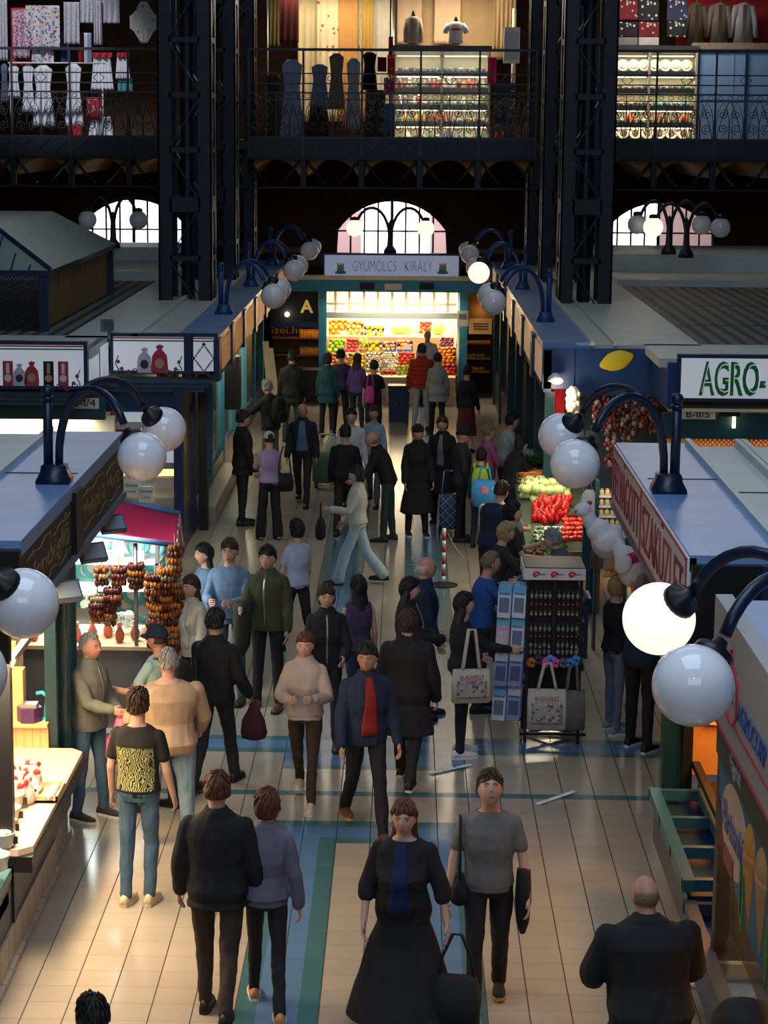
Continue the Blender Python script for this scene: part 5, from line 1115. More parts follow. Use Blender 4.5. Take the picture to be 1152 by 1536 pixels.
crate(493,520,532,552,SD-.35,'peach','peach in the lower left crate of the fruit stall','peaches lower left','peach'); crate(523,547,532,552,SD-.35,'lemon','lemon in the low crate right of the lower peaches','lemons lower left','lemon'); crate(549,573,531,556,SD-.4,'mushroom','white mushroom in the middle low crate','mushrooms','mushroom'); crate(575,596,531,556,SD-.4,'garlic','white garlic bulb in the middle low crate','garlic bulbs','garlic'); crate(598,622,531,549,SD-.35,'tomato','red tomato in the low crate of the fruit stall','tomatoes low middle','tomato')
crate(571,594,559,577,SD-1.0,'red_apple','red apple in the lowest middle crate behind the dark bin','red apples lowest','apple'); crate(596,620,553,574,SD-1.0,'pear','yellow pear in the lowest crate beside the red jacket','pears lowest','pear')
crate(656,684,524,546,SD-.3,'orange','orange in the right hand crate of the fruit stall','oranges on the right','orange'); crate(664,686,549,574,SD-.9,'tomato','tomato in the lowest right crate of the fruit stall','tomatoes lowest right','tomato'); crate(630,647,484,501,SD+1.2,'tomato','tomato in the boxed crate on the upper shelf','tomatoes on the shelf','tomato')
crate(660,680,508,520,SD+.4,'plum','dark plum in the small crate at the right','plums','plum')
# shelf produce: melon, cabbages, leeks
CAB=mat('cabbage_green',(.42,.62,.12),.5,var=.35,vs=14)
def cabbage(label,p,r):
    mb=MB()
    for k in range(5): mb.ball((0,0,r*.9),(r*(1-.04*k),r*(1-.04*k),r*.92),18,12,fn=lambda d:1+.07*math.sin(d.x*9+k*2)*math.cos(d.y*8+k)+.05*math.sin(6*math.atan2(d.y,d.x)+k))
    one(mb,'cabbage',CAB,label,'cabbage',p)
c=g6(657,502,SD+1.15); cabbage('round green cabbage at the right end of the stall shelf',(c.x,SD+1.15,zsf),.15); 
for i,px in enumerate((595,605)): c=g6(px,500,SD+1.2); cabbage(['pale green cabbage on the stall shelf, left of a pair','pale green cabbage on the stall shelf, right of a pair'][i],(c.x,SD+1.2,zsf),.125)
LEEK=mat('leek_white',(.80,.82,.50),.5)
for i,px in enumerate((613,617,621,625)):
    c=g6(px,500,SD+1.25); mb=MB(); mb.tube([(0,0,0),(0,0,.22),(.0,.02,.36)],[.022,.026,.03],8); 
    for q in(-1,0,1): mb.tube([(0,.02,.34),(q*.03,.03,.42),(q*.06,.02,.5)],[.02,.014,.004],5,1,flat=.4)
    one(mb,'leek',[LEEK,mat('leek_green',(.16,.32,.06),.5)],'leek with pale stem standing on the stall shelf','leek',(c.x,SD+1.25,zsf),0,'leeks on the shelf')
for i,(px,py,d) in enumerate(((515,500,SD+.62),(648,520,SD-.05),(680,492,SD+1.0),(577,548,SD-.7),(610,520,SD-.1))):
    c=g6(px,py,d); mb=MB(); mb.box((0,0,0),(.16,.006,.12),rx=-.2); one(mb,'price_card',PAPER,['white price card stuck in the upper oranges','white price card beside the vendor','white price sheet at the right end of the shelf','white price card between mushrooms and garlic','white price card over the peaches'][i],'price card',tuple(c-V(0,.06,0)))
# dark bins in front of the stall
def bin_(label,px,py,w,d,h,m):
    p=at_h(px,py); t=thing('plastic_bin',label,'bin',(p.x,p.y,0)); mb=MB(); mb.box((0,0,h/2),(w,d,h),taper=1.08); mb.build('body',m,t); mb=MB(); mb.box((0,0,h+.015),(w*1.14,d*1.14,.04)); mb.build('rim',BLACK,t)
    for i in(-1,1): mb=MB(); mb.lathe([(.02,0),(.02,.02)],8,(i*.07,-d/2-.02,h*.55),Matrix.Rotation(PI/2,4,'X')); mb.build('bolt',STEEL,t)
bin_('dark navy plastic bin standing before the fruit stall counter',598,632,.42,.35,.75,mat('navy_plastic',(.01,.02,.06),.4))
# ---- shops beside the fruit stall
s1=thing('side_shop','dark shop left of the fruit stall with yellow letter A and gold izei.hu lettering','shop',(-2.3,SD,0))
def LS(x,y,z): return (x+2.3,y-SD,z)
c=g6(442,487); prt_box(s1,'blue_beam',NAVY,LS(X0,SD-.05,c.z-.06),LS(g6(479,0).x,SD+.1,c.z+.06)); prt_box(s1,'sign_board',mat('black_sign_board',(.02,.018,.02),.5),LS(X0,SD+.05,c.z+.06),LS(g6(479,0).x,SD+.1,hz0)); c=g6(460,461); text('A',.40,mat('yellow_lettering',(.80,.60,.15),.5,emit=(.8,.55,.1),es=.3),s1,'yellow_letter',LS(c.x,SD+.04,c.z),ext=.01,offset=.012)
c=g6(432,494); text('izei.hu',.24,GOLD,s1,'gold_lettering',LS(c.x,SD-.06,c.z-.02),ext=.004,width=.75); 
prt_box(s1,'back_wall',mat('brown_board_wall',(.22,.11,.04),.6),LS(X0,SD+1.3,0),LS(g6(479,0).x,SD+1.4,hz0)); 
for z in(.9,1.3,1.75,2.05): prt_box(s1,'shelf',WOODD,LS(X0,SD+.7,z-.03),LS(g6(479,0).x,SD+1.3,z))
part(s1,'bulb',mat('lit_bulb',(1,.9,.7),.4,emit=(1,.85,.6),es=12),lambda mb:mb.ball(LS(g6(431,471).x,SD-.1,g6(431,471).z),.055,14,10)); light('POINT','shop_bulb',(-2.3,SD+.35,2.1),14,(1,.62,.25),.08)
JAR=None
def jar(label,p,col,r=.05,h=.14,grp=None):
    nm='jar_fill_%d%d%d'%tuple(int(v*20) for v in col)
    if nm not in KIDS:
        mb=MB(); mb.lathe([(r*.9,0),(r,.01),(r,h*.72),(r*.75,h*.85),(r*.75,h*.88)],12); mb.lathe([(r*.82,h*.88),(r*.82,h),(0,h)],12,mi=1); KIDS[nm]=mb.mesh('jar',[mat(nm,col,.2,coat=.5),mat('jar_lid',(.5,.35,.1),.4,metal=.5)])
    return tag(link('jar',KIDS[nm],None,p),label,'jar',grp)
for r_,z in((0,.9),(1,1.3)):
    for i in range(7): 
        x=g6(451+i*4,0).x; jar('orange preserve jar on the %s shelf of the left side shop'%['lower','upper'][r_],(x,SD+.85,z),(.85,.35,.05),.055,.19 if r_==0 else .16,'jars on the %s shelf'%['lower','upper'][r_])
for i,px in enumerate((415,428,440,462)):
    mb=MB(); mb.box((0,0,.14),(.22,.25,.28)); mb.box((0,-.128,.14),(.10,.006,.12),mi=1); one(mb,'cardboard_box',[mat('cardboard',(.36,.20,.09),.8),mat('cardboard_label',(.5,.36,.2),.8)],'cardboard box on the high shelf of the left side shop, %s from left'%['first','second','third','fourth'][i],'box',(g6(px,0).x,SD+1.0,1.75))
for i,px in enumerate((458,465,472)):
    c=at_d(px,568,SD-.9); mb=MB()
    for k in range(7): q=k*.9; mb.ball((.05*math.cos(q)*(k>0),.05*math.sin(q)*(k>0),.05*(k==0)),(.05,.05,.045),10,7)
    one(mb,'white_flower_head',mat('flower_white',(.85,.82,.78),.6),'white flower head standing low in the left side shop','flower',tuple(c),0,'white flowers')
mb=MB(); mb.b2((-.5,-.3,0),(.5,.3,.75)); one(mb,'flower_stand',BLACK,'black stand under the white flowers left of the stall','stand',(at_d(465,580,SD-.9).x,SD-.9,0))
s2=thing('side_shop','dark shop right of the fruit stall with mesh panel and amber board','shop',(1.95,SD,0))
def LR(x,y,z): return (x-1.95,y-SD,z)
prt_box(s2,'mesh_panel',meshmat('brown_mesh',(.14,.07,.02),20),LR(g6(701,0).x,SD,g6(730,482).z),LR(g6(775,0).x,SD+.01,hz0)); prt_box(s2,'panel_back',mat('amber_dim_back',(.40,.20,.06),.7),LR(g6(701,0).x,SD+.5,g6(730,482).z),LR(g6(775,0).x,SD+.55,hz0)); 
a,b=g6(703,501,SD-.1),g6(738,478,SD-.1); prt_box(s2,'amber_board',mat('amber_board',(.85,.48,.15),.5,emit=(.9,.4,.1),es=.12),LR(a.x,SD-.1,a.z),LR(b.x,SD-.05,b.z)); part(s2,'board_print',WOODD,lambda mb:[mb.b2(LR(a.x+.1,SD-.11,a.z+.1+i*.06),LR(b.x-.08,SD-.1,a.z+.13+i*.06)) for i in range(3)])
prt_box(s2,'back_wall',mat('dark_brown_wall2',(.05,.025,.012),.8),LR(g6(701,0).x,SD+1,0),LR(g6(775,0).x,SD+1.05,hz0))
for py in(513,536,556): c=g6(725,py,SD+.3); prt_box(s2,'shelf',mat('orange_wood_shelf',(.42,.20,.06),.6),LR(g6(703,0).x,SD+.2,c.z-.04),LR(g6(746,0).x,SD+.7,c.z))
for py,k_,lb in((533,'onion','brown onion on the middle shelf of the right side shop'),(553,'peach','pale peach on the lowest shelf of the right side shop')):
    c=g6(725,py,SD+.3); z=g6(725,{533:536,553:556}[py],SD+.3).z; heap(k_,[V(g6(708+4.5*i,0).x,SD+.35+.09*(i%2),z) for i in range(7)],lb,k_,lb.split(' of the')[0].replace('brown ','').replace('pale ','')+' group')
light('POINT','side_shop_glow',(1.75,SD+.35,2.0),5,(1,.55,.2),.1)
c=g6(694,478,SD-.12); mb=MB(); mb.box((0,0,0),(.26,.006,.36)); mb.box((0,-.005,.05),(.18,.004,.12),mi=1); one(mb,'paper_notice',[PAPER,STEEL],'white paper notice taped on the right post of the fruit stall','notice',tuple(c))
# leaning boards by the left aisle wall
for i,(x0,y0,x1,y1) in enumerate(((409,640,398,512),(420,640,405,522))):
    a=at_h(x0,y0); mb=MB(); top=at_d(x1,y1,a.y+.35); mb.bar((0,0,.01),tuple(top-a),.13,.03); one(mb,'plank',mat('pale_pine',(.70,.60,.38),.6),['pale pine plank leaning on the left aisle wall, the farther of two','pale pine plank leaning on the left aisle wall, the nearer of two'][i],'plank',tuple(a))
# ---- vegetable stand in front of the right middle kiosk
vs=thing('vegetable_stand','sloping wooden vegetable stand before the navy kiosk','stand',(1.95,28.6,0))
def sl(x,t): return V(x,26.6+4.2*t,.78+.42*t)
part(vs,'sloped_top',mat('dark_green_cover',(.03,.05,.03),.8),lambda mb:mb.prism([(-.35,-1.25,.80),(.62,-1.25,.80),(.62,2.2,1.14),(-.35,2.2,1.14)],(0,0,-.05))); prt_box(vs,'front_board',WOODD,(-.36,-1.29,.62),(.63,-1.25,.84))
for x in(-.3,.56):
    for y,h in((-1.15,.76),(2.1,1.1)): prt_box(vs,'leg',WOODD,(x-.04,y-.04,0),(x+.04,y+.04,h))
prt_box(vs,'skirt',BLACK,(-.34,-1.2,.1),(-.30,2.1,.78))
def spot(px,py,z): return at_h(px,py,z)
P=[]
for r_,(py,n,x0,x1,z) in enumerate(((752,6,790,842,1.10),(745,6,786,846,1.13),(738,6,783,848,1.17),(731,5,786,838,1.2),(741,5,790,838,1.24),(732,4,794,826,1.28),(724,4,794,838,1.25))):
    for i in range(n): P.append(spot(x0+(x1-x0)*i/(n-1)+random.uniform(-2,2),py+random.uniform(-2,2),z-.08))
heap('kohlrabi',P,'pale green kohlrabi in the round heap on the vegetable stand','kohlrabi','kohlrabi heap')
P=[]
for j in range(8):
    for i in range(6): P.append(spot(800+i*9+j*1.0+random.uniform(-3,3),786-j*4.4+random.uniform(-2,2),.93+.02*j+.05*(i in(2,3))))
heap('pepper',P,'shiny red pepper in the heap in front of the kohlrabi','pepper','red pepper heap')
CARR=mat('carrot_orange',(.75,.20,.04),.55,var=.3,vs=20)
mb=MB(); mb.tube([(0,0,0),(.07,0,.0),(.16,0,.0),(.20,0,0)],[.024,.022,.012,.002],8); mb.tube([(0,0,0),(-.03,.01,.02),(-.05,.015,.03)],[.010,.006,.002],5,1); cme=mb.mesh('carrot',[CARR,mat('stalk_green',(.15,.22,.05),.7)])
for j in range(5):
    for i in range(9):
        p=spot(778+i*5.4+random.uniform(-2,2),722-j*3.6+random.uniform(-1.5,1.5)+(4-i*.9),1.14+.035*j); tag(link('carrot',cme,None,p,(random.uniform(-.15,.15),random.uniform(-.2,.1),random.uniform(-.5,.5))),'long orange carrot in the bundle behind the kohlrabi','carrot','carrots')
mb=MB()
for q in range(5): mb.ball((.035*math.cos(q*1.25),.035*math.sin(q*1.25),0),(.026,.026,.04),9,7,mi=0); mb.tube([(.03*math.cos(q*1.25),.03*math.sin(q*1.25),-.03),(.02*math.cos(q*1.25),.02*math.sin(q*1.25),-.12)],[.008,.003],5,mi=1)
for q in range(7): mb.tube([(0,0,.03),(.05*math.cos(q),.05*math.sin(q),.09),(.10*math.cos(q),.10*math.sin(q),.10)],[.006,.012,.002],5,2,flat=.4)
rme=mb.mesh('radish_bunch',[mat('radish_red',(.65,.05,.10),.4),mat('radish_white',(.85,.80,.78),.5),mat('leaf_green',(.10,.28,.05),.6,var=.4)])
wme=MB()
for q in range(6): wme.tube([(.03*math.cos(q*1.05),.03*math.sin(q*1.05),.05),(.028*math.cos(q*1.05),.028*math.sin(q*1.05),0),(.02*math.cos(q*1.05),.02*math.sin(q*1.05),-.14)],[.012,.020,.003],7)
for q in range(6): wme.tube([(0,0,.05),(.05*math.cos(q),.05*math.sin(q),.10)],[.008,.003],5,1)
wme=wme.mesh('white_radish_bunch',[mat('radish_white2',(.86,.80,.72),.5),mat('leaf_green',(.1,.28,.05),.6)])
for j in range(3):
    for i in range(6): tag(link('radish_bunch',rme,None,spot(804+i*8+random.uniform(-2,2),828-j*9,.84+.02*j),(R(60),random.uniform(-.3,.3),random.uniform(-.4,.4))),'bunch of red radishes at the near end of the vegetable stand','radishes','radish bunches')
for j in range(4):
    for i in range(6): tag(link('white_radish_bunch',wme,None,spot(805+i*8+random.uniform(-2,2),812-j*6,.92+.02*j),(R(75),random.uniform(-.3,.3),random.uniform(-.4,.4))),'bunch of white radishes between the red peppers and red radishes','radishes','white radish bunches')
heap('tomato',[spot(846+5.5*i+random.uniform(-2,2),812-7*j,.98) for i in range(6) for j in range(6)],'tomato beside the white radish bunches','tomato','tomatoes on the vegetable stand')
# leafy greens behind
def leafy(label,px,py,z,r,n,col,seed):
    rnd=random.Random(seed); mb=MB()
    for k in range(n):
        q=rnd.uniform(0,6.28); e=rnd.uniform(.3,1.4); L_=r*rnd.uniform(.7,1.2); d=V(math.cos(q)*math.cos(e),math.sin(q)*math.cos(e),math.sin(e)); s_=d.cross(V(0,0,1)).normalized()
        a=d*L_*.2; pts=[a,d*L_*.6+s_*L_*.22,d*L_+V(0,0,-.12*L_),d*L_*.6-s_*L_*.22]; mb.add([tuple(p) for p in pts]+[tuple(p+V(0,0,.006)) for p in pts],[(0,1,2,3),(7,6,5,4),(0,4,5,1),(1,5,6,2),(2,6,7,3),(3,7,4,0)])
    one(mb,'leafy_greens',mat('leaf_%d'%int(col[1]*100),col,.6,var=.5),label,'greens',tuple(at_h(px,py,z)))
leafy('dark green bushy herbs behind the carrots',822,690,1.1,.32,70,(.03,.09,.02),3); leafy('bright green lettuce between herbs and white globe',830,712,1.1,.20,50,(.16,.34,.04),5); leafy('green stalky leaves at the left of the herbs',800,700,1.1,.25,50,(.05,.13,.03),8); leafy('green leaves beside the kohlrabi heap at right',846,735,1.05,.18,40,(.10,.28,.04),11)
light('AREA','vegetable_lamp',(1.95,28.6,2.35),55,(1,.86,.62),.6,2.2)
# hanging goods of the navy kiosk
lp=thing('spot_lamp','small lit spot lamp under the navy fascia corner','lamp',tuple(at_d(833,572,30.3)))
part(lp,'shade',WHITE,lambda mb:mb.lathe([(.03,.12),(.10,.06),(.12,0),(.11,0),(.02,.10)],16)); part(lp,'bulb',mat('lit_bulb',(1,.9,.7),.4,emit=(1,.85,.6),es=12),lambda mb:mb.ball((.02,-.02,0),(.08,.08,.035),14,8)); light('POINT','spot_bulb',tuple(at_d(840,590,30.0)),16,(1,.8,.5),.06)
def hang_cloth(name,label,cat,px0,px1,py0,py1,D,m,fold=.03,nf=3,grp=None,shape=None,back=None):
    a,b=at_d(px0,py0,D),at_d(px1,py1,D); w,h=b.x-a.x,a.z-b.z; ph=random.random()*6
    mb=MB()
    def f(u,v):
        x=(u-.5)*w
        if shape=='dress': x*=.30+.52*min(1,v/.07) if v<.07 else .82-.22*(v-.07)/.33 if v<.40 else .60+.38*((v-.40)/.60)**.8
        if shape=='taper': x*=.7+.3*v
        if shape=='hex': x*=max(.05,1-abs(v-.5)*1.6) if abs(v-.5)>.2 else .92
        return (x,fold*math.sin(u*nf*2*PI+ph+v*1.2)*(.3+.7*v),-v*h)
    mb.sheet(f,18,14,.006); return one(mb,name,m,label,cat,((a.x+b.x)/2,D,a.z),0,grp)
hang_cloth('red_cloth','red cloth hanging under the navy fascia beside the lamp','cloth',828,846,580,625,30.9,mat('red_cloth_fabric',(.55,.02,.03),.9))
def garlic_braid(label,px0,px1,py0,py1,D,m,n,grp=None,r=.03,pw=.5):
    a,b=at_d(px0,py0,D),at_d(px1,py1,D); w,h=b.x-a.x,a.z-b.z; mb=MB(); mb.tube([(0,0,0),(0,0,-h*.5),(0,0,-h)],.008,5); rnd=random.Random(px0*7+py0)
    for k in range(n):
        t=(k+.5)/n; q=rnd.uniform(0,6.28); rr=w*.5*min(1,.45+t*1.5,.4+(1-t)*3)*rnd.uniform(.35,1)
        c=(rr*math.cos(q),rr*math.sin(q)*.7,-h*t); mb.ball(c,(r*1.0,r,r*1.25),8,6,mi=rnd.randrange(len(m))); mb.tube([(0,0,-h*t+.03),(c[0]*.7,c[1]*.7,c[2]+.02)],.004,4,mi=0)
    return one(mb,'garlic_braid' if 'garlic' in label else 'dried_pepper_string',m,label,'garlic' if 'garlic' in label else 'peppers',((a.x+b.x)/2,D,a.z),0,grp)
garlic_braid('bright white garlic braid hanging beside the red cloth',849,870,584,622,30.3,[mat('garlic_cream',(.82,.76,.62),.6)],46,None,.045)
PEPD=[mat('dried_pepper_red',(.12,.012,.012),.4),mat('dried_pepper_dark',(.05,.012,.012),.4),mat('dried_pepper_white',(.20,.16,.14),.6)]
for i,(x0,x1,y0,y1) in enumerate(((890,902,598,640),(900,918,596,650),(916,930,600,645),(930,944,597,655),(945,958,602,650),(958,972,596,640),(972,988,600,650),(905,925,650,700),(930,948,655,700))): garlic_braid('string of dark dried peppers hanging under the navy fascia',x0,x1,y0,y1,30.2,PEPD,34,'dried pepper strings under the navy fascia',.035)
hb=thing('cloth_bag','white drawstring bag with red print hanging below the unlit globes','bag',tuple(at_d(884,735,26.5)))
def bagf(mb):
    rr=[ring(V(0,0,z),a,b,V(1,0,0),V(0,1,0),16) for z,a,b in((0,.05,.03),(-.06,.09,.05),(-.2,.12,.07),(-.3,.13,.07),(-.34,.11,.04))]; mb.loft(rr)
part(hb,'bag_body',mat('white_cotton',(.78,.74,.74),.85),bagf); part(hb,'drawstring',mat('grey_cord',(.4,.38,.38),.8),lambda mb:mb.tube([(-.04,0,0),(-.01,0,.12),(.01,0,.12),(.04,0,0)],.006,5)); part(hb,'red_print',RED,lambda mb:mb.ball((.0,-.068,-.15),(.035,.01,.03),8,6))
# poles, jar shelf, sweets beside the vegetable stand
for i,px in enumerate((880,892)): 
    p=at_d(px,800,27); mb=MB(); mb.b2((-.05,-.05,0),(.05,.05,2.45)); one(mb,'kiosk_post',TEAL,['dark teal post right of the vegetable stand, nearer the heap','dark teal post right of the vegetable stand, nearer the jar shelf'][i],'post',(p.x,27+i*.5,0))
js=thing('jar_shelf','lit white shelf rack of small jars behind the geese','shelf',(at_d(918,760,25.5).x,25.5,0))
zz=[at_d(918,y,25.5).z for y in(742,757,772,787,802)]; wj=.36
for z in zz: prt_box(js,'shelf_board',WHITE,(-wj/2,-.1,z-.02),(wj/2,.12,z))
for x in(-wj/2,wj/2): prt_box(js,'upright',TEAL,(x-.015,-.1,0),(x+.015,.12,zz[0]+.18))
for z in zz:
    for i in range(5): jar('small amber jar on the lit white rack behind the geese',(js.location.x-wj/2+.045+i*.068,25.43,z),(.75,.55,.25),.028,.085,'jars on the lit rack')
light('POINT','jar_lamp',(js.location.x,25.1,zz[0]+.35),9,(1,.9,.65),.05)
mb=MB(); mb.box((0,0,.35),(.5,.4,.7)); mb.box((0,0,.72),(.56,.46,.04)); one(mb,'small_table',NAVY,'low navy table under orange boxes beside the geese','table',(1.95,25.2,0))
for i in range(7):
    mb=MB(); mb.box((0,0,.12),(.055,.055,.24),taper=.85); mb.lathe([(.02,.24),(.012,.29)],8,mi=1); mb.box((0,-.028,.12),(.04,.004,.1),mi=1); one(mb,'orange_bottle',[mat('orange_pack',(.80,.20,.04),.4),PAPER],'orange packet standing on the low navy table','packet',(1.78+.06*i,25.1+.05*(i%2),.74),0,'orange packets')
for i in range(9):
    mb=MB(); mb.lathe([(.03,0),(.032,.14),(.012,.19),(.012,.24),(0,.24)],10,mi=0); mb.lathe([(.015,.22),(.015,.26),(0,.26)],8,mi=1); one(mb,'souvenir_bottle',[mat('bottle_%d'%(i%3),((.55,.05,.06),(.75,.7,.6),(.8,.5,.05))[i%3],.25),GOLD],'small %s souvenir bottle above the orange packets'%('red','cream','yellow')[i%3],'bottle',(1.72+.055*i,25.32,.74),0,'%s souvenir bottles'%('red','cream','yellow')[i%3])
# two plush geese hanging at the far end of the white sign
GW=mat('white_plush',(.82,.82,.84),.9,bump=.2,bs=60); GO=mat('orange_felt',(.72,.30,.06),.8)
def goose(label,c,rz,s,vest=False):
    t=thing('plush_goose',label,'plush goose',c,rz); 
    B=MB()
    for p,r in(((0,0,.20),(.15,.19,.20)),((0,.05,.36),(.115,.14,.14)),((0,.10,.50),(.075,.085,.14)),((0,.13,.64),(.085,.10,.085))): B.ball(p,tuple(v*s for v in r) if 0 else r,16,12)
    me=remesh(B,.016,4,'body',GW); link('body',me,t)
    part(t,'beak',GO,lambda mb:mb.ball((0,.25,.63),(.045,.075,.028),12,8))
    for i in(-1,1): part(t,'foot',GO,lambda mb:(mb.tube([(i*.07,.0,.06),(i*.08,.02,-.08),(i*.08,.05,-.12)],.03,8),mb.ball((i*.08,.09,-.13),(.06,.09,.02),10,6))); part(t,'wing',GW,lambda mb:mb.ball((i*.16,-.02,.24),(.035,.13,.10),12,8)); part(t,'eye',BLACK,lambda mb:mb.ball((i*.068,.185,.665),.011,8,6))
    if vest: part(t,'vest',mat('magenta_vest',(.65,.02,.16),.8),lambda mb:mb.ball((0,0,.25),(.158,.198,.13),18,10))
    t.scale=(s,)*3; return t
c=at_d(914,812,21.9); g1=goose('white plush goose with orange feet hanging left, nearer the jars',(c.x+.06,21.9,c.z-.18),R(80),.95); g1.rotation_euler=(R(-20),R(-14),R(75))
c=at_d(950,858,21.4); g2=goose('white plush goose in a magenta vest hanging below the white sign',(c.x+.06,21.4,c.z-.15),R(60),.95,True); g2.rotation_euler=(R(-35),R(10),R(40))
# striped barrier pole
p=at_h(665,878); t=thing('barrier_pole','red and white striped barrier pole on a black foot in the aisle','barrier pole',tuple(p))
part(t,'foot',BLACKR,lambda mb:mb.lathe([(.20,0),(.20,.015),(.08,.03),(.03,.05),(0,.05)],20))
for i in range(9): part(t,'red_band' if i%2 else 'white_band',mat('barrier_red',(.50,.02,.04),.5) if i%2 else WHITE,lambda mb:mb.lathe([(.026,.05+i*.083),(.026,.05+(i+1)*.083)],12))
mb=MB(); a=at_h(672,800,.25)-p; b=at_h(712,842,.02)-p; mb.tube([tuple(a.lerp(b,t_)+V(0,0,-.12*math.sin(t_*PI))) for t_ in[i/10 for i in range(11)]],.008,6); one(mb,'cord',mat('pale_cord',(.45,.42,.36),.7),'pale cord sagging across the floor beside the striped pole','cord',tuple(p))
# ------------------------------------------------------------------ souvenir stand with the red awning
aw=thing('market_awning','crimson fabric awning on blue poles over the left souvenir stand','awning',(-2.85,22.4,2.0))
A_=[at_d(130,800,21.7),at_d(265,818,21.7),at_d(270,770,23.3),at_d(165,748,23.3)]; O_=V(-2.85,22.4,2.0); A_=[p-O_ for p in A_]
def awf(u,v):
    p=A_[0].lerp(A_[1],u).lerp(A_[3].lerp(A_[2],u),v); return p+V(0,0,-.10*math.sin(PI*v)*(.4+.6*math.sin(PI*u))+.025*math.sin(v*9+u*2))
AWM=mat('crimson_awning',(.55,.012,.09),.75,var=.15,vs=4)
part(aw,'fabric',AWM,lambda mb:mb.sheet(awf,16,14,.012))
def val(u,v):
    p=A_[1].lerp(A_[2],u); return p+V(.05*v*math.sin(u*20)*.5+.03*v,0,-.30*v+.05*math.sin(u*PI))
part(aw,'striped_valance',stripes('valance_stripes',(.70,.68,.70),(.50,.02,.08),3.2,'Y'),lambda mb:mb.sheet(val,14,5,.01))
part(aw,'front_pole',mat('light_blue_pole',(.06,.20,.42),.4),lambda mb:mb.tube([tuple(A_[0]),tuple(A_[1])],.028,8)); part(aw,'rear_pole',mat('light_blue_pole',(.06,.2,.42),.4),lambda mb:mb.tube([tuple(A_[3]),tuple(A_[2])],.028,8)); part(aw,'side_pole',mat('light_blue_pole',(.06,.2,.42),.4),lambda mb:mb.tube([tuple(A_[0]),tuple(A_[3])],.024,8))
pc=at_d(203,815,21.75); part(aw,'standing_pole',mat('grey_tube',(.16,.15,.14),.4,metal=.5),lambda mb:mb.tube([(pc.x+2.85,21.75-22.4,-2.0),(pc.x+2.85,21.75-22.4,pc.z-2.0)],.022,10)); part(aw,'green_grip',mat('lime_tape',(.25,.60,.03),.5),lambda mb:mb.lathe([(.034,0),(.034,.2)],10,(pc.x+2.85,-.65,at_d(203,880,21.75).z-2.0)))
ss=thing('souvenir_stand','brightly lit souvenir stand under the crimson awning, goods in white and turquoise','market stand',(-3.3,22.4,0))
def LSS(x,y,z): return (x+3.3,y-22.4,z)
BACKS=mat('white_lit_board',(.80,.84,.82),.6)
prt_box(ss,'back_board',BACKS,LSS(-4.6,23.6,.3),LSS(-2.62,23.66,1.95)); prt_box(ss,'table_top',WOOD,LSS(-4.4,21.7,.84),LSS(-2.5,22.7,.88)); prt_box(ss,'table_skirt',mat('grey_cloth_skirt',(.16,.14,.14),.9),LSS(-4.4,21.72,.05),LSS(-2.5,21.76,.84))
for z in(1.2,1.5): prt_box(ss,'shelf',WHITE,LSS(-4.4,23.0,z-.02),LSS(-2.65,23.6,z))
for x in(-4.4,-2.70): prt_box(ss,'upright',STEEL,LSS(x,23.0,.0),LSS(x+.04,23.05,1.95))
for y in(21.75,22.65):
    for x in(-4.35,-2.6): prt_box(ss,'leg',STEEL,LSS(x,y,0),LSS(x+.05,y+.05,.84))
light('AREA','souvenir_light',(-3.4,22.55,1.82),60,(.90,1,.95),1.3,.5); light('AREA','souvenir_light',(-3.3,21.5,2.3),45,(1,.95,.85),1.2,.2)
TURQ=mat('turquoise_glaze',(.10,.55,.52),.25,var=.4,vs=10); WGL=mat('white_glaze',(.85,.86,.84),.25)
PLA=MB(); PLA.lathe([(0,.0),(.06,.0),(.10,.015),(.13,.03),(.125,.034),(.09,.02),(0,.012)],24); PLA.lathe([(.04,.0155),(.075,.020),(.075,.023),(.04,.019)],20,mi=1); plme=PLA.mesh('plate',[TURQ,WGL])
for k,(px,py) in enumerate(((214,915),(212,940),(237,848),(225,838),(222,826),(196,836),(190,822),(208,818),(178,826),(230,820),(130,855),(138,872),(124,878),(200,890),(190,905),(126,895),(141,850),(225,862))):
    p=at_d(px,py,23.52); tag(link('plate',plme,None,p,(R(80),0,random.uniform(-.2,.2))),'turquoise painted plate on the white board of the souvenir stand','plate','turquoise plates')
MUG=MB(); MUG.lathe([(.035,0),(.042,.01),(.042,.1),(.036,.1),(.034,.015),(0,.012)],14); MUG.tube([(.04,0,.08),(.075,0,.075),(.075,0,.035),(.04,0,.025)],.008,6); mume=MUG.mesh('mug',[WGL])
for i in range(14):
    z=(.88,1.2,1.5)[i%3]; y={.88:22.2,1.2:23.2,1.5:23.2}[z]; tag(link('mug',mume,None,(-4.2+.12*i,y,z),random.uniform(0,6)),'white souvenir mug on the shelves behind the dried strings','mug','white mugs')
FIG=MB(); FIG.lathe([(.03,0),(.045,.03),(.05,.09),(.025,.15),(.02,.17)],12); FIG.ball((0,0,.19),.03,10,8,1); figme=FIG.mesh('figurine',[mat('fig_dress',(.5,.12,.08),.6,var=.5),SKINS[0]])
for i in range(12): tag(link('figurine',figme,None,(-4.3+.15*i,21.9+.1*(i%3),.88),i),'small souvenir figurine on the front edge of the souvenir table','figurine','souvenir figurines')
GWR=MB(); 
for q in range(9): GWR.lathe([(.02,0),(.03,.05),(.01,.09),(.012,.11),(.035,.15),(.033,.16)],10,(.07*math.cos(q*.7)*(q%3+.4)/2,.07*math.sin(q*.7)*(q%3+.4)/2,0))
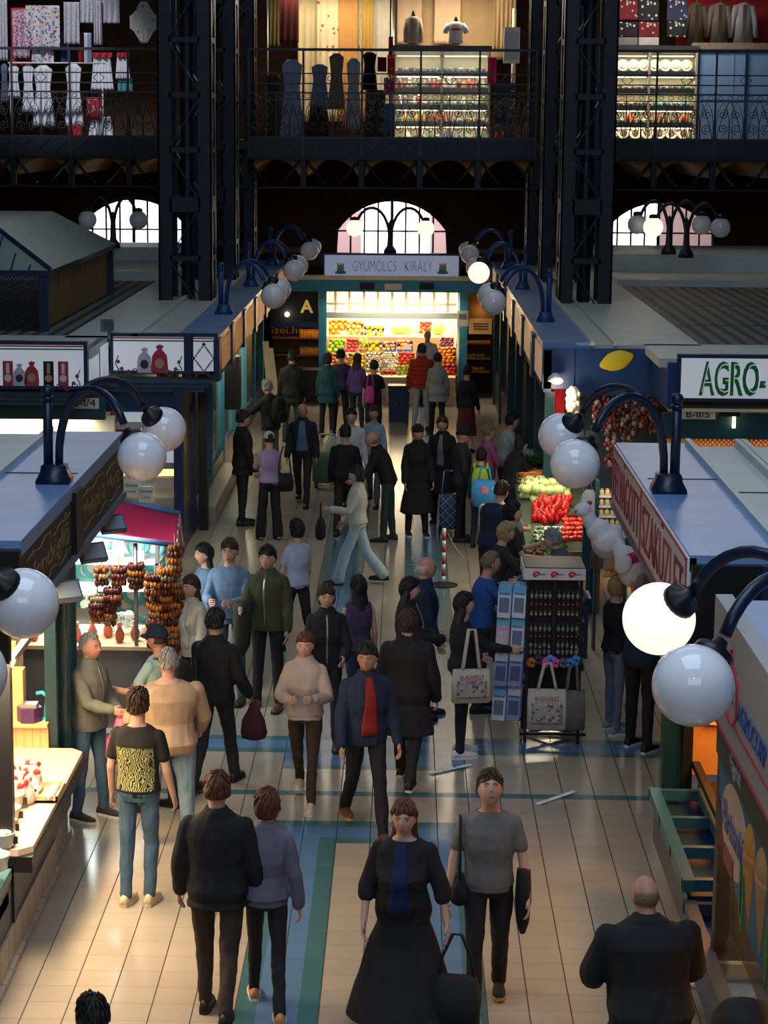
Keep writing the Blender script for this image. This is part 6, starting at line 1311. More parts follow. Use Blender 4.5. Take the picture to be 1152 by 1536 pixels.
for k,(px,py) in enumerate(((136,905),(150,915),(163,925),(190,935))):
    one_me=GWR
    o=tag(link('glassware',KIDS.setdefault('gw',GWR.mesh('glassware',[mat('clear_glassware',(.75,.85,.82),.08,alpha=.5,spec=.9)])),None,at_d(px,py+6,22.3)),'cluster of small clear glasses under the dried strings','glassware','glassware clusters')
PEPO=[mat('dried_gourd_brown',(.075,.018,.008),.45,var=.4,vs=30),mat('dried_pepper_maroon',(.09,.012,.012),.4),mat('dried_slice_orange',(.26,.075,.012),.5,var=.4,vs=30),mat('dried_straw',(.26,.18,.07),.7)]
def bunch(label,px,py,D,tiers,rmax,m,grp=None):
    """tiered hanging bunch: rings of dried peppers and slices"""
    p=at_d(px,py,D); mb=MB(); rnd=random.Random(px*3+py); z=0
    mb.tube([(0,0,.10),(0,0,-tiers*.075)],.008,5,3)
    for t_ in range(tiers):
        r=rmax*(.35+.65*math.sin(PI*(.25+.6*(t_+.5)/tiers))); n=max(6,int(r*2*PI/.034)); mi=(0,1,2,0,1,2,3)[(t_+px)%7]
        for k in range(n):
            q=2*PI*k/n; zz=-.04-t_*.072+rnd.uniform(-.008,.008); mb.ball((r*math.cos(q),r*math.sin(q),zz),(.020,.020,.034),7,5,mi=mi if rnd.random()<.8 else rnd.randrange(3))
        mb.lathe([(r*.95,-.045-t_*.072),(r*.95,-.03-t_*.072)],12,mi=0)
    return one(mb,'dried_pepper_bunch',m,label,'dried peppers',p,0,grp)
for k,(px,py,ti,r) in enumerate(((152,848,3,.07),(178,848,3,.075),(204,843,4,.08),(169,880,3,.09),(146,892,4,.08),(165,908,3,.06))): bunch('brown tiered bunch of dried peppers hanging %s'%['leftmost in the top row under the awning','second in the top row under the awning','beside the grey standing pole','in the middle of the left cluster','lowest left above the glassware','lowest right of the left cluster'][k],px,py,21.75,ti,r,PEPO)
for k,(px,py,ti,r) in enumerate(((232,860,5,.10),(250,850,6,.09),(262,815,5,.06),(240,905,5,.11),(255,915,5,.09),(265,870,5,.07),(232,930,4,.09),(258,945,4,.08))): bunch('orange and brown string of dried peppers at the awning right end, %s'%['second tier inner','second tier outer','topmost under the valance','third tier inner','third tier outer','outermost column','lowest inner','lowest outer'][k],px,py,21.62,ti,r,[PEPO[2],PEPO[0],mat('bright_dried_orange',(.55,.17,.012),.5),PEPO[3]])
hang_cloth('lace_shawl','white lace shawl hanging behind the awning pole','shawl',168,186,805,850,23.3,mat('white_lace',(.85,.85,.82),.9),.02,3)
# flood lamps clipped to the fascia edge
for i,(px,py,rz) in enumerate(((168,785,-.5),(138,828,-.5),(98,886,-.5))):
    p=at_d(px,py,(20.6,19.3,17.4)[i]); t=thing('flood_lamp','grey flood lamp hanging from the black fascia, %s'%['farthest, before the awning','middle of three','nearest, above the left globe'][i],'lamp',tuple(p)); 
    prt_box(t,'housing',mat('flood_grey',(.12,.15,.19),.4,metal=.4),(-.13,-.03,-.10),(.13,.03,.08)); prt_box(t,'glass_face',mat('flood_glass',(.30,.36,.42),.15),(-.11,-.04,-.08),(.11,-.028,.06)); part(t,'arm',BLACK,lambda mb:mb.tube([(0,.03,.06),(-.02,.06,.18),(-.06,.02,.24)],.014,6)); t.rotation_euler=(R(-35),0,R(35))
# ---- gifts on the lit counter of the near left kiosk
TUBW=mat('white_tub',(.82,.78,.70),.4)
TB=MB(); TB.lathe([(.085,0),(.10,.02),(.115,.13),(.12,.13),(.12,.14),(.11,.14),(.10,.03),(0,.03)],20)
for k in range(16): TB.ball((.07*math.cos(k*2.4)*(k/16)**.5,.07*math.sin(k*2.4)*(k/16)**.5,.13+.01*(k%3)),(.028,.028,.02),7,5,1)
tbm=TB.mesh('tub',[TUBW,mat('wrapped_sweets',(.85,.78,.74),.35,var=.3,vs=40)])
tg=MB(); tg.box((.12,-.02,.07),(.05,.005,.07)); tgm=tg.mesh('price_tag',[BLACK])
for i,(px,py) in enumerate(((16,1296),(24,1262),(26,1243),(32,1224),(38,1203),(52,1190))):
    p=at_h(px,py+8,.90)+V(-.10,0,0); o=tag(link('sweets_tub',tbm,None,p),'white tub of wrapped sweets on the pale counter, %s from the near end'%['first','second','third','fourth','fifth','sixth'][i],'tub'); o.scale=(.82,)*3; link('price_tag',tgm,o)
BAG=MB(); rr=[ring(V(0,0,z),a,b,V(1,0,0),V(0,1,0),14) for z,a,b in((0,.06,.05),(.05,.075,.06),(.12,.06,.05),(.155,.02,.02),(.2,.05,.02),(.22,.06,.015))]; BAG.loft(rr)
bgm=BAG.mesh('bag_body',[mat('cellophane_gift',(.78,.68,.62),.15,var=.4,vs=30,alpha=.85)])
BOW=MB(); BOW.ball((0,0,.16),.02,8,6)
for q in(-1,1): BOW.ball((q*.045,0,.175),(.04,.018,.025),10,6); BOW.tube([(0,-.01,.155),(q*.03,-.03,.10),(q*.05,-.035,.06)],[.01,.012,.004],5,flat=.4)
bwm=BOW.mesh('red_bow',[mat('red_ribbon',(.75,.03,.03),.4)])
for i,(px,py) in enumerate(((22,1205),(30,1192),(42,1198),(36,1180),(48,1182),(28,1175),(52,1174),(42,1168))):
    p=at_h(px,py+6,.90); o=tag(link('gift_bag',bgm,None,p,i*.7),'cellophane gift bag tied with red ribbon on the pale counter','gift bag','gift bags with red ribbon'); link('red_bow',bwm,o)
mb=MB(); mb.b2((-.14,-.2,0),(.14,.2,.015)); mb.b2((-.14,-.2,0),(-.125,.2,.05)); mb.b2((.125,-.2,0),(.14,.2,.05)); mb.b2((-.14,-.2,0),(.14,-.185,.05)); mb.b2((-.14,.185,0),(.14,.2,.05))
o=one(mb,'serving_tray',WOOD,'wooden tray of wrapped biscuits at the far end of the pale counter','tray',tuple(at_h(66,1192,.90)))
for i in range(8): mb=MB(); mb.ball((0,0,.03),(.05,.04,.03),10,6,fn=lambda d:1+.08*math.sin(d.x*9+i)); one(mb,'wrapped_biscuit',mat('foil_wrap',(.62,.60,.64),.2,metal=.4),'silver wrapped biscuit in the wooden tray','biscuit',tuple(at_h(66,1192,.916)+V(-.07+.14*(i%2),-.13+.085*(i//2),0)),i,'wrapped biscuits in the tray')
p=at_h(36,1140,1.11); mb=MB(); mb.prism([(.11*math.cos(PI/3*k),.11*math.sin(PI/3*k),0) for k in range(6)],(0,0,.13)); mb.box((0,0,.145),(.14,.14,.03),mi=1); one(mb,'gift_box',[mat('purple_black_box',(.05,.015,.09),.3),STEEL],'dark purple hexagonal box on the ash cabinet','box',(-3.22,18.02,1.11))
mb=MB(); mb.tube([(0,0,.02),(.02,0,.14),(.03,0,.2),(-.02,0,.24),(-.07,0,.23)],.018,8); mb.box((0,0,.01),(.08,.07,.02)); one(mb,'tape_dispenser',mat('turquoise_plastic',(.03,.50,.50),.35),'turquoise curved dispenser on the low ash cabinet','dispenser',(-3.10,18.08,1.11))
for i in range(2): mb=MB(); mb.lathe([(.04,0),(.045,.02),(.04,.16),(.018,.22),(.016,.28),(.02,.29),(0,.29)],14); one(mb,'dark_bottle',mat('dark_bottle_glass',(.02,.02,.015),.1),['dark bottle on the tall ash cabinet, left one','dark bottle on the tall ash cabinet, right one'][i],'bottle',(-3.72+.14*i,17.95,1.38))
for i,px in enumerate((4,14,38)):
    p=at_d(px,(1000,950,935)[i],(15.9,16.2,16.9)[i]); mb=MB(); mb.prism([(-.05,0,0),(.05,0,0),(.0,0,-(.40,.30,.16)[i])],(0,.01,0)); one(mb,'pennant',mat('orange_pennant',(.85,.38,.04),.6),'orange pennant hanging in the near left kiosk, %s'%['longest, at the photo edge','middle one','shortest, right one'][i],'pennant',(p.x,p.y,2.24+.02*i))
# crumpled paper on the floor, dark round bin lid in the corner
mb=MB(); mb.ball((0,0,.035),(.09,.06,.035),12,8,fn=lambda d:1+.35*noise.noise(d*3)); one(mb,'crumpled_paper',PAPER,'crumpled white paper lying by the right plinth','paper',tuple(at_h(1062,1482)+V(-.06,0,0)))
p=at_d(1118,1502,11.6); bt=thing('waste_bin','black domed waste bin in the bottom right corner of the photo','bin',(p.x+.0,11.6,0)); zb=p.z
part(bt,'dome_lid',BLACKR,lambda mb:mb.lathe([(.19,zb-.20),(.185,zb-.10),(.14,zb-.03),(.06,zb),(0,zb)],24)); part(bt,'body',BLACK,lambda mb:mb.lathe([(.15,0),(.18,zb-.2)],24))
# floor strips: white colour stands in for the skylight's glint on them
for i,(x0,y0,x1,y1) in enumerate(((645,1160,706,1147),(806,1206,862,1187))):
    a,b=at_h(x0,y0,.012),at_h(x1,y1,.012); mb=MB()
    for t0,t1 in((0,.3),(.33,.62),(.66,1)): mb.bar(tuple((b-a)*t0),tuple((b-a)*t1),.05,.008)
    tag(mb.build('floor_marking',mat('white_floor_mark',(.70,.76,.80),.5),None,tuple(a)),['slanting white dashed strip on the floor, left of two','slanting white dashed strip on the floor, right of two'][i],'floor marking')
# ---- revolving souvenir rack
rk=thing('souvenir_rack','tall black souvenir rack hung with keyrings, magnets and a tote bag','rack',(0,0,0))
rb=at_h(824,1104); rk.location=(rb.x,rb.y,0); ztop=at_d(800,848,rb.y-.2).z
hw,hd=.27,.27
for x in(-hw,hw):
    for y in(-hd,hd): prt_box(rk,'upright',BLACK,(x-.015,y-.015,.12),(x+.015,y+.015,ztop-.1))
prt_box(rk,'top_board',BLACK,(-hw-.03,-hd-.03,ztop-.03),(hw+.03,hd+.03,ztop)); prt_box(rk,'header_strip',mat('header_white',(.62,.60,.62),.5),(-hw-.035,-hd-.045,ztop-.125),(hw+.035,-hd-.03,ztop-.01)); prt_box(rk,'header_strip',mat('header_white',(.62,.6,.62),.5),(-hw-.05,-hd-.04,ztop-.125),(-hw-.035,hd+.03,ztop-.01))
for i in range(3): part(rk,'red_emblem',RED,lambda mb:(mb.tube([(-hw+.08+i*.18+.03*math.cos(q),-hd-.048,ztop-.068+.025*math.sin(q)*(1 if q<PI else .9)) for q in[k*.5 for k in range(10)]],.011,5),mb.b2((-hw+.065+i*.18,-hd-.05,ztop-.09),(-hw+.10+i*.18,-hd-.045,ztop-.07)))); prt_box(rk,'header_print',STEEL,(-hw+.115+i*.18,-hd-.048,ztop-.075),(-hw+.17+i*.18,-hd-.045,ztop-.06))
for z in(.55,.86,1.03,1.2,1.37,1.54): part(rk,'peg_rail',BLACK,lambda mb:(mb.bar((-hw,-hd,z+.06),(hw,-hd,z+.06),.014),mb.bar((-hw,-hd,z+.06),(-hw,hd,z+.06),.014),mb.bar((hw,-hd,z+.06),(hw,hd,z+.06),.014)))
prt_box(rk,'inner_panel',mat('dark_peg_panel',(.012,.012,.014),.7),(-hw+.03,-hd+.05,.45),(hw-.03,hd-.05,ztop-.05)); prt_box(rk,'centre_bar',BLACK,(-.02,-hd-.01,.45),(.02,-hd+.02,ztop-.1))
part(rk,'base_frame',BLACK,lambda mb:(mb.bar((-hw-.05,-hd,.10),(hw+.08,-hd,.10),.03),mb.bar((-hw-.05,hd,.10),(hw+.08,hd,.10),.03),mb.bar((-hw,-hd,.1),(hw,hd,.1),.03),mb.bar((hw,-hd,.1),(-hw,hd,.1),.03)))
for x in(-hw,hw):
    for y in(-hd,hd): part(rk,'caster',BLACKR,lambda mb:mb.lathe([(.045,-.015),(.045,.015)],14,(x,y,.047),Matrix.Rotation(PI/2,4,'Y')))
def rkp(x,y,z): return (rb.x+x,rb.y+y,z)
KR=MB(); KR.tube([(0,0,0),(.006,0,-.02),(0,0,-.035),(-.006,0,-.02)],.0025,4,closed=True); KR.box((0,0,-.05),(.03,.008,.028)); KR.lathe([(.012,-.085),(.016,-.075),(.010,-.06)],8,mi=1)
kmes=[]
for nm,c1,c2 in(('silver',(.35,.36,.36),(.12,.10,.08)),('bronze',(.20,.13,.06),(.30,.28,.25)),('dark',(.03,.04,.05),(.25,.05,.04)),('green',(.25,.35,.22),(.1,.1,.1))): kmes.append((nm,KR.mesh('keyring',[mat('key_'+nm,c1,.3,metal=.6),mat('fob_'+nm,c2,.4)])))
for r_,z in enumerate((1.60,1.53,1.43,1.26,1.20,1.09,1.02,.92)):
    for i in range(11):
        x=-hw+.04+i*(2*hw-.08)/10
        if abs(x)<.03: continue
        nm,me=kmes[(i*3+r_*2)%3 if r_ not in(3,5,7) or random.random()<.45 else 3]; tag(link('keyring',me,None,rkp(x,-hd-.02,z),(0,0,random.uniform(-.4,.4))),'%s keyring on the front of the black souvenir rack'%nm,'keyring','%s keyrings'%nm)
for r_,z in enumerate((1.55,1.35,1.15)):
    for i in range(5): tag(link('keyring',kmes[(i+r_)%3][1],None,rkp(hw+.03,-hd+.05+i*.10,z),(0,0,PI/2)),'%s keyring on the right side of the black souvenir rack'%kmes[(i+r_)%3][0],'keyring','%s side keyrings'%kmes[(i+r_)%3][0])
PK=MB(); PK.box((0,0,-.16),(.13,.012,.32)); PK.box((0,0,-.03),(.132,.014,.07),mi=1); PK.box((0,-.0075,-.19),(.10,.003,.15),mi=2); PK.box((0,-.0075,-.075),(.11,.003,.02),mi=2)
pks=[PK.mesh('magnet_pack',[mat('pack_'+n,c,.4),mat('packtop_'+n,t_,.4),mat('packprint_'+n,p_,.4,var=.5,vs=60)]) for n,c,t_,p_ in(('white',(.60,.66,.74),(.12,.40,.62),(.15,.20,.3)),('pink',(.70,.35,.45),(.18,.45,.65),(.6,.55,.6)),('blue',(.22,.32,.55),(.5,.55,.65),(.1,.1,.2)))]
for r_,z in enumerate((1.64,1.30,.93,.57)):
    part(rk,'peg',STEEL,lambda mb:(mb.bar((-hw,-hd+.12,z+.005),(-hw-.30,-hd+.12,z+.005),.010),mb.bar((-hw-.08-.012*r_,-hd-.04,z),(-hw-.08-.012*r_,-hd+.22,z),.008),mb.bar((-hw-.23-.012*r_,-hd-.04,z),(-hw-.23-.012*r_,-hd+.22,z),.008)))
for r_,z in enumerate((1.64,1.30,.93,.57)):
    for c_ in range(2):
        for i in range(7):
            k=(0,1,2,0)[r_] if c_ else (0,0,2,2)[r_]; nm=('white','pink','blue')[k]
            x=-hw-.08-c_*.15-.012*r_+.006*i; y=-hd-.02+i*.035
            tag(link('magnet_pack',pks[k],None,rkp(x-0*.1,y,z),(R(-6),R(2),R(-8))),'%s souvenir packet hanging on the %s tier at the rack left side'%(nm,('top','second','third','lowest')[r_]),'packet','%s packets, %s tier of the rack'%(nm,('top','second','third','lowest')[r_]))
PL=MB()
for q in range(26): 
    d=V(random.uniform(-1,1),random.uniform(-1,1),random.uniform(-1,1)).normalized(); PL.ball(tuple(d*.035),(.022,.022,.022),6,5)
for i,(x,c,n) in enumerate(((-.22,(.45,.15,.04),'orange'),(-.15,(.05,.05,.06),'dark'),(-.08,(.80,.10,.35),'pink'),(.02,(.75,.12,.40),'pink'),(-.03,(.10,.35,.75),'sky blue'),(.10,(.12,.12,.16),'dark'),(.17,(.05,.25,.65),'blue'),(.23,(.06,.28,.6),'blue'))): one(PL,'pompom',mat('pompom_'+n.replace(' ','_')+str(int(c[0]*100)),c,.9,bump=.4,bs=90),'%s fluffy pompom low on the rack front, %s in its row'%(n,['first','second','third','fifth','fourth','sixth','seventh','eighth'][i]),'pompom',rkp(x,-hd-.05,.86+.03*(i%3==1)))
def tote(label,loc,rz,m,pm,w=.36,h=.38,strap=.36,txt=None,pr=None,d=.06):
    t=thing('tote_bag',label,'bag',loc,rz)
    def f(mb):
        rr=[]
        for z,a,b in((-h,.46,.5),(-h*.97,.5,.8),(-h*.5,.5,1),(0,.48,.35)): rr.append(ring(V(0,0,z),a*w,b*d,V(1,0,0),V(0,1,0),24,.35))
        mb.loft(rr)
    part(t,'bag_body',m,f)
    for y in(-d*.3,d*.3): part(t,'strap',m,lambda mb:mb.tube([(-w*.24,y,-.03),(-w*.20,y,.05),(-.03,y,strap*.95),(.03,y,strap*.95),(w*.20,y,.05),(w*.24,y,-.03)],.016,6,flat=.35))
    if pr:
        def g(mb): mb.sheet(lambda u,v:((u-.5)*w*.78,-d-.004-.0*u,-h*.32-v*h*.5),8,8,.003)
        part(t,'printed_view',pr,g); text(txt or 'BUDAPEST',.055,mat('tote_red_print',(.40,.06,.06),.7),t,'lettering',(0,-d-.006,-h*.20),(PI/2,0,0),.002,width=w*.62)
    return t
NAT=mat('natural_canvas',(.52,.47,.38),.9,bump=.2,bs=150); VIEW=spots('town_view_print',(.40,.36,.32),[(.16,.12,.11),(.30,.12,.12),(.45,.42,.40),(.12,.14,.18),(.50,.44,.36)],26,.5)
tote('natural canvas tote bag printed BUDAPEST hanging on the rack front',rkp(-.06,-hd-.10,.60),0,NAT,None,.40,.43,.28,'BUDAPEST',VIEW)
tote('grey canvas tote bag hanging on the right half of the rack front',rkp(.20,-hd-.06,.58),.1,mat('grey_canvas',(.14,.13,.12),.9),None,.26,.42,.28)
c=at_h(870,1075,.6); mb=MB()
# ------------------------------------------------------------------ gallery shops
GD=50.3; LIN=mat('white_linen',(.82,.82,.88),.9,bump=.1,bs=50)
FLOR=spots('floral_embroidery',(.74,.72,.76),[(.55,.05,.16),(.10,.25,.15),(.60,.25,.40),(.15,.18,.45),(.65,.45,.10)],15,.42); LACE=spots('grey_lace',(.62,.60,.66),[(.42,.40,.46),(.5,.45,.5)],34,.45); YFLO=spots('yellow_flower_linen',(.62,.60,.58),[(.75,.55,.06),(.62,.60,.58),(.2,.35,.12)],9,.30); PINKF=spots('pink_floral',(.70,.55,.62),[(.6,.08,.2),(.5,.15,.3),(.2,.2,.35)],22,.5)
c3=lambda x,y:(x/2.743,y/2.743)
def gc(nm,label,cat,x0,x1,y0,y1,m,D=GD,shape=None,fold=.03,nf=3,grp=None): return hang_cloth(nm,label,cat,x0/2.743,x1/2.743,y0/2.743,y1/2.743,D,m,fold,nf,grp,shape)
REDC=mat('red_linen',(.55,.03,.05),.9)
gc('tablecloth','pink floral tablecloth hanging over a red cloth, far left','tablecloth',50,122,40,240,PINKF); gc('red_cloth','red cloth showing behind the pink floral tablecloth','cloth',45,128,32,272,REDC,GD+.1); gc('tablecloth','large scalloped floral tablecloth hanging second from left','tablecloth',105,248,22,198,FLOR,GD-.1); gc('runner','floral runner hanging below the large scalloped tablecloth','runner',130,222,190,260,FLOR,GD+.05); gc('lace_cloth','grey lace cloth right of the large floral tablecloth','lace cloth',262,328,8,182,LACE); gc('lace_cloth','short grey lace cloth, third from the right of the lace row','lace cloth',330,384,0,95,LACE,GD-.05); gc('lace_cloth','long narrow grey lace runner in the lace row','lace cloth',384,420,0,185,LACE,GD-.08); gc('lace_cloth','rounded grey lace cloth at the right of the lace row','lace cloth',420,492,0,96,LACE); gc('lace_cloth','pale lace cloth cut by the left photo edge','lace cloth',-10,34,0,250,LACE)
gc('hexagonal_cloth','white hexagonal cloth with yellow flowers near the left column','cloth',528,655,5,178,YFLO,GD-.1,'hex',.01); 
gc('blouse','white embroidered blouse hanging leftmost on the white rail','blouse',30,85,270,400,LIN,GD-.5,'dress'); gc('dress','narrow white linen dress second on the white rail','dress',88,146,265,462,LIN,GD-.5,'dress'); gc('dress','wide white linen dress third on the white rail','dress',130,228,268,520,LIN,GD-.6,'dress',.04); gc('dress','long white dress with a red hem panel','dress',262,346,262,520,LIN,GD-.6,'dress',.03); gc('red_cloth','red cloth below the long white dress','cloth',280,338,515,566,REDC,GD-.62)
gc('skirt','white gathered skirt with red waistband, left of two','skirt',372,468,222,370,LIN,GD-.55,'taper',.04,6); gc('skirt','white gathered skirt with red waistband, right of two','skirt',474,536,222,325,LIN,GD-.55,'taper',.04,6)
for x0,x1,lb in((378,462,'left'),(480,532,'right')): gc('waistband','red waistband strip on the %s white skirt'%lb,'waistband',x0,x1,216,236,REDC,GD-.62)
gc('cloth','teal folded cloth hanging under the right white skirt','cloth',484,546,322,380,mat('teal_cloth',(.10,.35,.36),.9),GD-.5); gc('red_cloth','red embroidered cloth low in the linen stall','cloth',356,418,400,492,spots('red_white_embroidery',(.50,.03,.06),[(.7,.65,.65),(.5,.03,.06)],14,.35),GD-.5); gc('dress','white skirt hem below the red embroidered cloth','skirt',360,470,480,560,LIN,GD-.45,'taper',.05,5); gc('blouse','blue grey blouse at the far left of the linen stall','blouse',0,36,262,420,mat('blue_grey_linen',(.16,.20,.32),.9),GD-.45,'dress')
for i,(x,m_,lb) in enumerate(((258,mat('navy_cloth_roll',(.08,.12,.3),.8),'navy'),(275,mat('blue_cloth_roll',(.06,.15,.5),.8),'blue'),(330,REDC,'red'),(352,LIN,'white'),(368,mat('pale_blue_roll',(.4,.5,.7),.8),'pale blue'))): gc('fabric_length','%s length of fabric hanging behind the lace row'%lb,'fabric',x-8,x+9,135,262,m_,GD+.15)
rl=at_d(60,93,GD-.55); mb=MB(); mb.tube([(0,0,0),(2.6,0,0)],.02,8); mb.tube([(.3,0,0),(.3,0,-2.0)],.02,8); mb.tube([(2.5,0,0),(2.5,0,-2.0)],.02,8); 
mbz=rl.z-ZF; mb=MB(); mb.tube([(0,0,mbz),(2.2,0,mbz)],.02,8); mb.tube([(.05,0,0),(.05,0,mbz)],.02,8); mb.tube([(2.15,0,0),(2.15,0,mbz)],.02,8); one(mb,'clothes_rail',WHITE,'white clothes rail carrying the linen dresses','clothes rail',(at_d(12,93,GD-.55).x,GD-.55,ZF-.02))
def shelf_case(label,px0,px1,py0,D,rows,cols,lit,dep=.5,nm='display_cabinet',fr=None):
    a,b=at_d(px0,py0,D),at_d(px1,py0,D); w,H_=b.x-a.x,a.z-ZF+.02; t=thing(nm,label,'cabinet',(a.x+w/2,D,ZF-.02)); fr=fr or mat('dark_cabinet_frame',(.06,.07,.08),.4)
    prt_box(t,'top',fr,(-w/2-.05,0,H_-.10),(w/2+.05,dep,H_)); prt_box(t,'back',mat('cream_cabinet_back',(.80,.72,.52),.6),(-w/2,dep-.03,0),(w/2,dep,H_)); prt_box(t,'base',fr,(-w/2,0,0),(w/2,dep,.06))
    for k in range(cols+1): x=-w/2+w*k/cols; prt_box(t,'upright',mat('cream_metal',(.66,.62,.50),.4),(x-.025,0,0),(x+.025,.04,H_-.1)); prt_box(t,'partition',mat('cream_metal',(.66,.62,.5),.4),(x-.012,.04,0),(x+.012,dep,H_-.1))
    zs=[.06+(H_-.25)*k/rows for k in range(rows)]
    for z in zs[1:]: prt_box(t,'shelf',fr,(-w/2,.03,z-.12),(w/2,dep-.03,z)); 
    if lit:
        for z in zs[1:]+[H_-.10]:
            part(t,'led_strip',mat('led_strip_light',(1,.92,.7),.4,emit=(1,.86,.55),es=4),lambda mb:[mb.b2((-w/2+w*k/cols+.06,.10,z-.145-.0),(-w/2+w*(k+1)/cols-.06,.13,z-.122)) for k in range(cols)])
            light('AREA','cabinet_led',(a.x+w/2,D+.12,ZF+z-.17),7,(1,.86,.58),w*.9,.05)
    return t,a.x,w,zs,H_
ITEMS=[]
def mk(nm,prof,col,mi2=None):
    mb=MB(); mb.lathe(prof,12)
    if mi2: mb.ball((0,0,prof[-1][1]+.03),.035,10,7,1)
    return mb.mesh(nm,[mat('item_'+nm+str(int(col[0]*99)),col,.35),mat('item_head',(.62,.45,.34),.5)])
DOLL=[mk('doll',[(.06,0),(.055,.05),(.03,.12),(.03,.16)],c,1) for c in((.55,.05,.05),(.12,.16,.45),(.75,.70,.65),(.15,.35,.18))]; BOT=[mk('bottle',[(.04,0),(.045,.02),(.045,.13),(.018,.17),(.018,.22),(0,.22)],c) for c in((.60,.06,.02),(.10,.05,.03),(.75,.35,.05),(.35,.10,.05))]; CUP=[mk('cup',[(.03,0),(.05,.03),(.06,.08),(.055,.08)],c) for c in((.80,.78,.72),(.30,.55,.52),(.55,.35,.25))]
def stock(x0,w,zs,D,dep,plan,where):
    for r_,(meshes,n,lb,cat) in plan.items():
        for i in range(n):
            x=x0+.07+(w-.14)*(i+.5)/n; k=random.randrange(len(meshes)); o=link(meshes[k].name.split('.')[0],meshes[k],None,(x,D+.14+.12*(i%2),ZF-.02+zs[r_]),random.uniform(0,6)); o.scale=(random.uniform(1.0,1.25),)*2+(random.uniform(.85,1.05),)
            tag(o,lb+' '+where,cat,lb+' '+where)
t,x0,w,zs,H_=shelf_case('lit glass cabinet of dolls and bottles in the centre of the gallery',592,735,68,GD,5,2,True)
stock(x0,w,zs,GD,.5,{4:(CUP,16,'cup on the top shelf','cup'),3:(DOLL+BOT,18,'doll or bottle on the second shelf','souvenir'),2:(CUP+DOLL,18,'small figure on the third shelf','souvenir'),1:(CUP+BOT,16,'souvenir on the fourth shelf','souvenir'),0:(CUP+DOLL,12,'souvenir on the bottom shelf','souvenir')},'of the centre gallery cabinet')
prt_box(t,'glass_front',GLASS,(-w/2,-.02,.06),(w/2,-.012,H_-.1))
t,x0,w,zs,H_=shelf_case('lit porcelain cabinet right of the right hand column in the gallery',905,1046,68,GD,5,2,True)
stock(x0,w,zs,GD,.5,{3:(CUP,14,'white cup on the second shelf','cup'),2:(CUP,18,'teacup on the third shelf','cup'),1:(CUP+BOT,16,'pot on the fourth shelf','pot')},'of the right gallery cabinet')
for r_,n,lb in((4,8,'white plate standing on the top shelf of the right gallery cabinet'),(0,7,'painted plate standing on the bottom shelf of the right gallery cabinet')):
    for i in range(n): o=tag(link('plate',KIDS.setdefault('wplate%d'%r_,PLA.mesh('plate',[mat('porcelain_%d'%r_,(.80,.78,.70) if r_ else (.75,.62,.45),.25),WGL if r_ else mat('plate_dark_motif',(.12,.06,.05),.4)])),None,(x0+.12+(w-.2)*(i+.5)/n,GD+.25,ZF-.02+zs[r_]+.13),(R(80),0,0)),lb,'plate',lb); o.scale=(1.05,)*3
# glass case with pale blue blinds
c0=at_d(1048,72,GD); c1=at_d(1200,72,GD); w=c1.x-c0.x; H_=c0.z-ZF; t=thing('glass_case','tall case with pale blue panels at the right of the gallery','case',((c0.x+c1.x)/2,GD,ZF-.02))
prt_box(t,'panel',mat('pale_blue_panel',(.26,.46,.80),.5,var=.05),(-w/2,.05,0),(w/2,.5,H_-.05)); prt_box(t,'top',mat('dark_cabinet_frame',(.06,.07,.08),.4),(-w/2,0,H_-.05),(w/2,.5,H_))
for k in range(3): x=-w/2+w*k*.47; prt_box(t,'upright',NAVY,(x,0,0),(x+.05,.06,H_))
prt_box(t,'inner_fold',mat('pale_blue_panel2',(.20,.38,.70),.5),(-w/2+.1,.03,.95),(w/2-.1,.05,.98)); prt_box(t,'inner_fold',mat('pale_blue_panel2',(.2,.38,.7),.5),(-w/2+w*.35,.035,0),(-w/2+w*.36,.05,H_-.05))
mb=MB(); mb.b2((-.9,0,0),(.9,.4,.14)); one(mb,'flat_box',mat('tan_patterned_box',(.30,.25,.17),.7,var=.5,vs=9),'flat tan patterned box on top of the blue case','box',(at_d(1098,70,GD+.05).x,GD+.05,c0.z-.02))
RB=mat('red_backdrop',(.50,.02,.03),.8); mb=MB(); mb.b2((0,0,0),(4,.05,1.6)); one(mb,'backdrop_board',RB,'red backdrop board behind the hanging jackets','backdrop',(at_d(1015,40,GD+1).x,GD+1,c0.z-.3))
for i,(x0,x1,col) in enumerate(((1028,1062,(.06,.045,.03)),(1062,1098,(.12,.105,.09)),(1097,1136,(.30,.29,.32)))):
    jt=thing('hanging_jacket','%s hanging against the red backdrop'%['dark brown jacket','grey brown jacket','pale grey jacket with dark front'][i],'jacket',tuple(at_d((x0+x1)/2,4,GD+.2))); a,b=at_d(x0,4,GD+.2),at_d(x1,66,GD+.2); w,h=b.x-a.x,a.z-b.z; m_=mat('jacket_%d'%i,col,.8,var=.4,vs=8)
    part(jt,'jacket_body',m_,lambda mb:mb.loft([ring(V(0,0,z),rx*w,.10,V(1,0,0),V(0,1,0),18) for z,rx in((0,.10),(-.06*h,.30),(-.3*h,.30),(-h,.36))]))
    for sd in(-1,1): part(jt,'sleeve',m_,lambda mb:mb.tube([(sd*w*.26,0,-.08*h),(sd*w*.40,0,-.4*h),(sd*w*.46,-.03,-.85*h)],[.085,.075,.06],10))
    part(jt,'placket',mat('jacket_front_%d'%i,tuple(v*.25 for v in col),.8),lambda mb:mb.b2((-.035,-.112,-h*.97),(.035,-.098,-.06*h))); part(jt,'hanger',STEEL,lambda mb:mb.tube([(0,0,0),(0,0,.08),(.03,0,.12),(.0,0,.15)],.008,5))
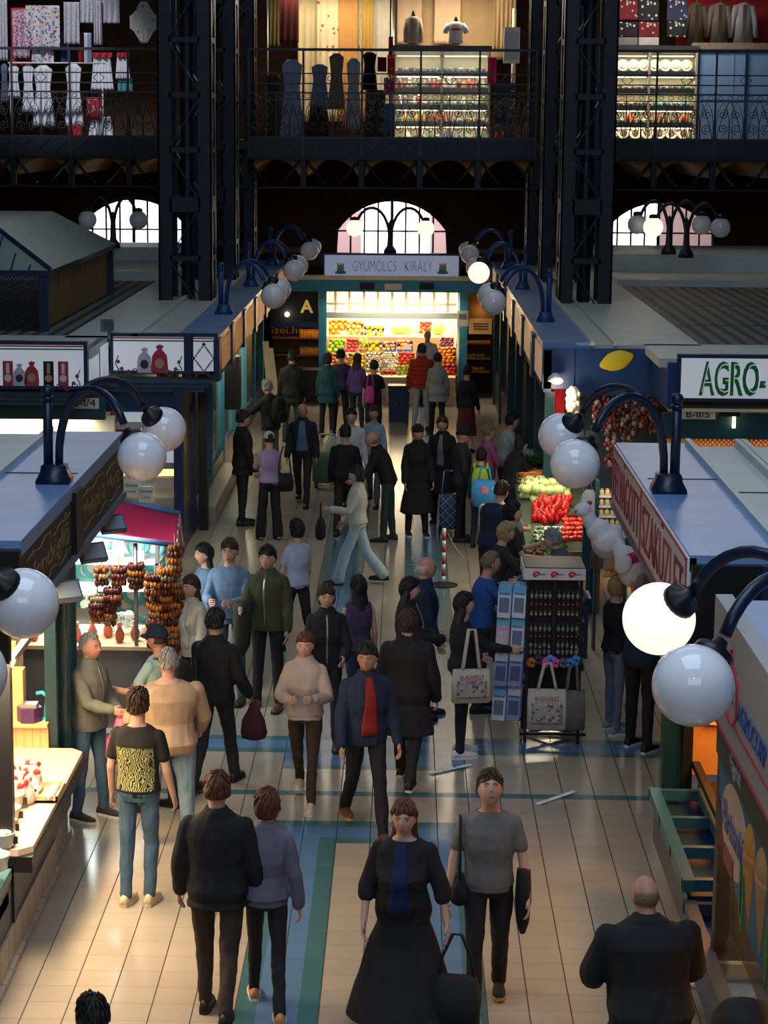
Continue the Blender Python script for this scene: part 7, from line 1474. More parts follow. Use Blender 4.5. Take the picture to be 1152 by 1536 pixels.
KN=[spots('knit_%s'%n,c,[(.62,.58,.58),c,(.45,.4,.42)],11,.30) for n,c in(('maroon',(.16,.012,.02)),('black',(.012,.014,.022)),('navy',(.02,.03,.08)))]
for i,(x0,x1,y0,y1,k,lb) in enumerate(((905,927,0,28,0,'maroon'),(928,956,0,30,0,'maroon'),(958,988,0,32,1,'black'),(1001,1030,0,32,2,'navy'),(905,927,33,54,0,'maroon'),(928,956,33,55,1,'black'),(958,988,33,56,0,'maroon'),(1001,1030,32,56,1,'black'))): hang_cloth('knitted_sweater','%s patterned knit hanging above the porcelain cabinet, %s row, %s from left'%(lb,'upper' if y0<30 else 'lower',['first','second','third','fourth'][i%4]),'sweater',x0,x1,y0,y1,GD+.1,KN[k],.02,1)
for i,px in enumerate((940,972)): hang_cloth('grey_cloth','%s cloth along the bottom of the knitwear display'%['grey','white'][i],'cloth',px-14,px+16,56,68,GD+.05,mat('pale_knit_%d'%i,((.25,.25,.26),(.55,.55,.55))[i],.9),.01,1)
for nm,x0,x1,yy,lb in(('a',-10,240,GD,'rail along the lace and floral tablecloths of the linen stall'),('b',400,590,51.8,'curtain rail of the centre gallery shop'),('c',590,775,52.4,'curtain rail behind the mannequins')):
    p0,p1=at_d(x0,-14,yy),at_d(x1,-14,yy); mb=MB(); mb.tube([(0,0,0),(p1.x-p0.x,0,0)],.025,8); mb.tube([(.02,0,0),(.02,0,ZF-p0.z-.02)],.025,8); mb.tube([(p1.x-p0.x-.02,0,0),(p1.x-p0.x-.02,0,ZF-p0.z-.02)],.025,8); one(mb,'hanging_rail',STEEL,lb,'rail',tuple(p0))
# centre: curtains and hanging clothes
CU=mat('cream_curtain',(.62,.52,.34),.9,var=.2,vs=3); CUT=mat('tan_curtain',(.50,.26,.09),.9,var=.2,vs=3); CUB=mat('beige_drape',(.42,.30,.18),.9,var=.15,vs=3)
def g5(nm,lb,cat,x0,x1,y0,y1,m,D,shape=None,fold=.03,nf=3): return hang_cloth(nm,lb,cat,390+x0/5.486,390+x1/5.486,y0/5.486,y1/5.486,D,m,fold,nf,None,shape)
EMB=spots('cream_red_embroidery',(.64,.56,.40),[(.45,.05,.03),(.64,.56,.40),(.64,.56,.4)],7,.22)
g5('curtain','dark olive curtain at the left end of the centre shop','curtain',70,165,-60,380,mat('olive_curtain',(.10,.08,.03),.9),52.2); g5('burgundy_cloth','burgundy cloth hanging at the left of the centre shop','cloth',160,318,-60,352,mat('burgundy',(.07,.008,.012),.9),51.2); g5('curtain','cream curtain right of the burgundy cloth','curtain',312,480,-60,1000,CU,52.3); g5('curtain','cream curtain embroidered with red flowers','curtain',470,640,-60,1000,EMB,52.2); g5('curtain','tan lace curtain in the middle of the centre shop','curtain',640,800,-60,1000,CUT,52.2); g5('curtain','pale curtain strip right of the tan lace','curtain',790,850,-60,1000,EMB,52.3); g5('curtain','narrow ochre curtain strip in the centre shop','curtain',845,925,-60,1000,mat('ochre_curtain',(.45,.28,.07),.9),52.2); g5('curtain','white grey curtain at the right of the ochre strip','curtain',920,1060,-60,1000,mat('grey_white_curtain',(.55,.52,.48),.9),52.3)
hang_cloth('drape','wide beige drape behind the mannequins','drape',590,772,-12,90,52.6,CUB,.06,9); hang_cloth('drape','gathered beige drape at the right of the mannequins','drape',742,772,-12,75,52.2,CUB,.10,5)
hang_cloth('sheer_curtain','sheer pale panel left behind the mannequins','sheer panel',596,632,-12,66,52.5,mat('sheer_white',(.68,.50,.38),.9),.02,2); hang_cloth('sheer_curtain','sheer pale panel behind the white tee','sheer panel',652,690,-12,66,52.5,mat('sheer_white',(.68,.5,.38),.9),.02,2)
BW=mat('blue_white_cotton',(.36,.42,.62),.9,bump=.1,bs=40); 
g5('dress','long pale blue dress on a hanger, left of the centre bay','dress',160,366,490,1130,BW,49.6,'dress',.04,5); g5('blouse','blue grey blouse with a red neckline','blouse',408,572,528,880,mat('blue_grey_blouse',(.24,.26,.40),.9),49.6,'dress'); g5('skirt','dark burgundy skirt below the blue grey blouse','skirt',385,580,878,1130,mat('burgundy_skirt',(.06,.006,.01),.9),49.6,'taper'); g5('dress','sheer beige dress beside the blue grey blouse','dress',556,702,438,900,mat('beige_sheer',(.24,.19,.13),.9),49.7,'dress'); g5('dress','long white embroidered dress in the centre bay','dress',700,836,478,1060,spots('white_emb_dress',(.44,.45,.48),[(.30,.32,.45),(.44,.45,.48)],8,.3),49.7,'dress'); g5('jacket','black jacket hanging right of the white dress','jacket',836,968,428,740,mat('black_cloth_hang',(.012,.014,.02),.9),49.6,'dress'); g5('curtain','dark brown garment at the left end of the centre bay','garment',60,165,620,1130,mat('brown_garment',(.06,.04,.025),.9),49.7); g5('curtain','dark olive cloth under the black jacket','cloth',870,1030,740,1130,mat('olive_dark',(.045,.04,.025),.9),49.8); g5('folk_bag','pink and red folk bag hanging beside the cabinet','bag',1020,1112,640,780,spots('pink_folk',(.55,.05,.16),[(.7,.5,.6),(.5,.02,.08),(.2,.2,.5)],16,.4),49.6); g5('scarf','red and yellow scarf beside the cabinet','scarf',1050,1110,450,620,spots('red_yellow_scarf',(.6,.06,.02),[(.8,.4,.03),(.6,.06,.02)],12,.4),49.6); g5('scarf','red ribbon scarf at the top of the cabinet edge','scarf',1060,1092,300,455,mat('red_scarf',(.55,.04,.05),.9),49.6); g5('dress','blue garment low beside the cabinet','garment',1020,1110,850,1120,mat('blue_garment',(.10,.16,.35),.9),49.7); g5('burgundy_hat','dark red cap shape hanging by the black jacket','cap',968,1040,470,590,mat('burgundy2',(.16,.01,.015),.9),49.65)
def mannequin(label,px,py0,py1,m,w,shawl):
    a,b=at_d(px,py0,GD+.3),at_d(px,py1,GD+.3); t=thing('mannequin',label,'mannequin',(a.x,GD+.3,b.z)); h=a.z-b.z
    part(t,'stand',BLACK,lambda mb:(mb.lathe([(.10,0),(.09,.02),(.02,.03),(.02,h*.4)],12),mb.lathe([(.045,h*.72),(.05,h*.82),(.035,h*.92),(.0,h)],12)))
    part(t,'garment',m,lambda mb:mb.loft([ring(V(0,0,h*z),w*rx,w*.5*rx+.03,V(1,0,0),V(0,1,0),20) for z,rx in((.02,.40),(.35,.36),(.6,.42),(.72,.40),(.80,.18))]))
    for sd in(-1,1): part(t,'sleeve',m,lambda mb:mb.tube([(sd*w*.34,0,h*.70),(sd*w*.52,0,h*.55),(sd*w*.58,0,h*.38)] if not shawl else [(sd*w*.3,0,h*.72),(sd*w*.42,0,h*.4),(sd*w*.38,0,h*.05)],[.06,.06,.055],8))
    if not shawl: part(t,'embroidery',REDC,lambda mb:mb.sheet(lambda u,v:((u-.5)*w*.5,-w*.5*.42-.045,h*(.55-.06*v)),4,2,.004))
mannequin('headless mannequin wearing a pale shawl on the centre cabinet',620,14,66,mat('pale_shawl',(.50,.42,.36),.9),.42,True); mannequin('headless mannequin in a white embroidered top on the centre cabinet',684,24,66,LIN,.42,False)
mb=MB(); mb.b2((-.18,-.1,0),(.18,.1,.8)); mb.b2((-.15,-.11,.1),(.15,-.1,.7),1); one(mb,'light_box',[mat('white_box',(.75,.78,.75),.5),mat('pale_grey_inset',(.55,.6,.6),.5)],'white box standing right of the centre cabinet, high on a stack','box',(at_d(767,95,GD).x,GD,at_d(767,95,GD).z))
for i in range(7): mb=MB(); mb.b2((-.24,-.2,0),(.24,.2,.165)); o=one(mb,'folded_stack',mat('folded_dark_%d'%(i%3),((.05,.06,.09),(.10,.09,.10),(.03,.04,.06))[i%3],.9),'folded dark textile stack right of the centre cabinet, layer %s from the bottom'%['one','two','three','four','five','six','seven'][i],'textiles',(at_d(760,0,GD).x,GD,ZF-.02+.19*i))
for i,(x,lb) in enumerate(((at_d(745,200,49.4).x,'left'),(at_d(755,200,49.4).x,'right'))): tag(link('bottle',BOT[0],None,(x,49.4,ZF-.02)),'red jar on the gallery floor by the cabinet, %s one'%lb,'jar')
hang_cloth('pink_garment','pink and black garment on the right edge of the centre cabinet','garment',732,744,86,125,GD-.05,mat('pink_garment',(.65,.03,.14),.9),.01,1)
mb=MB(); mb.tube([(0,0,0),(0,0,3.0)],.05,10); one(mb,'lit_post',mat('pale_post',(.5,.46,.36),.5),'pale vertical post at the right of the centre bay','post',(at_d(772,0,51).x,51,ZF-.02))
light('AREA','shop_ceiling_light',(-1.8,51.2,9.3),90,(1,.80,.50),2.4,1.0); light('AREA','shop_ceiling_light',(1.2,51.0,9.5),110,(1,.78,.48),1.6,.8)
light('AREA','knit_light',(5.8,49.4,9.4),60,(1,.85,.7),2.5,.5)
# ------------------------------------------------------------------ the crowd
C=cloth
K_BLK=C('black_wool',(.011,.011,.013)); K_BLK2=C('black_cotton',(.014,.013,.014)); K_NAVY=C('navy_wool',(.012,.020,.05)); K_CHAR=C('charcoal_twill',(.022,.022,.025)); K_BRN=C('brown_twill',(.045,.028,.018)); K_JEAN=C('blue_denim',(.055,.11,.17)); K_LJEAN=C('light_denim',(.20,.30,.36)); K_DJEAN=C('dark_denim',(.02,.035,.06)); K_GRY=C('grey_jersey',(.15,.145,.14)); K_TAN=C('tan_shirt',(.44,.31,.20)); K_BEI=C('beige_fleece',(.42,.34,.28)); K_OLV=C('olive_drill',(.055,.055,.025)); K_LBL=C('light_blue_cotton',(.13,.21,.33)); K_CRM=C('cream_cotton',(.50,.45,.34)); K_WHT=C('white_cotton_top',(.55,.57,.55)); K_LIL=C('lilac_jersey',(.34,.25,.44)); K_GRN=C('dark_green_twill',(.02,.045,.04)); K_GGRN=C('grey_green_drill',(.15,.16,.13)); K_RED=C('red_down',(.45,.035,.012)); K_TEAL=C('teal_cotton',(.02,.09,.11)); K_MAUV=C('mauve_knit',(.30,.08,.20)); K_POLO=C('royal_blue_polo',(.02,.08,.30)); K_MAR=C('maroon_shirt',(.07,.012,.018)); K_PGRN=C('pale_green_jersey',(.28,.42,.40)); K_LGRY=C('light_grey_drill',(.42,.42,.42)); K_LILG=C('lilac_grey_knit',(.14,.13,.18)); K_PUR=C('purple_grey_knit',(.06,.04,.09))
SH_W=C('shoe_white',(.62,.62,.60),.5); SH_CR=C('shoe_cream',(.62,.50,.30),.5); SH_T=C('shoe_tan',(.45,.24,.09),.5); SH_G=C('shoe_grey',(.24,.25,.24),.5); SH_B=C('shoe_brown',(.10,.05,.02),.45); SO_W=mat('sole_white',(.68,.68,.66),.6)
def prt(nm,c1,c2):
    M=cloth(nm,c1); nt,b=nodes(M); tc=nt.nodes['Texture Coordinate']; s=nt.nodes.new('ShaderNodeSeparateXYZ'); nt.links.new(tc.outputs['Object'],s.inputs[0])
    w=nt.nodes.new('ShaderNodeTexWave'); w.inputs['Scale'].default_value=17; w.inputs['Distortion'].default_value=16; w.inputs['Detail'].default_value=4; nt.links.new(tc.outputs['Object'],w.inputs['Vector'])
    k=mathn(nt,'GREATER_THAN',w.outputs['Fac'],.52)
    for ax,lo,hi in(('X',-.155,.155),('Z',.98,1.33),('Y',-9,-.03)):
        k=mathn(nt,'MULTIPLY',k,mathn(nt,'MULTIPLY',mathn(nt,'GREATER_THAN',s.outputs[ax],lo),mathn(nt,'LESS_THAN',s.outputs[ax],hi)))
    nt.links.new(mixn(nt,k,base_link(M),c2),b.inputs['Base Color']); return M
K_PRT=prt('black_printed_jersey',(.012,.012,.012),(.36,.36,.13))
A0=((6,8,14,0),(6,8,14,0)); AF=((38,8,70,28),(38,8,70,28)); WALK=((22,6),(-16,22)); STD=((4,2,3),(-3,2,3)); WALK2=((-14,20),(20,5))
def PP(label,hx,hy,h,rz,foot=False,**k):
    p=at_h(hx,hy,0 if foot else h+.015); return person(label,p.x,p.y,rz,h,**k)
def pw(q,x,y,z): return q['tw']((x,y,z))
def backpack(label,q,m,m2=None,s=1):
    p=pw(q,0,-.215,1.20); t=thing('backpack',label,'backpack',tuple(p),q['rz'])
    part(t,'main_bag',m,lambda mb:mb.loft([ring(V(0,0,z*s),a*s,b*s,V(1,0,0),V(0,1,0),20,.6) for z,a,b in((-.24,.08,.04),(-.22,.14,.085),(-.05,.15,.10),(.12,.14,.09),(.20,.11,.06),(.23,.04,.02))]))
    part(t,'front_pocket',m2 or m,lambda mb:mb.loft([ring(V(0,-.085*s,z*s),a*s,b*s,V(1,0,0),V(0,1,0),16,.6) for z,a,b in((-.20,.09,.03),(-.15,.11,.045),(-.04,.11,.045),(0,.08,.02))]))
    for sd in(-1,1): part(t,'strap',m2 or m,lambda mb:mb.tube([(sd*.09,.09,.16),(sd*.10,.17,.24),(sd*.105,.30,.20),(sd*.12,.36,.05),(sd*.13,.25,-.14),(sd*.12,.09,-.18)],.02,6,flat=.4))
def handbag(label,p,rz,m,w=.30,h=.24,d=.07,strap=.3,nm='handbag'):
    t=thing(nm,label,'bag',tuple(p),rz); part(t,'bag_body',m,lambda mb:mb.loft([ring(V(0,0,z),a*w,b*d,V(1,0,0),V(0,1,0),20,.6) for z,a,b in((-h,.38,.5),(-h*.9,.48,1),(-h*.45,.5,1.1),(-.02,.42,.6),(0,.34,.2))]))
    part(t,'strap',m,lambda mb:mb.tube([(-w*.36,0,-.04),(-w*.3,0,strap*.4),(-.03,0,strap*.97),(.03,0,strap*.97),(w*.3,0,strap*.4),(w*.36,0,-.04)],.012,6))
    return t
def plastic_bag(label,p,m,s=1):
    t=thing('plastic_bag',label,'bag',tuple(p)); part(t,'bag_body',m,lambda mb:mb.loft([[v+V(noise.noise(v*14)*.015,noise.noise(v*14+V(9,0,0))*.015,0) for v in ring(V(0,0,z*s),a*s,b*s,V(1,0,0),V(0,1,0),18)] for z,a,b in((0,.03,.02),(-.08,.06,.04),(-.2,.12,.07),(-.34,.14,.08),(-.40,.12,.06),(-.42,.05,.03))]))
    part(t,'handles',m,lambda mb:mb.tube([(-.03*s,0,-.02),(0,0,.05*s),(.03*s,0,-.02)],.010,5)); return t
def trolley(label,p,rz,m,hgt=.95):
    t=thing('shopping_trolley',label,'shopping trolley',(p.x,p.y,0),rz)
    part(t,'fabric_bag',m,lambda mb:mb.loft([ring(V(0,.02,z),a,b,V(1,0,0),V(0,1,0),20,.4) for z,a,b in((.14,.17,.10),(.2,.185,.12),(.5,.19,.13),(.62,.18,.12),(.66,.14,.08))]))
    part(t,'frame',STEEL,lambda mb:[mb.tube([(sx*.16,-.12,.06),(sx*.16,-.12,.7),(sx*.13,-.16,hgt)],.011,6) for sx in(-1,1)]+[mb.tube([(-.13,-.16,hgt),(.13,-.16,hgt)],.015,8),mb.tube([(-.16,-.1,.12),(-.16,.12,.10),(.16,.12,.10),(.16,-.1,.12)],.010,6)])
    for sx in(-1,1): part(t,'wheel',BLACKR,lambda mb:mb.lathe([(.05,-.015),(.075,-.012),(.075,.012),(.05,.015)],18,(sx*.19,-.12,.075),Matrix.Rotation(PI/2,4,'Y')))
# foreground
PP('man in black jacket and dark trousers walking away, bottom left beside a woman',325,1158,1.78,R(-4),det=2,top='jacket',tc=K_BLK,bottom='jeans',bc=K_BRN,legs=((8,4),(-14,20)),girth=1.12,hair='auburn',arms=((4,10,16,0),(4,10,16,0)),hem=.80)
q=PP('woman in lilac grey top and tan shoes walking away at bottom left',400,1174,1.68,R(6),sex='f',det=2,top='sweater',tc=K_LILG,bottom='slim',bc=K_BLK2,legs=WALK,hair='auburn',style='bob',shoe=SH_T,sole=SO_W,arms=((10,10,18,0),(-6,12,16,0)))
q=PP('person in long black dress with blue shoulders carrying a dark bag, bottom centre',607,1198,1.68,R(172),sex='f',girth=1.28,det=2,top='dress',tc=K_BLK,hem=.16,bottom=None,hair='auburn',style='long',arms=((4,18,12,0),(8,14,20,6)),sleeve='mid',inner=(C('royal_blue_top',(.006,.014,.07)),.06),legs=STD)
h_=q['hand'][0]; handbag('large dark rounded bag hanging from the hand of the person in black dress',h_+V(.06,-.04,-.26),R(172),K_BLK2,.34,.36,.11,.30)
q=PP('man in grey T-shirt and black trousers walking towards the camera, bottom centre right',736,1150,1.77,R(178),det=2,top='tee',sleeve='short',tc=K_GRY,bottom='trousers',bc=K_BLK,legs=((-10,16),(16,5)),hair='brown',head=(4,-24),shoe=K_BLK2,sole=SH_T,arms=((4,12,10,0),(4,13,10,0)),tuck=True)
handbag('black crossbody bag at the left hip of the man in grey T-shirt',pw(q,.20,.02,.98),R(90),K_BLK,.26,.20,.06,.44)
jk=thing('folded_jacket','black jacket draped over the arm of the man in grey T-shirt','jacket',tuple(pw(q,-.24,.02,1.02)),R(178)); part(jk,'drape',K_BLK,lambda mb:mb.loft([ring(V(0,0,z),a,b,V(1,0,0),V(0,1,0),18) for z,a,b in((.03,.02,.06),(0,.05,.10),(-.2,.06,.11),(-.38,.045,.08),(-.46,.02,.03))]))
PP('bald person in a bulky black coat seen from behind, bottom right',982,1310,1.75,R(10),det=2,girth=1.42,top='coat',hem=.62,tc=K_BLK,bottom='trousers',bc=K_BLK2,hair='darkblond',style='bald',skin=2,lean=14,arms=((18,12,40,18),(18,12,40,18)),legs=WALK)
PP('dark haired person cut off at the bottom left edge of the photo',138,1490,1.66,R(20),det=1,girth=1.1,top='jacket',tc=K_BLK,hair='black',style='bob')
# left group
q=PP('man in black T-shirt with yellow green print and blue jeans, cream sneakers',206,1032,1.78,R(-12),det=2,top='tee',sleeve='short',tc=K_PRT,bottom='jeans',bc=K_JEAN,legs=((-3,4),(6,14)),hair='brown',shoe=SH_CR,sole=SH_CR,arms=((4,10,16,0),(4,10,16,0)),head=(0,-14))
q=PP('broad person in tan shirt and light jeans beside the man in printed T-shirt',252,972,1.76,R(14),det=2,girth=1.38,top='shirt',tc=K_TAN,bottom='jeans',bc=K_LJEAN,hair='grey',style='receding',shoe=SH_G,sole=SO_W,legs=STD,arms=((18,14,30,6),(18,14,30,6)),hem=.82)
q=PP('man in navy cap and pale green T-shirt facing the souvenir stand',238,936,1.74,R(62),det=2,top='tee',sleeve='short',tc=K_PGRN,bottom='jeans',bc=K_DJEAN,hair='brown',cap=K_NAVY,legs=STD,arms=((30,8,60,10),(24,8,50,10)),skin=2)
backpack('dark backpack on the man in the navy cap',q,K_BLK2)
q=PP('person in grey green jacket holding a pink bag by the teal kiosk post',133,948,1.72,R(-120),det=2,top='jacket',tc=K_GGRN,bottom='jeans',bc=K_JEAN,hair='grey',style='receding',skin=2,shoe=K_BRN,sole=SO_W,legs=STD,arms=((8,8,34,0),(34,8,50,10)))
plastic_bag('pink plastic bag held by the person in grey green jacket',q['hand'][1]+V(0,0,-.05),C('pink_plastic',(.65,.10,.18),.4))
q=PP('person in black and maroon jacket behind the tan shirt',322,908,1.76,R(-18),det=2,top='jacket',tc=K_BLK,bottom='trousers',bc=K_CHAR,hair='black',legs=WALK2,inner=(K_MAR,.06),arms=((24,10,50,10),(10,10,30,0)))
plastic_bag('dark red bag at the side of the person in black and maroon jacket',q['hand'][1]+V(.02,0,-.02),K_MAR,.9)
q=PP('man in olive jacket and black trousers with a coat over his arm',402,818,1.78,R(168),det=2,top='jacket',tc=K_OLV,bottom='trousers',bc=K_BLK,hair='black',legs=STD,shoe=SH_B,arms=((10,10,20,0),(30,8,62,10)))
jk=thing('folded_jacket','dark coat folded over the arm of the man in olive jacket','coat',tuple((q['el'][1]+q['wr'][1])/2),R(168)); part(jk,'drape',C('dark_olive_coat',(.03,.032,.018)),lambda mb:mb.loft([ring(V(0,0,z),a,b,V(1,0,0),V(0,1,0),18) for z,a,b in((.06,.05,.08),(.03,.10,.13),(-.2,.10,.14),(-.42,.08,.11),(-.52,.03,.04))]))
PP('long haired woman in pale blue top by the dried pepper strings',308,814,1.66,R(120),sex='f',det=2,top='shirt',tc=K_LBL,bottom='jeans',bc=K_DJEAN,hair='black',style='long',legs=STD)
PP('man in light blue shirt standing behind the cream jacket woman',345,808,1.80,R(170),det=2,top='shirt',tc=K_LBL,bottom='jeans',bc=K_JEAN,hair='brown',legs=STD,arms=((26,8,70,24),(26,8,70,24)))
PP('brown haired woman in open cream jacket nearest the dried pepper strings',288,862,1.64,R(140),sex='f',det=2,top='jacket',tc=K_CRM,bottom='trousers',bc=K_CHAR,hair='brown',style='long',legs=STD,inner=(K_WHT,.05))
q=PP('woman in beige fleece and brown leggings walking towards the camera',458,940,1.66,R(176),sex='f',girth=1.12,det=2,top='sweater',tc=K_BEI,bottom='slim',bc=K_BRN,hair='auburn',style='bun',legs=WALK,arms=((24,14,76,30),(24,14,76,30)),shoe=SH_CR,sole=SO_W)
PP('man in navy jacket over a dark red shirt with brown shoes',550,956,1.77,R(196),det=2,top='jacket',tc=K_NAVY,bottom='trousers',bc=K_BLK,hair='black',legs=WALK,shoe=SH_B,sole=SH_T,inner=(C('dark_red_shirt',(.22,.015,.012)),.055),arms=((6,10,18,0),(6,10,18,0)),head=(-24,0),skin=1)
PP('person in long black coat seen from behind in the centre',612,908,1.74,R(-10),det=2,girth=1.12,top='coat',tc=K_BLK,bottom='trousers',bc=K_BLK2,hair='brown',style='fringe',legs=WALK,sole=SO_W)
PP('woman in black coat left of the pair in the middle of the aisle',490,870,1.68,R(186),sex='f',det=2,girth=1.1,top='jacket',tc=K_BLK,bottom='trousers',bc=K_BLK2,hair='brown',style='bob',legs=WALK,arms=((20,10,50,14),(10,10,20,0)))
PP('woman in sleeveless dark top with long hair in the middle of the aisle',538,858,1.66,R(20),sex='f',det=2,top='tee',sleeve='none',tc=K_PUR,bottom='jeans',bc=K_DJEAN,hair='black',style='long',legs=WALK2,arms=((6,12,12,0),(4,10,12,0)))
q=PP('woman in black jacket with white collar and sunglasses on her head',612,866,1.66,R(-80),sex='f',det=2,top='jacket',tc=K_BLK,bottom='trousers',bc=K_CHAR,hair='black',style='long',legs=STD,inner=(K_WHT,.03),arms=((24,8,60,14),(24,8,60,14)))
sg=thing('sunglasses','dark sunglasses pushed up on the hair of the woman with white collar','sunglasses',tuple(q['head']),q['rz']); 
for sd in(-1,1): part(sg,'lens',mat('dark_lens',(.01,.01,.012),.05,coat=1),lambda mb:mb.ball((sd*.035,.098,.092),(.026,.012,.022),12,8)); part(sg,'temple',BLACK,lambda mb:mb.tube([(sd*.06,.09,.09),(sd*.09,.0,.06)],.004,5))
PP('old bald man in navy jacket beside the woman with sunglasses',637,834,1.74,R(-86),det=2,top='jacket',tc=K_NAVY,bottom='trousers',bc=K_CHAR,hair='white',style='bald',skin=2,legs=STD)
q=PP('woman in black with white sneakers and a printed tote bag',694,888,1.66,R(-70),sex='f',det=2,top='shirt',tc=K_BLK,bottom='slim',bc=K_BLK2,hair='black',style='long',legs=STD,shoe=SH_W,sole=SO_W,arms=((14,8,50,0),(50,8,30,0)))
tote('printed canvas tote bag with town view on the shoulder of the woman in black',tuple(pw(q,.27,.0,.98)),R(8),NAT,None,.38,.34,.42,'BUDAPEST',VIEW)
q=PP('man in royal blue polo reaching for the souvenir rack',722,826,1.74,R(-76),det=2,top='tee',sleeve='short',tc=K_POLO,bottom='trousers',bc=K_CHAR,hair='darkblond',style='receding',legs=STD,arms=((20,8,40,0),(46,6,30,0)),lean=8,skin=2)
q=PP('blond woman in black sleeveless top and jeans beside the man in navy jacket',926,862,1.66,R(-58),sex='f',det=2,top='vest',sleeve='none',tc=K_BLK,bottom='jeans',bc=C('faded_denim',(.13,.16,.22)),hair='blond',style='bob',legs=STD,shoe=SH_G,sole=SO_W,arms=((10,8,40,10),(16,8,60,14)),inner=(C('purple_trim',(.16,.04,.30)),.03))
plastic_bag('magenta bag held by the blond woman in jeans',q['hand'][0]+V(-.02,0,0),C('magenta_plastic',(.35,.02,.15),.4),.8)
PP('grey haired man in navy jacket and black trousers under the white sign',966,864,1.78,R(-40),det=2,top='jacket',tc=C('dark_navy_jacket',(.010,.022,.055)),bottom='trousers',bc=K_BLK,hair='grey',legs=STD,sole=SO_W,arms=((20,8,60,14),(20,8,60,14)))
# middle distance
PP('man in dark suit standing in profile by the left kiosks',363,616,1.80,R(-66),det=1,top='jacket',tc=K_BLK,hem=.76,bottom='trousers',bc=K_BLK2,hair='brown',legs=STD,inner=(C('dark_blue_shirt',(.03,.05,.14)),.04))
q=PP('woman in lilac top and white cap seen from behind',404,646,1.66,R(16),sex='f',det=1,top='tee',sleeve='mid',tc=K_LIL,bottom='wide',bc=K_BLK,hair='black',style='bun',cap=C('pale_cap',(.50,.50,.56)),legs=((2,1,4),(-1,1,4)),shoe=SH_G,arms=((34,8,80,10),(24,8,80,10)))
handbag('black shoulder bag of the woman in lilac top',pw(q,.24,-.02,1.05),R(16),K_BLK,.28,.28,.08,.42)
q=PP('grey haired man with a backpack at the left kiosk window',406,570,1.74,R(52),det=1,top='jacket',tc=C('dark_green_black',(.014,.02,.018)),bottom='trousers',bc=C('grey_trousers',(.13,.15,.14)),hair='grey',style='short',legs=STD,arms=((46,8,40,0),(46,8,40,0)),lean=6)
backpack('black backpack on the grey haired man at the kiosk window',q,K_BLK2)
q=PP('elderly man in dark blazer and blue shirt walking towards the camera',454,600,1.74,R(178),det=1,top='jacket',tc=C('dark_blazer',(.015,.018,.022)),bottom='trousers',bc=C('dark_brown_trousers',(.04,.022,.02)),hair='white',style='bald',skin=2,legs=WALK,inner=(C('steel_blue_shirt',(.10,.17,.28)),.075))
trolley('green shopping trolley pulled by the elderly man in blazer',at_h(486,735),R(160),C('muted_green_fabric',(.10,.16,.10)))
PP('dark haired man in white shirt behind the man in black',527,608,1.76,R(180),det=1,top='shirt',tc=K_WHT,bottom='trousers',bc=K_CHAR,hair='black',legs=WALK)
PP('man in black seen from behind in the middle of the far aisle',518,634,1.74,R(-6),det=1,top='shirt',tc=K_BLK,bottom='trousers',bc=K_BLK2,hair='black',legs=WALK2)
plastic_bag('white and green plastic bag beside the man in black',at_h(497,650,.85),C('white_green_plastic',(.45,.52,.32),.4),1.0)
PP('person in pale blue top and blue jeans walking in the far aisle',561,604,1.70,R(176),sex='f',det=1,top='shirt',tc=C('pale_blue_grey',(.26,.36,.42)),bottom='jeans',bc=K_JEAN,hair='brown',style='long',legs=WALK)
q=PP('woman in white sweater and pale jeans crossing the aisle to the left',537,694,1.68,R(86),sex='f',det=1,top='sweater',tc=C('off_white_knit',(.48,.48,.42)),bottom='wide',bc=C('pale_jeans',(.34,.47,.50)),hair='black',style='bob',legs=WALK,arms=((26,8,70,0),(10,8,30,0)))
handbag('black bag carried low by the woman in white sweater',q['hand'][0]+V(-.05,0,-.12),R(90),K_BLK,.24,.30,.07,.2)
PP('old man in black sweater bending forward with dark green trousers',583,642,1.72,R(80),det=1,top='sweater',tc=K_BLK,bottom='trousers',bc=K_GRN,hair='darkblond',style='bald',skin=2,legs=STD,lean=22,arms=((26,8,34,0),(20,8,40,0)),head=(0,-18))
PP('person in long black coat standing left of the plaid trolley owner',627,636,1.72,R(190),sex='f',det=1,girth=1.08,top='coat',hem=.36,tc=K_BLK,bottom='trousers',bc=K_BLK2,hair='black',style='fringe',legs=STD,sole=SO_W)
q=PP('woman in open black coat holding the plaid shopping trolley',664,624,1.70,R(168),sex='f',det=1,girth=1.12,top='coat',hem=.50,tc=K_BLK,bottom='trousers',bc=K_BLK2,hair='brown',style='bob',legs=STD,inner=(mat('silver_blouse',(.20,.17,.20),.3,var=.4,vs=60),.045))
PLAID=checks('navy_plaid',(.014,.025,.07),(.05,.10,.20),(.35,.42,.50),7)
trolley('navy plaid shopping trolley of the woman in open black coat',at_h(677,805),R(176),PLAID,1.0)
PP('man in dark flat cap behind the woman in open black coat',693,640,1.74,R(-84),det=1,top='jacket',tc=K_CHAR,bottom='trousers',bc=K_BLK2,hair='grey',cap=K_BLK,legs=STD,skin=2)
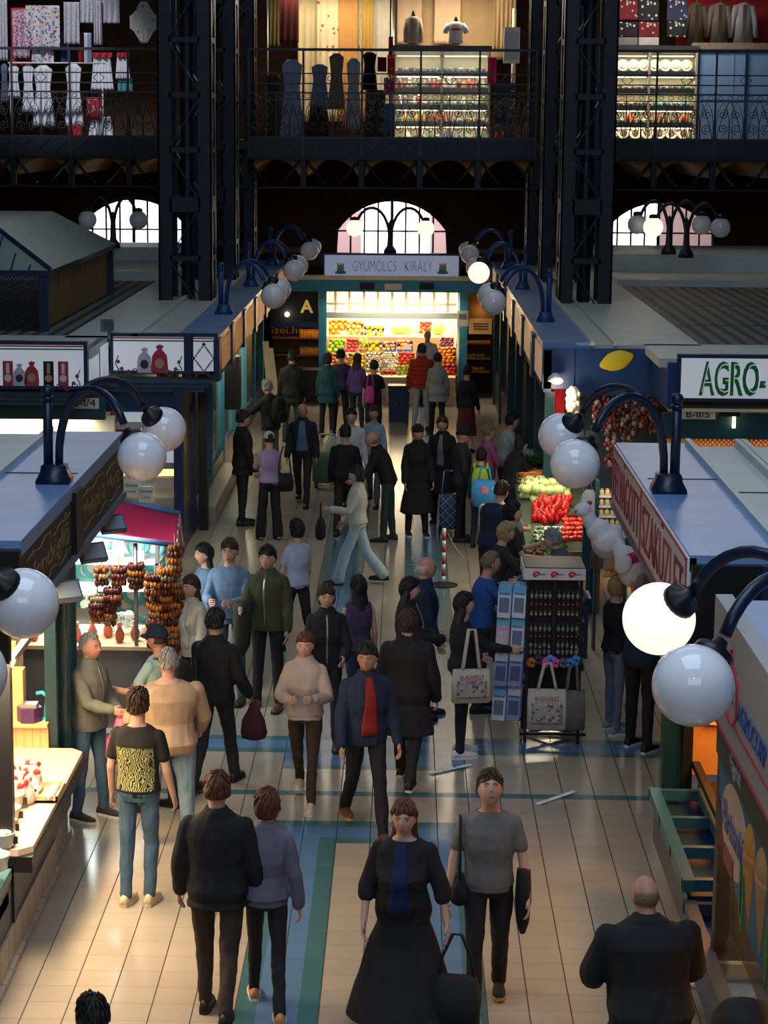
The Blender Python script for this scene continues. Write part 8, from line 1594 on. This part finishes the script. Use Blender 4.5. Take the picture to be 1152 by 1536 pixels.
# at the fruit stall
PP('person in red puffer jacket and pale trousers at the fruit stall',633,516,1.78,R(4),det=1,top='puffer',tc=K_RED,bottom='jeans',bc=K_LGRY,hair='brown',legs=STD)
PP('person in light grey jacket and black trousers right of the red puffer jacket',657,529,1.72,R(-4),sex='f',det=1,top='jacket',tc=C('light_grey_jacket',(.30,.32,.30)),hem=.74,bottom='trousers',bc=K_BLK,hair='brown',style='bun',legs=STD)
_p=at_d(641,512,48.35); 
person('bald vendor in white shirt behind the fruit display',at_d(641,512,48.45).x,48.45,R(180),1.72,det=1,top='shirt',tc=K_WHT,bottom='trousers',bc=K_CHAR,hair='darkblond',style='bald',skin=2,legs=STD,arms=((40,8,40,10),(20,8,60,10)))
q=PP('woman in black top with a pink bag on her back at the fruit stall',561,540,1.68,R(-4),sex='f',det=1,girth=1.1,top='tee',sleeve='short',tc=K_BLK,bottom='trousers',bc=K_BLK2,hair='black',style='bun',legs=STD)
handbag('hot pink bag worn on the back of the woman in black top',pw(q,-.06,-.18,1.22),R(-4),C('hot_pink_nylon',(.55,.05,.28)),.18,.34,.05,.25,'sling_bag')
PP('woman with long hair in purple and white top at the fruit stall',536,530,1.66,R(-10),sex='f',det=1,top='shirt',tc=C('violet_top',(.16,.08,.30)),bottom='jeans',bc=K_DJEAN,hair='brown',style='long',legs=STD)
PP('person in dark teal jacket left of the fruit stall customers',491,530,1.70,R(-8),sex='f',det=1,top='jacket',tc=K_TEAL,hem=.72,bottom='trousers',bc=K_CHAR,hair='brown',style='bob',legs=STD)
PP('person in dark purple top between the teal jacket and the long haired woman',511,524,1.72,R(0),det=1,top='shirt',tc=K_PUR,bottom='trousers',bc=K_BLK2,hair='black',legs=STD)
PP('man in black coat with dark teal trousers at the left side shop',438,527,1.80,R(2),det=1,top='jacket',hem=.74,tc=K_BLK,bottom='trousers',bc=C('dark_teal_trousers',(.015,.06,.055)),hair='black',legs=STD)
PP('woman in dark top and dark red skirt by the right aisle wall',701,548,1.68,R(-20),sex='f',det=1,top='shirt',tc=K_BLK,bottom='skirt',bc=C('dark_red_skirt',(.10,.012,.018)),hair='black',style='bun',legs=STD)
# right side, by the vegetables
PP('woman in mauve sweater by the vegetable stand',732,636,1.68,R(-70),sex='f',det=1,top='sweater',tc=K_MAUV,bottom='trousers',bc=K_CHAR,hair='darkblond',style='short',legs=STD,arms=((24,8,60,10),(24,8,60,10)))
q=PP('girl in teal top with a lime backpack',722,672,1.50,R(-6),sex='f',det=1,top='shirt',tc=K_TEAL,bottom='jeans',bc=K_DJEAN,hair='black',style='bob',legs=STD)
backpack('lime green backpack on the girl in teal top',q,C('lime_nylon',(.38,.55,.03)),None,.85)
PP('dark haired man in white and green shirt looking at the vegetables',757,618,1.76,R(-80),det=1,top='shirt',tc=C('pale_shirt',(.38,.42,.40)),bottom='trousers',bc=K_CHAR,hair='black',legs=STD,lean=10,arms=((30,8,50,10),(30,8,50,10)),head=(0,-14))
PP('person in black bending over the vegetables behind the kohlrabi',766,652,1.70,R(-60),det=1,top='jacket',tc=K_BLK,bottom='trousers',bc=K_BLK2,hair='black',style='bob',legs=STD,lean=16,arms=((36,8,50,10),(36,8,50,10)))
q=PP('man in navy vest and white sleeves bending at the vegetable stand',742,722,1.74,R(-34),det=1,girth=1.22,top='vest',sleeve='none',tc=K_NAVY,bottom='trousers',bc=K_BLK2,hair='brown',legs=STD,lean=14,inner=None,arms=((14,10,30,4),(30,8,50,10)))
for i in(0,1):
    w1=MB(); a=q['W'].inverted()@q['sh'][i]; b=q['W'].inverted()@q['el'][i]; limb(w1,[a,a.lerp(b,.8)],[.060,.056],12); w1.build('white_sleeve',K_WHT,q['root'])
bl=thing('blue_bag','bright blue bag with pink flower print carried by the vegetable shoppers','bag',tuple(at_h(727,738,.95)),R(-20)); part(bl,'bag_body',spots('blue_flower_print',(.05,.30,.62),[(.65,.06,.14),(.05,.30,.62),(.10,.45,.75),(.7,.2,.3)],7,.45),lambda mb:mb.loft([ring(V(0,0,z),a,b,V(1,0,0),V(0,1,0),20,.6) for z,a,b in((-.22,.14,.07),(-.2,.18,.10),(.0,.20,.12),(.14,.18,.10),(.18,.14,.04))])); part(bl,'strap',C('sky_nylon',(.08,.4,.7)),lambda mb:mb.tube([(-.1,0,.16),(-.06,0,.36),(.06,0,.36),(.1,0,.16)],.014,6))
q=PP('young dark haired man in profile holding a white phone',768,754,1.72,R(-84),det=2,top='tee',sleeve='short',tc=K_CHAR,bottom='jeans',bc=K_DJEAN,hair='black',style='curly',legs=STD,arms=((30,6,76,10),(24,8,60,10)),head=(0,-14))
mb=MB(); mb.box((0,0,0),(.15,.08,.01)); one(mb,'phone',WHITE,'white phone held by the young man in profile','phone',tuple(q['hand'][0]+V(.03,0,.03)),.2)
PP('blond woman reaching towards the radish bunches',744,782,1.64,R(-78),sex='f',det=2,top='shirt',tc=K_CHAR,bottom='trousers',bc=K_BLK2,hair='blond',style='bob',legs=STD,arms=((50,6,30,0),(40,6,40,0)),lean=10)
person('grey haired vendor in grey jacket leaning over the vegetable stand',at_h(862,812,1.6).x,at_h(862,812,1.6).y+.3,R(70),1.70,det=2,top='jacket',tc=C('slate_jacket',(.07,.075,.10)),bottom='trousers',bc=K_CHAR,hair='grey',style='short',legs=STD,lean=20,arms=((40,8,40,0),(30,8,40,0)))
PP('dark haired woman in white top crossing behind the pale blue shirts',446,774,1.66,R(30),sex='f',det=1,top='tee',sleeve='short',tc=C('white_blue_top',(.44,.46,.58)),bottom='trousers',bc=K_BLK,hair='black',style='bob',legs=WALK)
# ------------------------------------------------------------------ light of the hall
w=bpy.data.worlds.new('hall_air'); sc.world=w; w.use_nodes=True
bg=w.node_tree.nodes['Background']; bg.inputs[0].default_value=(.42,.58,1,1); bg.inputs[1].default_value=.015
light('AREA','skylight',(0,9,16),1150,(.62,.78,1),9,11); light('AREA','skylight',(0,29,17),380,(.82,.92,1),12,12)
o=light('AREA','front_hall_windows',(0,-7,11),620,(.66,.78,1),12,6); o.rotation_euler=(R(62),0,0)  # fill light added behind the camera to brighten globes, signs and fronts
for x in(-3.5,.3,3.8): light('AREA','hall_lamp',(x,-1.5,11.5),30,(1,.97,.9),.5,.5).rotation_euler=(R(35),0,0)
o=light('SPOT','sunbeam',(-16,34,24),15000,(.90,.92,1),.4,spot=R(10.5),blend=.35); aim(o,(-8.0,50.0,7.3))
sc.view_settings.view_transform='Standard'; sc.view_settings.look='None'; sc.view_settings.gamma=1; sc.view_settings.exposure=0
sc.view_settings.use_curve_mapping=False
